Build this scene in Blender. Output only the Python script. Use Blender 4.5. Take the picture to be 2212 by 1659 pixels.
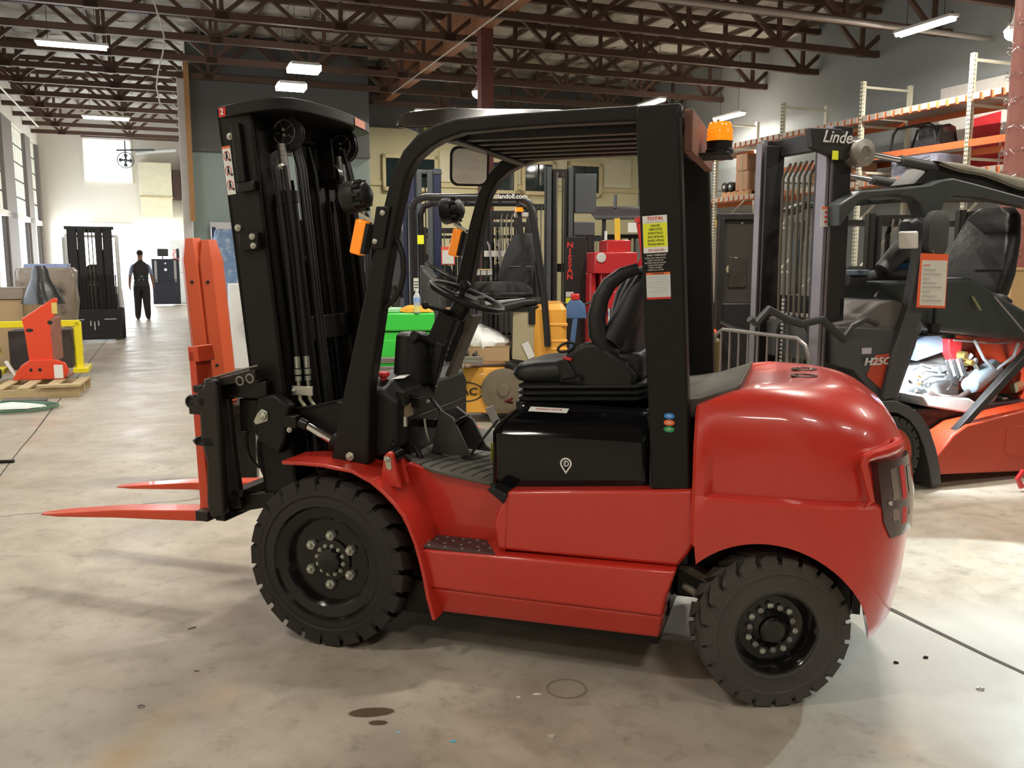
import bpy, bmesh, math, random
from mathutils import Matrix, Vector
R = math.radians
PI = math.pi
random.seed(7)
for _o in list(bpy.data.objects): bpy.data.objects.remove(_o)
SC = bpy.context.scene
COL = SC.collection

# ---------------------------------------------------------------- camera
CAMH = 1.55; PITCH = R(7.9); FPX = 1900.0
cd = bpy.data.cameras.new('camera'); cam = bpy.data.objects.new('camera', cd); COL.objects.link(cam)
cam.location = (0, 0, CAMH); cam.rotation_euler = (R(90) - PITCH, 0, 0)
cd.sensor_fit = 'HORIZONTAL'; cd.sensor_width = 36; cd.lens = 36 * FPX / 2212
cd.clip_start = .05; cd.clip_end = 300
SC.camera = cam
# ---------------------------------------------------------------- world + exposure
w = bpy.data.worlds.new('world'); SC.world = w; w.use_nodes = True
bg = w.node_tree.nodes['Background']; bg.inputs[0].default_value = (.80, .88, 1, 1); bg.inputs[1].default_value = 1.0
SC.view_settings.view_transform = 'Standard'; SC.view_settings.look = 'None'
SC.view_settings.exposure = 0.80; SC.view_settings.gamma = 1; SC.view_settings.use_curve_mapping = False
# building axes: s runs to the right along the trusses, t runs down the aisle
TH = R(21.2)
AX = Vector((math.cos(TH), math.sin(TH), 0)); BX = Vector((-math.sin(TH), math.cos(TH), 0))
def B(s, t, z=0.0): return AX * s + BX * t + Vector((0, 0, z))
def area_light(name, loc, size, power, color=(1, .93, .82), rot=(0, 0, TH), spread=None):
    l = bpy.data.lights.new(name, 'AREA'); l.shape = 'RECTANGLE'; l.size = size[0]; l.size_y = size[1]
    l.energy = power; l.color = color
    if spread: l.spread = spread
    o = bpy.data.objects.new(name, l); COL.objects.link(o); o.location = loc; o.rotation_euler = rot
    return o
LAMPW = (1, .94, .83); LAMPC = (.93, .97, 1)
# ceiling lamps: s, t, direction along 'a' or 'b', kind, power
LAMPS = [(-1.45, 18.8, 5.55, 'a', 'strip', 150), (-1.4, 27.7, 5.55, 'a', 'strip', 150),
         (2.77, 18.8, 5.45, 'a', 'panel', 330), (2.77, 20.8, 5.45, 'a', 'panel', 330),
         (7.0, 20.1, 5.5, 'a', 'bay', 260), (6.96, 23.5, 5.55, 'a', 'strip', 200),
         (11.6, 20.2, 5.55, 'b', 'strip', 260), (13.75, 19.9, 5.3, 'b', 'strip', 300),
         (12.25, 12.1, 5.55, 'b', 'strip', 420), (13.1, 11.0, 5.3, 'a', 'bay', 160),
         (9.8, 24.6, 5.4, 'a', 'bay', 320), (1.6, 28.8, 5.3, 'a', 'bay', 0),
         # the same rows of lamps go on overhead and behind the camera
         (6.6, 8.6, 5.55, 'b', 'strip', 330), (4.4, 4.2, 5.55, 'b', 'strip', 420), (1.6, 5.4, 5.55, 'a', 'strip', 360),
         (-1.4, 9.6, 5.55, 'a', 'strip', 150), (2.9, 11.6, 5.5, 'a', 'strip', 300),
         (1.0, -2.2, 5.55, 'a', 'strip', 210), (5.2, -2.4, 5.55, 'a', 'strip', 190), (-2.6, -3.6, 5.55, 'a', 'strip', 170),
         (9.6, 3.4, 5.55, 'b', 'strip', 300), (9.4, -3.0, 5.55, 'b', 'strip', 260), (-2.6, 2.4, 5.55, 'a', 'strip', 200)]
LAMP_GAIN = .30
for (s_, t_, z_, d_, k_, p_) in LAMPS:
    if p_ <= 0: continue
    sz = {'strip': (1.2, .16), 'panel': (.6, .5), 'bay': (.3, .3)}[k_]
    warm = LAMPC if (t_ > 22 and s_ < 3) else LAMPW
    area_light('ceiling_lamp_light', B(s_, t_, z_ - .08), sz, p_ * LAMP_GAIN, warm, (0, 0, TH + (R(90) if d_ == 'b' else 0)))
# daylight through the dock openings of the left wall and the far wall
area_light('daylight', B(-4.05, 32.5, 1.6), (2.9, 8.5), 230, (.86, .93, 1), (0, R(90), TH + PI))
area_light('daylight', B(-1.5, 36.8, 1.7), (3.4, 3.0), 110, (.86, .93, 1), (R(-90), 0, TH))
area_light('daylight', B(-4.05, 13.0, 2.6), (2.0, 7.0), 120, (.86, .93, 1), (0, R(90), TH + PI))  # no opening here: unseen area lamp before the solid part of the wall

# ---------------------------------------------------------------- materials
MATS = {}
def M(name, col, rough=.5, metal=0.0, var=.12, scale=6.0, bump=0.0, bscale=60.0, coat=0.0, emit=None, spec=.5, trans=0.0, dirt=None):
    if name in MATS: return MATS[name]
    m = bpy.data.materials.new(name); m.use_nodes = True; nt = m.node_tree; n = nt.nodes; L = nt.links
    p = n['Principled BSDF']
    p.inputs['Roughness'].default_value = rough; p.inputs['Metallic'].default_value = metal
    p.inputs['Coat Weight'].default_value = coat; p.inputs['Coat Roughness'].default_value = .06
    p.inputs['Specular IOR Level'].default_value = spec
    p.inputs['Transmission Weight'].default_value = trans
    tc = n.new('ShaderNodeTexCoord'); nz = n.new('ShaderNodeTexNoise'); nz.inputs['Scale'].default_value = scale; nz.inputs['Detail'].default_value = 4
    L.new(tc.outputs['Object'], nz.inputs['Vector'])
    mx = n.new('ShaderNodeMix'); mx.data_type = 'RGBA'
    c = Vector(col[:3])
    mx.inputs[6].default_value = (*(c * (1 - var)), 1); mx.inputs[7].default_value = (*(c * (1 + var)), 1)
    L.new(nz.outputs['Fac'], mx.inputs[0])
    out = mx.outputs[2]
    if dirt:
        nd = n.new('ShaderNodeTexNoise'); nd.inputs['Scale'].default_value = dirt[1]; nd.inputs['Detail'].default_value = 6
        L.new(tc.outputs['Object'], nd.inputs['Vector'])
        cr = n.new('ShaderNodeValToRGB'); cr.color_ramp.elements[0].position = dirt[2]; cr.color_ramp.elements[1].position = dirt[2] + .18
        L.new(nd.outputs['Fac'], cr.inputs[0])
        m2 = n.new('ShaderNodeMix'); m2.data_type = 'RGBA'; m2.inputs[7].default_value = (*dirt[0], 1)
        L.new(cr.outputs[0], m2.inputs[0]); L.new(out, m2.inputs[6]); out = m2.outputs[2]
    L.new(out, p.inputs['Base Color'])
    if bump:
        nb = n.new('ShaderNodeTexNoise'); nb.inputs['Scale'].default_value = bscale; nb.inputs['Detail'].default_value = 3
        L.new(tc.outputs['Object'], nb.inputs['Vector'])
        bp = n.new('ShaderNodeBump'); bp.inputs['Strength'].default_value = bump; bp.inputs['Distance'].default_value = .01
        L.new(nb.outputs['Fac'], bp.inputs['Height']); L.new(bp.outputs[0], p.inputs['Normal'])
    if emit:
        p.inputs['Emission Color'].default_value = (*emit[0], 1); p.inputs['Emission Strength'].default_value = emit[1]
    MATS[name] = m
    return m
red = M('red_paint', (.54, .030, .017), .32, 0, .05, 2.5, .03, 25, coat=.6)
black = M('black_frame_paint', (.0085, .0075, .007), .38, 0, .25, 30, .12, 400, spec=.28)
blackgl = M('black_gloss_plastic', (.004, .004, .005), .10, 0, .2, 10, .03, 12, spec=.4)
blackpl = M('black_plastic', (.012, .012, .012), .42, 0, .2, 20, .15, 300, spec=.35)
vinyl = M('black_vinyl', (.017, .018, .019), .38, 0, .15, 15, .2, 250, spec=.4)
rubber = M('tire_rubber', (.028, .025, .023), .60, 0, .2, 14, .15, 150, spec=.3)
rubdust = M('dusty_tire_rubber', (.055, .050, .044), .8, 0, .25, 9, .2, 90)
rimb = M('black_rim_paint', (.006, .006, .006), .16, 0, .2, 10, coat=.25, spec=.4)
zinc = M('zinc_plated_bolt', (.52, .53, .46), .32, .75, .1, 30)
chrome = M('chrome_rod', (.75, .75, .76), .12, 1, .05, 10)
steel = M('worn_steel', (.30, .28, .27), .38, .8, .25, 12, .1, 80)
greasy = M('greasy_black_steel', (.008, .007, .006), .30, .1, .4, 20, .1, 60, spec=.35)
orange = M('orange_red_fork_paint', (.66, .066, .022), .38, 0, .08, 6, .04, 30, coat=.2)
amber = M('amber_lens', (.95, .26, .01), .2, 0, .1, 30, coat=.4, emit=((1, .25, .01), .25))
white = M('white_print', (.80, .80, .78), .5, 0, .03)
yellow = M('yellow_print', (.82, .86, .03), .5, 0, .04)
redp = M('red_print', (.62, .03, .03), .5, 0, .04)
orp = M('orange_print', (.80, .16, .04), .5, 0, .04)
blackp = M('black_print', (.012, .012, .012), .6, 0, .04)
greyp = M('grey_print', (.35, .35, .35), .6, 0, .04)
bluep = M('blue_print', (.02, .22, .62), .5, 0, .04)
greenp = M('green_print', (.02, .30, .10), .5, 0, .04)
matgrey = M('ribbed_floor_mat', (.105, .098, .082), .8, 0, .12, 12, .2, 120)
glassd = M('dark_lens', (.05, .02, .02), .08, 0, .3, 20, coat=.8)
mirror = M('mirror_glass', (.85, .85, .85), .03, 1, .02)
wood = M('pallet_wood', (.52, .40, .22), .75, 0, .2, 8, .3, 40)
card = M('cardboard', (.42, .28, .15), .8, 0, .1, 5, .05, 50)
emis = M('lamp_tube', (1, 1, 1), .5, 0, 0, emit=((1, .97, .93), 14))
emisw = M('daylight_pane', (1, 1, 1), .5, 0, 0, emit=((.93, .97, 1), 1.6))
lampbody = M('white_lamp_body', (.75, .73, .68), .5)

# ---------------------------------------------------------------- mesh helpers
class MB:
    def __init__(s, T=None): s.v = []; s.f = []; s.T = T or Matrix()
    def add(s, vs, fs, T=None):
        o = len(s.v); TT = s.T @ T if T is not None else s.T
        s.v += [TT @ Vector(q) for q in vs]; s.f += [[i + o for i in f] for f in fs]; return s
    def box(s, c, d, T=None, tp=1.0):
        x, y, z = c; a, b_, h = d[0] / 2, d[1] / 2, d[2] / 2
        vs = [(x - a, y - b_, z - h), (x + a, y - b_, z - h), (x + a, y + b_, z - h), (x - a, y + b_, z - h),
              (x - a * tp, y - b_ * tp, z + h), (x + a * tp, y - b_ * tp, z + h), (x + a * tp, y + b_ * tp, z + h), (x - a * tp, y + b_ * tp, z + h)]
        return s.add(vs, [(0, 3, 2, 1), (4, 5, 6, 7), (0, 1, 5, 4), (1, 2, 6, 5), (2, 3, 7, 6), (3, 0, 4, 7)], T)
    def bb(s, x0, x1, y0, y1, z0, z1, T=None): return s.box(((x0 + x1) / 2, (y0 + y1) / 2, (z0 + z1) / 2), (abs(x1 - x0), abs(y1 - y0), abs(z1 - z0)), T)
    def prism(s, pts, ax, a, b_, T=None):
        n = len(pts)
        def q(p, h): return {'y': (p[0], h, p[1]), 'x': (h, p[0], p[1]), 'z': (p[0], p[1], h)}[ax]
        vs = [q(p, a) for p in pts] + [q(p, b_) for p in pts]
        return s.add(vs, [list(range(n))[::-1], list(range(n, 2 * n))] + [(i, (i + 1) % n, n + (i + 1) % n, n + i) for i in range(n)], T)
    def beam(s, p0, p1, w_, h_, T=None):
        p0 = Vector(p0); p1 = Vector(p1); d = p1 - p0; ln = d.length; z = d.normalized()
        u = z.cross(Vector((0, 0, 1)));
        if u.length < 1e-4: u = Vector((1, 0, 0))
        u.normalize(); v_ = z.cross(u)
        vs = []
        for e in (p0, p1):
            for (a, b_) in ((-1, -1), (1, -1), (1, 1), (-1, 1)): vs.append(e + u * a * w_ / 2 + v_ * b_ * h_ / 2)
        return s.add(vs, [(0, 1, 2, 3), (7, 6, 5, 4), (0, 4, 5, 1), (1, 5, 6, 2), (2, 6, 7, 3), (3, 7, 4, 0)], T)
    def cyl(s, p0, p1, r0, r1=None, n=14, T=None):
        return s.tube([p0, p1], [r0, r0 if r1 is None else r1], n, T=T)
    def tube(s, pts, r, n=8, closed=False, T=None):
        P = [Vector(p) for p in pts]; m = len(P); rs = r if isinstance(r, (list, tuple)) else [r] * m
        vs = []; up = None
        for i, p in enumerate(P):
            if closed: d = P[(i + 1) % m] - P[i - 1]
            else: d = P[min(i + 1, m - 1)] - P[max(i - 1, 0)]
            d.normalize()
            if up is None:
                up = Vector((0, 0, 1)) if abs(d.z) < .9 else Vector((1, 0, 0))
            u = d.cross(up).normalized(); up = u.cross(d).normalized()
            for k in range(n):
                a = 2 * PI * k / n; vs.append(p + (u * math.cos(a) + up * math.sin(a)) * rs[i])
        fs = []
        for i in range(m if closed else m - 1):
            j = (i + 1) % m
            for k in range(n): fs.append((i * n + k, i * n + (k + 1) % n, j * n + (k + 1) % n, j * n + k))
        if not closed: fs += [list(range(n)), list(range((m - 1) * n, m * n))[::-1]]
        return s.add(vs, fs, T)
    def lathe(s, prof, c=(0, 0, 0), ax='z', n=32, T=None, cap=True):
        vs = []
        for (r, h) in prof:
            for k in range(n):
                a = 2 * PI * k / n; x, y = r * math.cos(a), r * math.sin(a)
                vs.append({'z': (c[0] + x, c[1] + y, c[2] + h), 'y': (c[0] + x, c[1] + h, c[2] + y), 'x': (c[0] + h, c[1] + x, c[2] + y)}[ax])
        m = len(prof); fs = [(i * n + k, i * n + (k + 1) % n, (i + 1) * n + (k + 1) % n, (i + 1) * n + k) for i in range(m - 1) for k in range(n)]
        if cap: fs += [list(range(n))[::-1], list(range((m - 1) * n, m * n))]
        return s.add(vs, fs, T)
    def sph(s, c, r, n=12, m=8, T=None):
        if not isinstance(r, (tuple, list)): r = (r, r, r)
        vs = [(c[0], c[1], c[2] - r[2])]
        for i in range(1, m):
            t = -PI / 2 + PI * i / m
            for k in range(n): a = 2 * PI * k / n; vs.append((c[0] + r[0] * math.cos(t) * math.cos(a), c[1] + r[1] * math.cos(t) * math.sin(a), c[2] + r[2] * math.sin(t)))
        vs.append((c[0], c[1], c[2] + r[2])); e = len(vs) - 1; fs = []
        for k in range(n): fs.append((0, 1 + (k + 1) % n, 1 + k)); fs.append((e, 1 + (m - 2) * n + k, 1 + (m - 2) * n + (k + 1) % n))
        for i in range(m - 2):
            for k in range(n): fs.append((1 + i * n + k, 1 + i * n + (k + 1) % n, 1 + (i + 1) * n + (k + 1) % n, 1 + (i + 1) * n + k))
        return s.add(vs, fs, T)
    def loft(s, loops, cap=True, T=None):
        n = len(loops[0]); vs = [p for l in loops for p in l]; m = len(loops)
        fs = [(i * n + k, i * n + (k + 1) % n, (i + 1) * n + (k + 1) % n, (i + 1) * n + k) for i in range(m - 1) for k in range(n)]
        if cap: fs += [list(range(n))[::-1], list(range((m - 1) * n, m * n))]
        return s.add(vs, fs, T)
    def build(s, name, mat, parent=None, bevel=0.0, smooth=38, label=None, kind=None, seg=2, fix=True):
        me = bpy.data.meshes.new(name); me.from_pydata([tuple(q) for q in s.v], [], s.f); me.update()
        if fix:
            b_ = bmesh.new(); b_.from_mesh(me); bmesh.ops.recalc_face_normals(b_, faces=b_.faces); b_.to_mesh(me); b_.free()
        me.materials.append(mat)
        o = bpy.data.objects.new(name, me); COL.objects.link(o)
        if parent: o.parent = parent
        if smooth:
            me.shade_smooth(); me.set_sharp_from_angle(angle=R(smooth))
        if bevel:
            b_ = o.modifiers.new('bevel', 'BEVEL'); b_.width = bevel; b_.segments = seg; b_.limit_method = 'ANGLE'; b_.angle_limit = R(40)
            b_.harden_normals = False
        if label: o['label'] = label
        if kind: o['kind'] = kind
        return o
def rrect(x0, x1, y0, y1, z, r, n=4):
    pts = []
    for (cx, cy, a0) in ((x1 - r, y1 - r, 0), (x0 + r, y1 - r, 90), (x0 + r, y0 + r, 180), (x1 - r, y0 + r, 270)):
        for k in range(n + 1): a = R(a0 + 90 * k / n); pts.append((cx + r * math.cos(a), cy + r * math.sin(a), z))
    return pts
def thing(name, label, cat, loc=(0, 0, 0), rz=0.0, group=None):
    o = bpy.data.objects.new(name, None); COL.objects.link(o); o.location = loc; o.rotation_euler = (0, 0, rz)
    o.empty_display_size = .2
    o['label'] = label; o['category'] = cat
    if group: o['group'] = group
    return o
def tag(o, label, cat, group=None):
    o['label'] = label; o['category'] = cat
    if group: o['group'] = group
    return o
def copy_tree(o, parent=None):
    c = o.copy(); COL.objects.link(c); c.parent = parent
    for ch in list(o.children): copy_tree(ch, c)
    return c
def text(name, s, size, mat, parent, loc, rot, ext=.0008, bold=0.0, sx=1.0, shear=0.0, align='CENTER', space=1.0, kind=None):
    c = bpy.data.curves.new(name, 'FONT'); c.body = s; c.size = size; c.extrude = ext; c.offset = bold; c.align_x = align; c.align_y = 'CENTER'
    c.shear = shear; c.resolution_u = 3; c.space_character = space; c.space_line = .9
    t = bpy.data.objects.new(name, c); COL.objects.link(t)
    dg = bpy.context.evaluated_depsgraph_get()
    me = bpy.data.meshes.new_from_object(t.evaluated_get(dg)); bpy.data.objects.remove(t)
    me.materials.clear(); me.materials.append(mat)
    o = bpy.data.objects.new(name, me); COL.objects.link(o)
    if parent: o.parent = parent
    o.location = loc; o.rotation_euler = rot; o.scale = (sx, 1, 1)
    return o
def struct(o): o['kind'] = 'structure'; return o
def wrot(v):  # turn builder frame (x = s, y = t) into the world
    return Matrix.Rotation(TH, 4, 'Z')
BT = Matrix.Rotation(TH, 4, 'Z')

# ---------------------------------------------------------------- floor
def floor_mat():
    m = bpy.data.materials.new('stained_concrete'); m.use_nodes = True; nt = m.node_tree; n = nt.nodes; L = nt.links; p = n['Principled BSDF']
    tc = n.new('ShaderNodeTexCoord')
    def noise(sc, det, rough=.6, dist=0, off=(0, 0, 0)):
        mp = n.new('ShaderNodeMapping'); mp.inputs['Location'].default_value = off; L.new(tc.outputs['Object'], mp.inputs[0])
        q = n.new('ShaderNodeTexNoise'); q.inputs['Scale'].default_value = sc; q.inputs['Detail'].default_value = det; q.inputs['Roughness'].default_value = rough; q.inputs['Distortion'].default_value = dist
        L.new(mp.outputs[0], q.inputs['Vector']); return q.outputs['Fac']
    def ramp(f, a, b_, ca=(0, 0, 0, 1), cb=(1, 1, 1, 1)):
        r = n.new('ShaderNodeValToRGB'); e = r.color_ramp.elements; e[0].position = a; e[1].position = b_; e[0].color = ca; e[1].color = cb; L.new(f, r.inputs[0]); return r.outputs[0]
    def mix(f, a, b_, mode='MIX'):
        q = n.new('ShaderNodeMix'); q.data_type = 'RGBA'; q.blend_type = mode
        for i, v in ((0, f), (6, a), (7, b_)):
            if isinstance(v, (tuple, float)): q.inputs[i].default_value = v
            else: L.new(v, q.inputs[i])
        return q.outputs[2]
    def spot(cx, cy, rx, ry, ang=0, soft=.4, wob=.35):
        mp = n.new('ShaderNodeMapping'); mp.vector_type = 'TEXTURE'; mp.inputs['Location'].default_value = (cx, cy, 0); mp.inputs['Rotation'].default_value = (0, 0, ang); mp.inputs['Scale'].default_value = (rx, ry, 1)
        L.new(tc.outputs['Object'], mp.inputs[0]); ln = n.new('ShaderNodeVectorMath'); ln.operation = 'LENGTH'; L.new(mp.outputs[0], ln.inputs[0])
        ad = n.new('ShaderNodeMath'); ad.operation = 'MULTIPLY_ADD'; L.new(noise(3.5 / max(rx, ry) * .4, 5), ad.inputs[0]); ad.inputs[1].default_value = wob * 2; L.new(ln.outputs['Value'], ad.inputs[2])
        dv = n.new('ShaderNodeMath'); dv.operation = 'DIVIDE'; L.new(ad.outputs[0], dv.inputs[0]); dv.inputs[1].default_value = 4
        return ramp(dv.outputs[0], (1 + wob - soft) / 4, (1 + wob) / 4, (1, 1, 1, 1), (0, 0, 0, 1))
    base = mix(ramp(noise(.55, 6, .6), .32, .68), (.375, .33, .27, 1), (.50, .45, .37, 1))
    base = mix(ramp(noise(2.6, 8, .68, .5), .42, .66), base, (.34, .295, .235, 1))
    base = mix(ramp(noise(9, 8, .7), .52, .70), base, (.29, .25, .20, 1))
    base = mix(ramp(noise(1.3, 5, .6, .8, (3, 8, 0)), .60, .76), base, (.50, .37, .27, 1))
    base = mix(ramp(noise(60, 3, .7), .66, .74), base, (.26, .22, .17, 1))
    # stains with a shape of their own, and last a painted pool of light
    base = mix(spot(-1.22, 2.62, .14, .26, -.2, .9, .8), base, (.42, .30, .17, 1))
    base = mix(spot(.62, 2.42, .40, .10, -.1, .9, .9), base, (.38, .27, .21, 1))
    base = mix(spot(-.49, 2.87, .085, .035, .1, .12, .15), base, (.105, .065, .04, 1))
    base = mix(spot(-.455, 2.80, .035, .018, 0, .12, .15), base, (.105, .065, .04, 1))
    base = mix(spot(-.52, 2.47, .10, .05, .3, .3, .6), base, (.21, .17, .12, 1))
    base = mix(spot(1.33, 2.36, .14, .035, .2, .15, .9), base, (.62, .52, .20, 1))
    base = mix(spot(1.9, 3.2, .9, .8, .2, .5), base, (.50, .49, .44, 1))  # not a stain: pale pool of the work light put into the floor colour
    L.new(base, p.inputs['Base Color'])
    L.new(ramp(noise(2.2, 6), .3, .7, (.30, .30, .30, 1), (.52, .52, .52, 1)), p.inputs['Roughness'])
    bp = n.new('ShaderNodeBump'); bp.inputs['Strength'].default_value = .25; bp.inputs['Distance'].default_value = .006
    L.new(noise(14, 8, .7), bp.inputs['Height']); L.new(bp.outputs[0], p.inputs['Normal'])
    return m
f = MB(); f.add([tuple(B(s, t)) for s, t in ((-4.5, -9), (15, -9), (15, 37.4), (-4.5, 37.4))], [(0, 1, 2, 3)])
struct(f.build('floor', floor_mat(), smooth=0))
floor_o = bpy.data.objects['floor']
jm = M('joint_filler', (.055, .042, .03), .8, 0, .3, 20)
def joint(pts, w_, name='trim_1'):
    q = MB(); l = []; r_ = []
    for i, p in enumerate(pts):
        p = Vector((p[0], p[1], 0)); a = Vector((*pts[max(0, i - 1)][:2], 0)); b_ = Vector((*pts[min(len(pts) - 1, i + 1)][:2], 0))
        d = (b_ - a).normalized(); nn = Vector((-d.y, d.x, 0)) * w_ * (.5 + .5 * random.random()) / 2
        l.append(p + nn); r_.append(p - nn)
    vs = [(v.x, v.y, .0015) for v in l + r_]; n_ = len(l)
    q.add(vs, [(i, i + 1, n_ + i + 1, n_ + i) for i in range(n_ - 1)])
    return q.build('floor_joint', jm, floor_o, smooth=0)
def jl(s, t0, t1, n=40, j=.006): return [tuple(B(s + random.uniform(-j, j), t0 + (t1 - t0) * i / n))[:2] for i in range(n + 1)]
joint(jl(2.96, -2, 20, 70, .008), .036); joint(jl(-1.22, 1, 30), .014)
joint([tuple(B(-1.22 + i * .105, 6.02 + random.uniform(-.02, .02)))[:2] for i in range(-20, 28)], .008)
# round cover let into the floor
q = MB(); q.lathe([(.075, .0005), (.075, .003), (.068, .003), (.068, .0008)], (.20, 3.04, 0), n=24, cap=False); q.build('floor_cover_ring', M('cover_iron', (.27, .24, .19), .7, .2), floor_o)

# ---------------------------------------------------------------- walls
def wallmat(nm, c, c2=None, stripe=0, axis='X', rough=.7, var=.06):
    return M(nm, c, rough, 0, var, 1.2, .08, 8)
w_back = wallmat('far_wall_paint', (.70, .66, .58)); w_beige = wallmat('beige_office_paint', (.62, .56, .33))
w_green = M('grey_green_metal_sheet', (.27, .33, .30), .45, .15, .12, .8, .25, 1.6); w_dark = wallmat('dark_grey_sheet', (.11, .11, .105)); w_grey = wallmat('grey_block_wall', (.29, .31, .31))
def slab(name, s0, s1, t0, t1, z0, z1, mat, par=None):
    q = MB(BT); q.bb(s0, s1, t0, t1, z0, z1); o = q.build(name, mat, par, smooth=0)
    if not par: struct(o)
    return o
slab('wall_back', -4.5, 1.2, 37.0, 37.3, 0, 7.3, w_back)
slab('wall_front', -4.5, 15, -9.3, -9.0, 0, 7.3, w_dark)
slab('wall_right', 14.8, 15.1, -9, 30, 0, 7.3, w_grey)
# left wall with a row of tall windows and bright dock openings
wl = slab('wall_left', -4.5, -4.2, -9, 27.2, 0, 7.3, w_back)
slab('wall_panel', -4.5, -4.2, 27.2, 37.3, 5.75, 7.3, w_back, wl)
slab('wall_panel', -4.5, -4.2, 27.2, 37.3, 2.85, 3.02, w_back, wl)
for (a, b_) in ((29.2, 31.0), (33.7, 34.9), (36.6, 37.3)): slab('wall_panel', -4.5, -4.2, a, b_, 0, 5.75, M('brown_grey_pier', (.20, .17, .15), .7), wl)
slab('wall_partition', .65, 5.2, 24.0, 24.2, 0, 4.33, w_green)
slab('wall_partition_upper', .65, 5.2, 23.95, 24.2, 4.38, 7.2, w_dark)
slab('trim_1', .62, 5.2, 23.9, 24.22, 4.30, 4.40, w_dark)
slab('wall_partition_return', .65, .85, 24.2, 37.0, 0, 7.2, w_back)
slab('trim_2', .42, .64, 23.75, 24.0, 0, 6.2, M('white_post_paint', (.72, .70, .66), .6))
slab('trim_3', .58, .70, 23.5, 23.62, 2.55, 6.35, M('raw_wood_post', (.42, .22, .085), .7, 0, .2, 3))
seam = M('seam', (.17, .21, .19), .5)
pw = bpy.data.objects['wall_partition']
for s_ in (1.75, 2.85, 3.95): slab('sheet_seam', s_, s_ + .03, 23.975, 24.0, 0, 4.3, seam, pw)
wb = slab('wall_office', 5.2, 15, 26.5, 26.8, 0, 5.5, w_beige)
slab('wall_office_upper', 5.2, 15, 26.6, 26.9, 5.5, 7.2, w_dark)
batten = M('beige_batten', (.60, .50, .28), .6)
slab('trim_4', 5.2, 14.8, 26.44, 26.5, 3.82, 3.95, batten)
pan = M('beige_panel', (.66, .61, .42), .6)
k = 0
for (s0, s1) in ((6.2, 7.7), (9.25, 10.3), (10.68, 11.62), (12.3, 13.28)):
    k += 1
    wm = M('dark_window_glass', (.018, .03, .03), .06, 0, .3, 3)
    o = struct(MB(BT).bb(s0, s1, 26.40, 26.5, 3.78, 4.62).build('window_%d' % k, wm, smooth=0))
    fr = MB(BT)
    for (a, b_, c, d) in ((s0 - .1, s0, 3.66, 4.74), (s1, s1 + .1, 3.66, 4.74), (s0 - .1, s1 + .1, 4.62, 4.74), (s0 - .1, s1 + .1, 3.66, 3.78)): fr.bb(a, b_, 26.34, 26.5, c, d)
    fr.build('window_frame', batten, o, .01); MB(BT).bb((s0 + s1) / 2 - .02, (s0 + s1) / 2 + .02, 26.37, 26.42, 3.78, 4.62).build('mullion', blackpl, o)
for (s0, s1) in ((9.25 + 1.15, 10.55), (11.74, 12.16), (13.5, 14.5), (7.9, 9.1)): slab('wall_board', s0, s1, 26.45, 26.5, 3.98, 4.9, pan, wb)
# left windows: steel grids of frosted panes
pane = M('frosted_pane', (.6, .6, .5), .6, 0, .12, 9, emit=((.92, .93, .80), .16))
grid = M('dark_window_steel', (.05, .04, .035), .6)
for (t0, t1) in ((27.3, 29.15), (31.1, 33.6), (35.0, 36.5)):
    k += 1
    o = struct(MB(BT).bb(-4.36, -4.33, t0, t1, 3.02, 5.75).build('window_%d' % k, grid, smooth=0))
    nt_ = max(2, round((t1 - t0) / .5)); dt = (t1 - t0) / nt_
    for i in range(nt_):
        for j in range(5): MB(BT).bb(-4.32, -4.30, t0 + i * dt + .03, t0 + (i + 1) * dt - .03, 3.02 + j * .546 + .03, 3.02 + (j + 1) * .546 - .03).build('pane', pane, o, smooth=0)
for i, (t0, t1) in enumerate(((27.3, 29.15), (31.1, 33.6), (35.0, 36.5))):
    o = struct(MB(BT).bb(-4.4, -4.37, t0, t1, 0, 2.85).build('door_%d' % (i + 1), emisw, smooth=0))
    g = MB(BT)
    for t in (t0 + .02, t1 - .02): g.bb(-4.36, -4.26, t - .06, t + .06, 0, 2.85)
    g.build('door_frame', grid, o)
o = struct(MB(BT).bb(-3.3, .45, 36.9, 36.99, 0, 3.0).build('door_4', emisw, smooth=0));  # daylit door, its glowing pane widened to stand for glare on the wall
g = MB(BT); g.bb(-2.75, -1.15, 36.82, 36.9, 2.98, 3.04); g.bb(-3.36, -3.3, 36.85, 36.98, 0, 3.02); g.build('door_track', M('pale_track', (.5, .47, .42), .6), o)
k += 1
o = struct(MB(BT).bb(-2.68, -1.12, 36.9, 36.99, 4.55, 6.05).build('window_%d' % k, M('bright_window', (1, 1, 1), .5, 0, 0, emit=((.93, .96, 1), 2)), smooth=0))
MB(BT).bb(-2.74, -1.06, 36.93, 36.98, 4.49, 6.1).build('window_frame', w_back, o)

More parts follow.
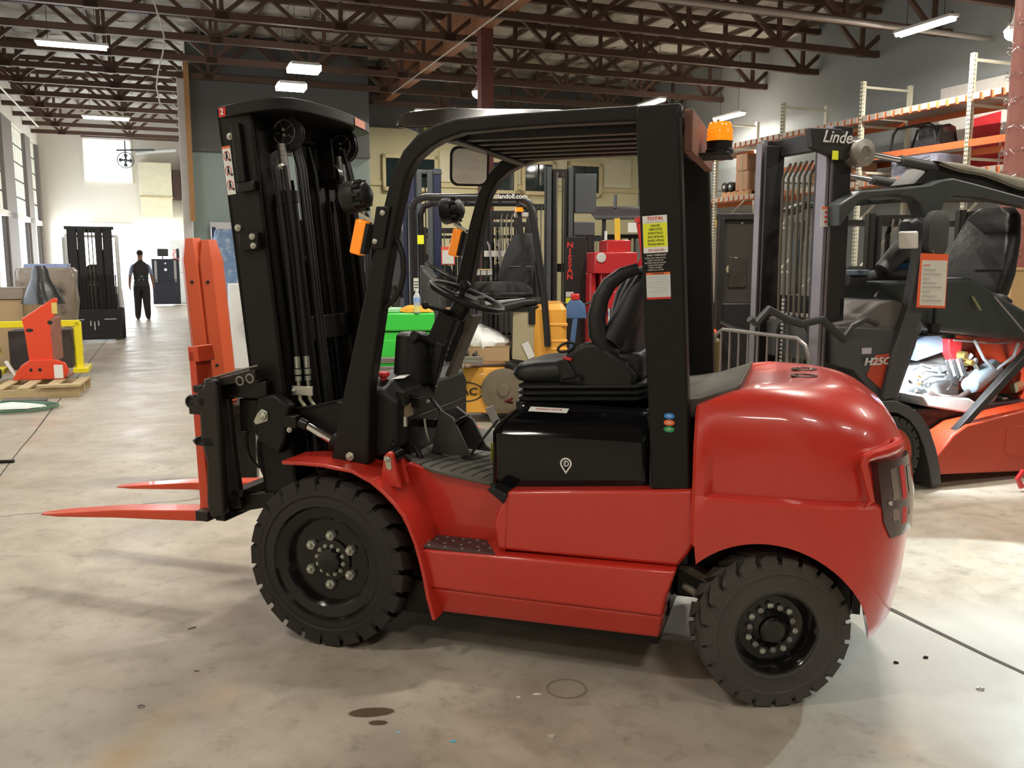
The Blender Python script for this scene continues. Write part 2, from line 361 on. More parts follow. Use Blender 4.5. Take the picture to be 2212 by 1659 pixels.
# ---------------------------------------------------------------- roof
deckm = M('roof_deck', (.20, .17, .13), .8)
ce = MB(BT); ce.bb(-4.5, 15, -9, 37.3, 7.25, 7.35); ceil_o = struct(ce.build('ceiling', deckm, smooth=0))
battm = M('white_insulation_batts', (.50, .48, .43), .75, 0, .35, 1.4, .6, 5, dirt=((.17, .14, .10), .8, .50))
ba = MB(BT); NS = 4; s0 = -4.5; ds = .61
T0 = [17.85 + 1.95 * k_ for k_ in range(-7, 10)]
for i in range(32):
    for tt in T0:
        sag = random.uniform(.05, .13); vs = []
        for a in range(NS + 1):
            for b_ in range(NS + 1):
                x = a / NS; y = b_ / NS
                vs.append((s0 + (i + x) * ds, tt + y * 1.95, 7.2 - sag * (math.sin(PI * x) * math.sin(PI * y)) ** .5 + random.uniform(-.012, .012)))
        ba.add(vs, [(a * (NS + 1) + b_, a * (NS + 1) + b_ + 1, (a + 1) * (NS + 1) + b_ + 1, (a + 1) * (NS + 1) + b_) for a in range(NS) for b_ in range(NS)])
ba.build('insulation_batts', battm, ceil_o, kind='stuff', smooth=60)
trm = M('red_brown_truss_steel', (.085, .045, .03), .6, 0, .3, 3)
trm2 = M('brown_truss_steel', (.13, .085, .055), .6, 0, .3, 3)
jo = MB(BT); jo.bb(-.025, .025, 4, 37, 7.03, 7.15)
j0 = None
for i in range(1, 32, 2):
    if j0 is None: j0 = jo.build('roof_joist', trm2, ceil_o, smooth=0); o = j0
    else: o = j0.copy(); COL.objects.link(o)
    o.location = AX * (s0 + i * ds)
chord = MB(BT); chord.bb(-4.4, 14.8, -.06, .06, 6.0, 6.13); chord.bb(-4.4, 14.8, -.07, .07, 6.92, 7.04)
dg_ = MB(BT); dg_.beam((0, 0, 6.06), (1.08, 0, 6.98), .085, .08)
dl_ = MB(BT); dl_.beam((0, 0, 6.06), (-1.08, 0, 6.98), .085, .08)
vt_ = MB(BT); vt_.beam((0, 0, 6.06), (0, 0, 6.98), .075, .08)
gp_ = MB(BT); gp_.bb(-.12, .12, -.06, .06, 5.99, 6.16)
protos = None
for ti, tt in enumerate(T0):
    if protos is None:
        tr = chord.build('roof_truss', trm, ceil_o, smooth=0)
        pr = [dg_.build('truss_diagonal', trm, tr, smooth=0), dl_.build('truss_diagonal', trm, tr, smooth=0), vt_.build('truss_post', trm, tr, smooth=0), gp_.build('gusset_plate', trm, tr, smooth=0)]
        protos = (tr, pr)
    else: tr = protos[0].copy(); COL.objects.link(tr)
    tr.location = BX * tt
    sn = -3.24
    first = (ti == 0)
    while sn < 14.4:
        for p_ in protos[1]:
            if first: q = p_; 
            else: q = p_.copy(); COL.objects.link(q); q.parent = tr
            q.location = AX * sn
        first = False
        sn += 2.2
glu = M('glulam_girder_wood', (.33, .145, .07), .65, 0, .25, 1.5)
struct(MB(BT).bb(6.0, 6.22, -6, 26.4, 6.12, 6.92).build('trim_5', glu, None, .01))
colm = M('red_brown_column_paint', (.16, .05, .04), .55, 0, .15, 3)
tag(MB(BT).bb(5.98, 6.24, 17.1, 17.36, 0, 6.12).build('column', colm, None, .01), 'square red-brown steel column rising behind the roof guard of the red forklift', 'column')
t = thing('column', 'round red-brown column wrapped in silver tinsel at the right edge', 'column', (4.75, 8.3, 0), 0)
MB().cyl((0, 0, 0), (0, 0, 6.1), .20, n=28).build('shaft', M('maroon_column_paint', (.25, .085, .065), .5, 0, .1, 4), t)
tin = MB(); prev = None
for i in range(3000):
    a = i * .021; z = 1.55 + i * .00075; rr = .215
    c = Vector((rr * math.cos(a) + random.uniform(-.02, .02), rr * math.sin(a) + random.uniform(-.02, .02), z + .05 * math.sin(a) + random.gauss(0, .022)))
    d = Vector((random.uniform(-1, 1), random.uniform(-1, 1), random.uniform(-1, 1))).normalized() * .022
    e = Vector((random.uniform(-1, 1), random.uniform(-1, 1), random.uniform(-1, 1))).normalized() * .006
    tin.add([c - d, c + d, c + d + e], [(0, 1, 2)])
tin.build('tinsel', M('silver_tinsel', (.75, .72, .70), .25, 1, .05), t, kind='stuff', smooth=0, fix=False)
# sprinkler pipe and conduits
tag(MB(BT).tube([(4.8, 12.9, 5.72), (14.7, 12.9, 5.72)], .05, 12).build('sprinkler_pipe', M('pale_pipe', (.45, .42, .38), .4, .3)), 'pale sprinkler pipe running under the trusses toward the right wall', 'pipe')
tag(MB(BT).tube([(-3.7, 22.0, 5.9), (-3.7, 33, 5.9)], .025, 8).build('conduit', M('white_conduit', (.6, .57, .5), .5)), 'thin pale conduit running along the left wall under the trusses', 'conduit')
tag(MB(BT).tube([(5.75, 12.0, 5.95), (5.75, 23.6, 5.95)], .014, 6).build('conduit', M('white_conduit', (.6, .57, .5), .5)), 'thin pale conduit beside the wooden girder', 'conduit')
cabp = [tuple(B(.05 + .08 * math.sin(i * 1.1), 15.6 + i * .05, 7.0 - i * .26)) for i in range(12)]
tag(MB().tube(cabp, .012, 6).build('hanging_cable', M('pale_cable', (.55, .5, .45), .6)), 'thin pale cable hanging down from the roof above the left aisle', 'cable')
# lamp fixtures
LN = {'strip': 'white strip lamp', 'panel': 'square bright lamp', 'bay': 'round bright lamp'}
LB = ['near strip lamp over the left aisle', 'far strip lamp over the left aisle', 'upper of the two square bright lamps above the mast', 'lower of the two square bright lamps above the mast',
      'round lamp left of the square column', 'strip lamp above the front of the roof guard', 'slanted lamp behind the rear post of the roof guard', 'slanted lamp above the amber beacon',
      'largest bright strip lamp at upper right', 'small bright lamp at the right edge beside the tinsel column', 'round lamp hidden behind the roof guard, lighting the office wall', 'dark round lamp behind the partition wall']
for i, (s_, t_, z_, d_, k_, p_) in enumerate(LAMPS):
    if p_ <= 0 or i >= len(LB): continue
    o = thing('ceiling_lamp', LB[i] if i < len(LB) else 'strip lamp of the rows overhead out of the picture', 'lamp', B(s_, t_, z_), TH + (R(90) if d_ == 'b' else 0), None if i < len(LB) else 'lamps outside the picture')
    if k_ == 'strip':
        MB().box((0, 0, .02), (1.24, .2, .05)).build('housing', lampbody, o, .008)
        for y in (-.05, .05): MB().cyl((-.58, y, -.03), (.58, y, -.03), .036, n=8).build('tube', emis, o)
    elif k_ == 'panel':
        MB().box((0, 0, .03), (.56, .56, .06)).build('housing', lampbody, o, .01); MB().box((0, 0, -.03), (.62, .5, .10)).build('diffuser', emis, o)
    else:
        MB().lathe([(.03, .35), (.06, .3), (.09, .12), (.2, .0), (.2, -.02)], n=20).build('reflector', lampbody, o); MB().sph((0, 0, -.05), (.19, .19, .13)).build('bulb', emis, o)
    for x in (-.4, .4): MB().cyl((x * (1 if k_ == 'strip' else .4), 0, .05), (x * (1 if k_ == 'strip' else .4), 0, 6.95 - z_), .006, n=5).build('hanger', grid, o)

# ================================================================ the red forklift
FL = thing('forklift', 'glossy red and black counterbalance forklift in the foreground, its orange forks lowered', 'forklift', (-.5626, 3.9759, 0), R(161.8))
def MT(x=0, y=0, z=0, rx=0, ry=0, rz=0):
    return Matrix.Translation((x, y, z)) @ Matrix.Rotation(R(rz), 4, 'Z') @ Matrix.Rotation(R(ry), 4, 'Y') @ Matrix.Rotation(R(rx), 4, 'X')
def hexn(q, c, r, h, T=None, n=6):  # nut with axis y
    q.lathe([(r, 0), (r, h * .8), (r * .86, h), (r * .55, h), (r * .5, h * 1.5), (r * .3, h * 1.6)], c, 'y', n, T)
def wheel(parent, x, y, r, wd, side, front, steer=0.0, n=23, rimr=.235, rmat=None, nm='front_wheel', simple=False, rub=None):
    """y = centre, side = +1 outer face toward +y"""
    T = Matrix.Translation((x, y, r)) @ Matrix.Rotation(R(steer), 4, 'Z') @ Matrix.Scale(side, 4, (0, 1, 0))
    hw = wd / 2; tr = MB(T); rc = r * .925
    pr = [(rimr, -hw * .8), (rimr * 1.05, -hw * .95), (r * .84, -hw), (rc, -hw * .93), (rc, hw * .93), (r * .84, hw), (r * .80, hw * 1.01), (r * .79, hw * .97), (rimr * 1.14, hw * .97), (rimr * 1.10, hw * 1.0), (rimr * 1.02, hw * .98), (rimr, hw * .86)]
    tr.lathe(pr, ax='y', n=48, cap=False)
    tw = 2 * PI / n
    for sgn in (1, -1):
        for k in range(n):
            a0 = k * tw + (0 if sgn > 0 else tw / 2)
            fr = .39
            vs = []
            for (rr, yy, da, wf) in ((r * .855, hw * 1.0, 0, 1), (r * .985, hw * .985, 0, 1), (r, hw * .86, 0, .98), (r * 1.0, -hw * .02, .55, .62), (r * .90, -hw * .02, .55, .62), (r * .84, hw * .8, 0, 1)):
                for e in (-1, 1):
                    a = a0 + da * tw + e * fr * tw * wf
                    vs.append((rr * math.cos(a), sgn * yy, rr * math.sin(a)))
            fs = []
            m = 6
            for i in range(m):
                j = (i + 1) % m; fs.append((2 * i, 2 * i + 1, 2 * j + 1, 2 * j))
            fs += [[2 * i for i in range(m)], [2 * i + 1 for i in range(m)][::-1]]
            tr.add(vs, fs)
    tire = tr.build('tire', rub or rubber, None, smooth=30)
    rm = MB(T); i_ = rimr
    if front:
        prof = [(i_ * 1.0, hw * .80), (i_ * 1.06, hw * .98), (i_ * 1.0, hw * 1.0), (i_ * .96, hw * .90), (i_ * .80, hw * .84), (i_ * .765, hw * .78), (i_ * .74, hw * .60), (i_ * .715, hw * .52), (i_ * .38, hw * .50), (i_ * .36, hw * .58), (i_ * .22, hw * .60), (i_ * .20, hw * .78), (i_ * .16, hw * .82), (.001, hw * .83)]
    else:
        prof = [(i_ * 1.0, hw * .80), (i_ * 1.05, hw * .98), (i_ * .98, hw * .99), (i_ * .93, hw * .85), (i_ * .86, hw * .4), (i_ * .80, hw * .25), (i_ * .50, hw * .25), (i_ * .34, hw * .42), (i_ * .33, hw * .62), (i_ * .26, hw * .70), (.001, hw * .71)]
    rm.lathe(prof, ax='y', n=48, cap=False)
    rm.lathe([(i_, -hw * .8), (i_ * .9, -hw * .5), (i_ * .5, 0), (.01, 0)], ax='y', n=32, cap=False)
    wh = rm.build('rim', rmat or rimb, None, smooth=30)
    wh.name = nm; wh.parent = parent; tire.parent = wh
    if simple: return wh
    if front:
        for k in range(6):
            a = R(60 * k + 92); q = MB(T); hexn(q, (.103 * math.cos(a), hw * .50, .103 * math.sin(a)), .0215, .022); q.build('wheel_nut', zinc, wh, smooth=25)
        for k in range(12):
            a = R(30 * k + 10); q = MB(T); hexn(q, (.060 * math.cos(a), hw * .56, .060 * math.sin(a)), .0100, .012); q.build('hub_bolt', zinc, wh, smooth=25)
    else:
        for k in range(14):
            a = R(360 / 14 * k + 7); rr = .087 if k % 2 else .080
            q = MB(T); q.lathe([(.0112, 0), (.0112, .013), (.007, .015), (.001, .013)], (rr * math.cos(a), hw * .24, rr * math.sin(a)), 'y', 8 if k % 2 else 12)
            q.build('hub_bolt', zinc if k % 2 else steel, wh, smooth=25)
    return wh
wheel(FL, 0, .485, .35, .25, 1, True, n=23, rimr=.236)
wheel(FL, 0, -.485, .35, .25, -1, True, n=23, rimr=.236)
wheel(FL, -1.712, .485, .27, .16, 1, False, steer=23, n=22, rimr=.146, nm='rear_wheel', rub=rubdust)
wheel(FL, -1.745, -.475, .27, .16, -1, False, steer=29, n=22, rimr=.136, nm='rear_wheel', rub=rubdust)

# ---- fender
def fender(sg):
    A = [(.188, .741), (.09, .745), (0, .744), (-.13, .730), (-.21, .694), (-.26, .658), (-.306, .615), (-.340, .575), (-.364, .532), (-.39, .47), (-.41, .40), (-.426, .33), (-.438, .26), (-.464, .17)]
    q = MB(); n = len(A); loops = []
    for i, (x, z) in enumerate(A):
        a = Vector(A[max(0, i - 1)]); b_ = Vector(A[min(n - 1, i + 1)]); d = (b_ - a).normalized(); nn = Vector((d.y, -d.x)) * .016
        if nn.y > 0 or True: pass
        yin = .38 if i > 1 else (.42, .38)[i]
        yo = .605 if i > 0 else .60
        loops.append([(x, sg * yin, z), (x, sg * yo, z), (x - nn.x * -1, sg * yo, z + nn.y), (x - nn.x * -1, sg * yin, z + nn.y)])
    q.loft(loops); return q.build('fender', red, FL, .004, smooth=50)
fender(1); fender(-1)
# ---- chassis sides
def side(sg):
    q = MB()
    low = [(-.447, .20), (-1.335, .20), (-1.352, .32), (-1.378, .40), (-1.39, .462), (-.72, .455), (-.405, .436)]
    lo = []
    # lower skirt: upper flat band and a lower band folded inward
    up = [(-.428, .285), (-1.347, .285), (-1.36, .36), (-1.392, .462), (-.405, .440)]
    q.prism(up, 'y', sg * .40, sg * .570)
    fold = [[(-.428, sg * .565, .286), (-1.347, sg * .565, .286), (-1.347, sg * .42, .286), (-.428, sg * .42, .286)],
            [(-.452, sg * .535, .178), (-1.333, sg * .535, .190), (-1.333, sg * .42, .190), (-.452, sg * .42, .178)]]
    q.loft(fold)
    o = q.build('side_skirt', red, FL, .012, smooth=30, seg=3)
    q = MB()
    upp = [(-.70, .455), (-1.392, .462), (-1.425, .51), (-1.452, .56), (-1.441, .752), (-1.30, .738), (-.750, .690), (-.728, .665), (-.69, .57)]
    q.prism(upp, 'y', sg * .40, sg * .522)
    q.build('side_panel', red, FL, .014, smooth=30, seg=3)
    q = MB(); q.prism([(-.28, .42), (-.74, .42), (-.745, .675), (-.655, .672), (-.62, .692), (-.27, .738)], 'y', sg * .30, sg * .405)
    q.build('step_wall', red, FL, .008)
    q = MB(); q.loft([[(-.735, sg * .528, .44), (-.735, sg * .40, .44), (-.66, sg * .40, .44)], [(-.75, sg * .528, .68), (-.75, sg * .40, .68), (-.70, sg * .40, .67)]]); q.build('step_corner', red, FL, .006)
    q = MB(); q.prism([(-.40, sg * .56), (-.375, sg * .41), (-.62, sg * .41), (-.71, sg * .56)], 'z', .441, .452); st_ = q.build('step_plate', M('step_tread', (.07, .045, .04), .5, .3, .2, 20, .1, 80), FL, .002)
    for j, (yy, xs) in enumerate(((.545, (-.43, -.50, -.57, -.64)), (.505, (-.41, -.48, -.55, -.62, -.67)), (.465, (-.43, -.50, -.57, -.63)), (.43, (-.40, -.46, -.53, -.59)))):
        for x in xs: MB().sph((x, sg * yy, .451), (.008, .008, .006), 8, 5).build('tread_stud', steel, st_)
side(1); side(-1)
# core of the chassis between the sides
q = MB(); q.bb(-1.35, .1, -.40, .40, .22, .42); q.bb(-1.42, -.70, -.39, .39, .42, .65); q.bb(-2.0, -1.35, -.26, .26, .25, .62); q.bb(-1.33, -.30, -.52, .52, .155, .30); q.bb(-.1, .12, -.36, .36, .25, .45)  # the wide low belly box was added to deepen the shade under the truck
q.build('chassis_core', greasy, FL, .01)
q = MB(); q.cyl((0, -.38, .35), (0, .38, .35), .09, n=16); q.build('drive_axle', greasy, FL)
q = MB(); q.cyl((-1.745, -.40, .27), (-1.745, .40, .27), .05, n=12); q.box((-1.745, 0, .27), (.2, .5, .14)); q.build('steer_axle', greasy, FL, .01)
q = MB(); q.tube([(-1.40, .42, .36), (-1.52, .44, .30), (-1.62, .42, .30)], .014); q.beam((-1.38, .30, .40), (-1.68, .38, .30), .05, .03); q.build('steering_link', M('dusty_link_steel', (.28, .25, .20), .6, .3, .2, 20), FL, .003)
# ---- floor and mat
q = MB(); q.prism([(-.22, .735), (-.30, .722), (-.62, .678), (-.70, .672), (-.70, .60), (-.22, .60)], 'y', -.40, .40); q.build('floor_plate', red, FL, .004)
q = MB(); q.loft([[(x, -.41, z), (x, .43 - (.12 * max(0, (x + .36)) / .14), z), (x, .43 - (.12 * max(0, (x + .36)) / .14), z + .014), (x, -.41, z + .014)] for (x, z) in ((-.22, .737), (-.30, .724), (-.40, .712), (-.50, .698), (-.60, .684), (-.68, .676))])
mt = q.build('floor_mat', matgrey, FL, .003)
for i in range(9):  # raised curved ribs of the mat
    pts = []
    for j in range(9):
        a = j / 8; x = -.33 - i * .045 - .10 * math.sin(a * PI / 2) ** 2 * .9; y = .40 - a * .42
        if x < -.675: break
        z = .751 - (-.22 - x) * .1425 + (.001 if x < -.62 else 0)
        pts.append((x, y, z + .0015))
    if len(pts) > 1: MB().tube(pts, .0035, 4).build('mat_rib', M('mat_rib_rubber', (.05, .047, .04), .8), mt)
# ---- red pivot bracket with pins
q = MB()
for y in (.525, .455): q.prism([(-.215, .68), (-.235, .79), (-.255, .812), (-.275, .805), (-.30, .70), (-.31, .665)], 'y', y - .012, y + .012)
br = q.build('hinge_bracket', red, FL, .006)
MB().cyl((-.262, .45, .785), (-.262, .515, .785), .028, n=18).build('hinge_bushing', blackgl, br, .003)
q = MB(); hexn(q, (-.253, .538, .782), .013, .010); q.prism([(-.24, .79), (-.268, .79), (-.272, .745), (-.262, .738), (-.25, .745)], 'y', .537, .541); q.build('hinge_bolt', zinc, br, smooth=25)

# ---- glossy black battery cover under the seat
x0, x1 = -1.285, -.650
q = MB()
L_ = [rrect(x0 + .0, x1 - .02, -.445, .445, .655, .03), rrect(x0, x1, -.455, .455, .70, .045), rrect(x0, x1, -.455, .455, .895, .05), rrect(x0 + .0, x1 - .012, -.44, .44, .922, .05), rrect(x0, x1 - .075, -.345, .345, .985, .05), rrect(x0, x1 - .085, -.325, .325, .992, .05)]
q.loft(L_); hood = q.build('battery_cover', blackgl, FL, 0, smooth=28)
q = MB(); q.tube([(-.66, .462, .70), (-.69, .462, .668), (-1.25, .462, .668), (-1.283, .462, .70), (-1.283, .462, .92), (-1.26, .40, .985)], .011, 8); q.build('rubber_seal', blackpl, hood)
q = MB(); q.prism([(-.665, .690), (-.69, .702), (-.750, .678), (-.732, .640)], 'y', .44, .532); q.build('seal_corner', blackpl, hood, .004)
MB().bb(-1.0, -.84, .34, .415, .957, .958, Matrix()).build('caution_strip', white, hood, smooth=0) if False else None
q = MB(); q.add([(-.78, .372, .9745), (-.935, .372, .9745), (-.94, .350, .9895), (-.785, .350, .9895)], [(0, 1, 2, 3)])
q.build('caution_label', white, hood, smooth=0)
text('caution_text', 'CAUTION', .018, redp, hood, (-.862, .361, .9835), (R(-33), 0, R(180)), .0004, .0006, 1.3)
q = MB(); q.add([(-.6485, .435, .85), (-.6485, .415, .85), (-.6485, .415, .78), (-.6485, .435, .78), (-.651, .455, .85), (-.651, .455, .78)], [(0, 1, 2, 3)]); q.build('yellow_sticker', yellow, hood, smooth=0)
# map-pin emblem with a plug
pin = MB(); c = Vector((-.956, .797)); ro, ri = .0225, .0165
def pinloop(r, tipz):
    pts = []
    for i in range(25):
        a = R(-35 + 250 * i / 24); pts.append((c.x + r * math.cos(a), c.y + r * math.sin(a)))
    pts.append((c.x, tipz)); return pts
lo_, li_ = pinloop(ro, .757), pinloop(ri, .766); n_ = len(lo_)
pin.add([(p[0], .4565, p[1]) for p in lo_] + [(p[0], .4565, p[1]) for p in li_], [(i, (i + 1) % n_, n_ + (i + 1) % n_, n_ + i) for i in range(n_)])
for i in range(14):  # plug body: open ring
    a0, a1 = R(-125 + 250 * i / 14), R(-125 + 250 * (i + 1) / 14)
    # the camera sees the emblem mirrored in x, so the C opens toward -x local = image right
    P_ = [(c.x + math.cos(PI + a) * rr * 1, c.y + math.sin(a) * rr) for a in (a0, a1) for rr in (.008, .0115)]
    pin.add([(P_[0][0], .4565, P_[0][1]), (P_[1][0], .4565, P_[1][1]), (P_[3][0], .4565, P_[3][1]), (P_[2][0], .4565, P_[2][1])], [(0, 1, 2, 3)])
pin.add([(c.x + .009, .4565, c.y - .007), (c.x + .006, .4565, c.y - .007), (c.x + .006, .4565, c.y + .007), (c.x + .009, .4565, c.y + .007)], [(0, 1, 2, 3)])
for zz in (-.006, 0, .006): pin.add([(c.x + .009, .4565, c.y + zz - .0012), (c.x - .001, .4565, c.y + zz - .0012), (c.x - .001, .4565, c.y + zz + .0012), (c.x + .009, .4565, c.y + zz + .0012)], [(0, 1, 2, 3)])
pin.build('plug_emblem', white, hood, smooth=0, label='white map pin emblem with a plug')

# ---- counterweight
def cw_sec(z, hy, xr, rc, xf=-1.437, n=10):
    hf = hy if z > 1.0 or z < .735 else .552 - max(0, z - .93) * .5
    pts = [(xf, hf - .012, z), (xf - .012, hf, z), (-1.478, hf, z), (-1.505, hy, z)]
    for k in range(n + 1):
        a = PI / 2 + PI / 2 * k / n
        ex = .82
        pts.append((xr + rc[0] + rc[0] * (-abs(math.cos(a)) ** ex), hy - rc[1] + rc[1] * abs(math.sin(a)) ** ex, z))
    lower = [(p[0], -p[1], p[2]) for p in pts[::-1]]
    return pts + lower
S = [(.235, .535, -2.10, (.30, .38)), (.30, .555, -2.135, (.32, .40)), (.45, .560, -2.165, (.34, .42)), (.62, .560, -2.182, (.36, .43)), (.728, .558, -2.186, (.37, .44)), (.738, .550, -2.184, (.37, .44)), (.744, .522, -2.178, (.37, .43)), (.80, .526, -2.174, (.37, .43)), (.90, .528, -2.152, (.36, .43)), (.97, .526, -2.118, (.36, .42)), (1.02, .516, -2.080, (.36, .42)), (1.06, .497, -2.030, (.36, .41)), (1.085, .482, -1.995, (.36, .40)), (1.104, .462, -1.955, (.35, .39)), (1.114, .438, -1.915, (.34, .37)), (1.1185, .41, -1.87, (.32, .35)), (1.12, .37, -1.82, (.29, .32))]
loops = []
for (z, hy, xr, rc) in S:
    l = cw_sec(z, hy, xr, rc)
    xf = -1.437
    l2 = []
    for (x, y, zz) in l:
        if zz > 1.0:   # the top slopes down toward the front wings
            lim = 1.045 + .06 * min(1, max(0, (-1.437 - x) / .14)) + (.02 if x < -1.62 else 0)
            zz = min(zz, lim) if zz > lim else zz
        l2.append((x, y, zz))
    loops.append(l2)
# top cap pulled back so the black cover can sit in front
q = MB(); q.loft(loops); cw = q.build('counterweight', red, FL, 0, smooth=40)
me = cw.data
cut = MB(); cut.lathe([(.345, -.8), (.345, .8)], (-1.70, 0, .245), 'y', 64); co = cut.build('arch_cutter', red, FL, smooth=0)
bm_ = cw.modifiers.new('arch', 'BOOLEAN'); bm_.object = co; bm_.operation = 'DIFFERENCE'; bm_.solver = 'EXACT'
cut2 = MB(); cut2.prism([(-1.40, .2), (-1.40, .60), (-1.452, .555), (-1.47, .40), (-1.5, .2)], 'y', -.8, .8); co2 = cut2.build('front_cutter', red, FL, smooth=0)
bm2 = cw.modifiers.new('front', 'BOOLEAN'); bm2.object = co2; bm2.operation = 'DIFFERENCE'; bm2.solver = 'EXACT'
bpy.context.view_layer.update()
dgx = bpy.context.evaluated_depsgraph_get(); nme = bpy.data.meshes.new_from_object(cw.evaluated_get(dgx)); cw.modifiers.clear(); cw.data = nme
nme.shade_smooth(); nme.set_sharp_from_angle(angle=R(32))
for o_ in (co, co2): bpy.data.objects.remove(o_)
cw['label'] = 'glossy red rounded counterweight'
# dark inner shell of the wheel arch
q = MB(); q.lathe([(.343, -.5), (.343, -.18), (.343, .18), (.343, .5)], (-1.70, 0, .245), 'y', 40, cap=False)
q = MB(); q.bb(-2.04, -1.38, .05, .10, .2, .62); q.bb(-2.04, -1.38, -.10, -.05, .2, .62); q.build('arch_liner', greasy, FL)
# lifting holes
for y in (.10, -.12):
    q = MB(); q.lathe([(.050, .0), (.050, .004), (.034, .005), (.030, -.002), (.001, -.002)], (-1.795, y, 1.119), 'z', 24, cap=False); q.build('lifting_hole', M('dark_chromed_plug', (.25, .2, .18), .2, .9), cw)
# tail lamp wrapped round the rear corner and the raised lip above it
def surf(z, u, off, sg=1):
    an = PI / 2 + PI / 2 * u; hy = .556; xr = -2.188 + max(0, z - .74) * .16 + max(0, .6 - z) * .05; rc = (.37, .44)
    x = xr + rc[0] - rc[0] * abs(math.cos(an)) ** .82; y = hy - rc[1] + rc[1] * abs(math.sin(an)) ** .82
    nx, ny = -abs(math.cos(an)) / rc[0], abs(math.sin(an)) / rc[1]; ln = math.hypot(nx, ny)
    return (x + nx / ln * off, sg * (y + ny / ln * off), z)
def surf_old(z, u, off, sg=1):
    # interpolate section at height z; u 0..1 along the corner arc
    for i in range(len(S) - 1):
        if S[i][0] <= z <= S[i + 1][0]: a, b_ = S[i], S[i + 1]; break
    k = (z - a[0]) / (b_[0] - a[0]); hy = a[1] + (b_[1] - a[1]) * k; xr = a[2] + (b_[2] - a[2]) * k; rc = (a[3][0] + (b_[3][0] - a[3][0]) * k, a[3][1] + (b_[3][1] - a[3][1]) * k)
    an = PI / 2 + PI / 2 * u
    x = xr + rc[0] - rc[0] * abs(math.cos(an)) ** .82; y = hy - rc[1] + rc[1] * abs(math.sin(an)) ** .82
    nx, ny = -abs(math.cos(an)) / rc[0], abs(math.sin(an)) / rc[1]; ln = math.hypot(nx, ny)
    return (x + nx / ln * off, sg * (y + ny / ln * off), z)
def patch(name, zs, u0, u1, off, mat, nu=10, thick=.02, sg=1, par=None):
    q = MB(); vs = []; m = len(zs)
    for (z, a, b_) in [(z, u0(z) if callable(u0) else u0, u1) for z in zs]:
        for i in range(nu + 1): vs.append(surf(z, a + (b_ - a) * i / nu, off, sg))
    nn = len(vs)
    for (z, a, b_) in [(z, u0(z) if callable(u0) else u0, u1) for z in zs]:
        for i in range(nu + 1): vs.append(surf(z, a + (b_ - a) * i / nu, off - thick, sg))
    f_ = []
    W_ = nu + 1
    for j in range(m - 1):
        for i in range(nu):
            f_.append((j * W_ + i, j * W_ + i + 1, (j + 1) * W_ + i + 1, (j + 1) * W_ + i)); f_.append((nn + j * W_ + i, nn + (j + 1) * W_ + i, nn + (j + 1) * W_ + i + 1, nn + j * W_ + i + 1))
    for i in range(nu): f_.append((i, nn + i, nn + i + 1, i + 1)); e = (m - 1) * W_; f_.append((e + i, e + i + 1, nn + e + i + 1, nn + e + i))
    for j in range(m - 1): f_.append((j * W_, (j + 1) * W_, nn + (j + 1) * W_, nn + j * W_)); e = nu; f_.append((j * W_ + e, nn + j * W_ + e, nn + (j + 1) * W_ + e, (j + 1) * W_ + e))
    return q.add(vs, f_).build(name, mat, par or cw, 0, smooth=45)
for sg in (1, -1):
    u0 = lambda z: .40 + max(0, (.70 - z)) * 1.1
    lamp = patch('tail_lamp', [.62, .64, .68, .74, .80, .86, .885], u0, .86, .006, glassd, sg=sg, thick=.03)
    for (a, b_, zz0, zz1, mt_) in ((.50, .56, .68, .86, chrome), (.60, .66, .66, .86, redp), (.70, .78, .68, .85, glassd)):
        patch('reflector_cell', [zz0, (zz0 + zz1) / 2, zz1], a, b_, .0075, M('lamp_reflector', (.32, .26, .25), .1, .8, .3, 40) if mt_ is chrome else mt_, nu=4, sg=sg, par=lamp, thick=.004)
    q = MB(); q.sph(surf(.745, .46, .008, sg), .009, 8, 6); q.build('lamp_screw', zinc, lamp)
    # lip
    pts = [surf(.742, .30, .0, sg), surf(.76, .33, .006, sg), surf(.82, .315, .008, sg), surf(.885, .30, .010, sg), surf(.905, .315, .012, sg), surf(.915, .36, .014, sg), surf(.922, .45, .016, sg), surf(.928, .53, .014, sg), surf(.932, .60, .010, sg), surf(.934, .66, .0, sg), surf(.934, .70, -.02, sg)]
    q = MB(); q.tube(pts, [.004, .010, .012, .014, .016, .018, .019, .019, .018, .017, .015], 8); q.build('lamp_lip', red, cw)
# narrow black rear deck between the pillars
q = MB(); q.loft([[(-1.27, -.40, .99), (-1.27, .40, .99), (-1.27, .40, 1.035), (-1.27, -.40, 1.035)], [(-1.44, -.41, .99), (-1.44, .41, .99), (-1.44, .41, 1.062), (-1.44, -.41, 1.062)], [(-1.565, -.40, 1.0), (-1.565, .40, 1.0), (-1.565, .40, 1.108), (-1.565, -.40, 1.108)], [(-1.58, -.385, 1.0), (-1.58, .385, 1.0), (-1.58, .385, 1.122), (-1.58, -.385, 1.122)]])
q.build('rear_deck', M('grey_black_deck', (.085, .078, .062), .55, 0, .12, 10, .1, 100), FL, .005)
q = MB(); q.bb(-1.3, -.5, -.33, .33, .7, .9)

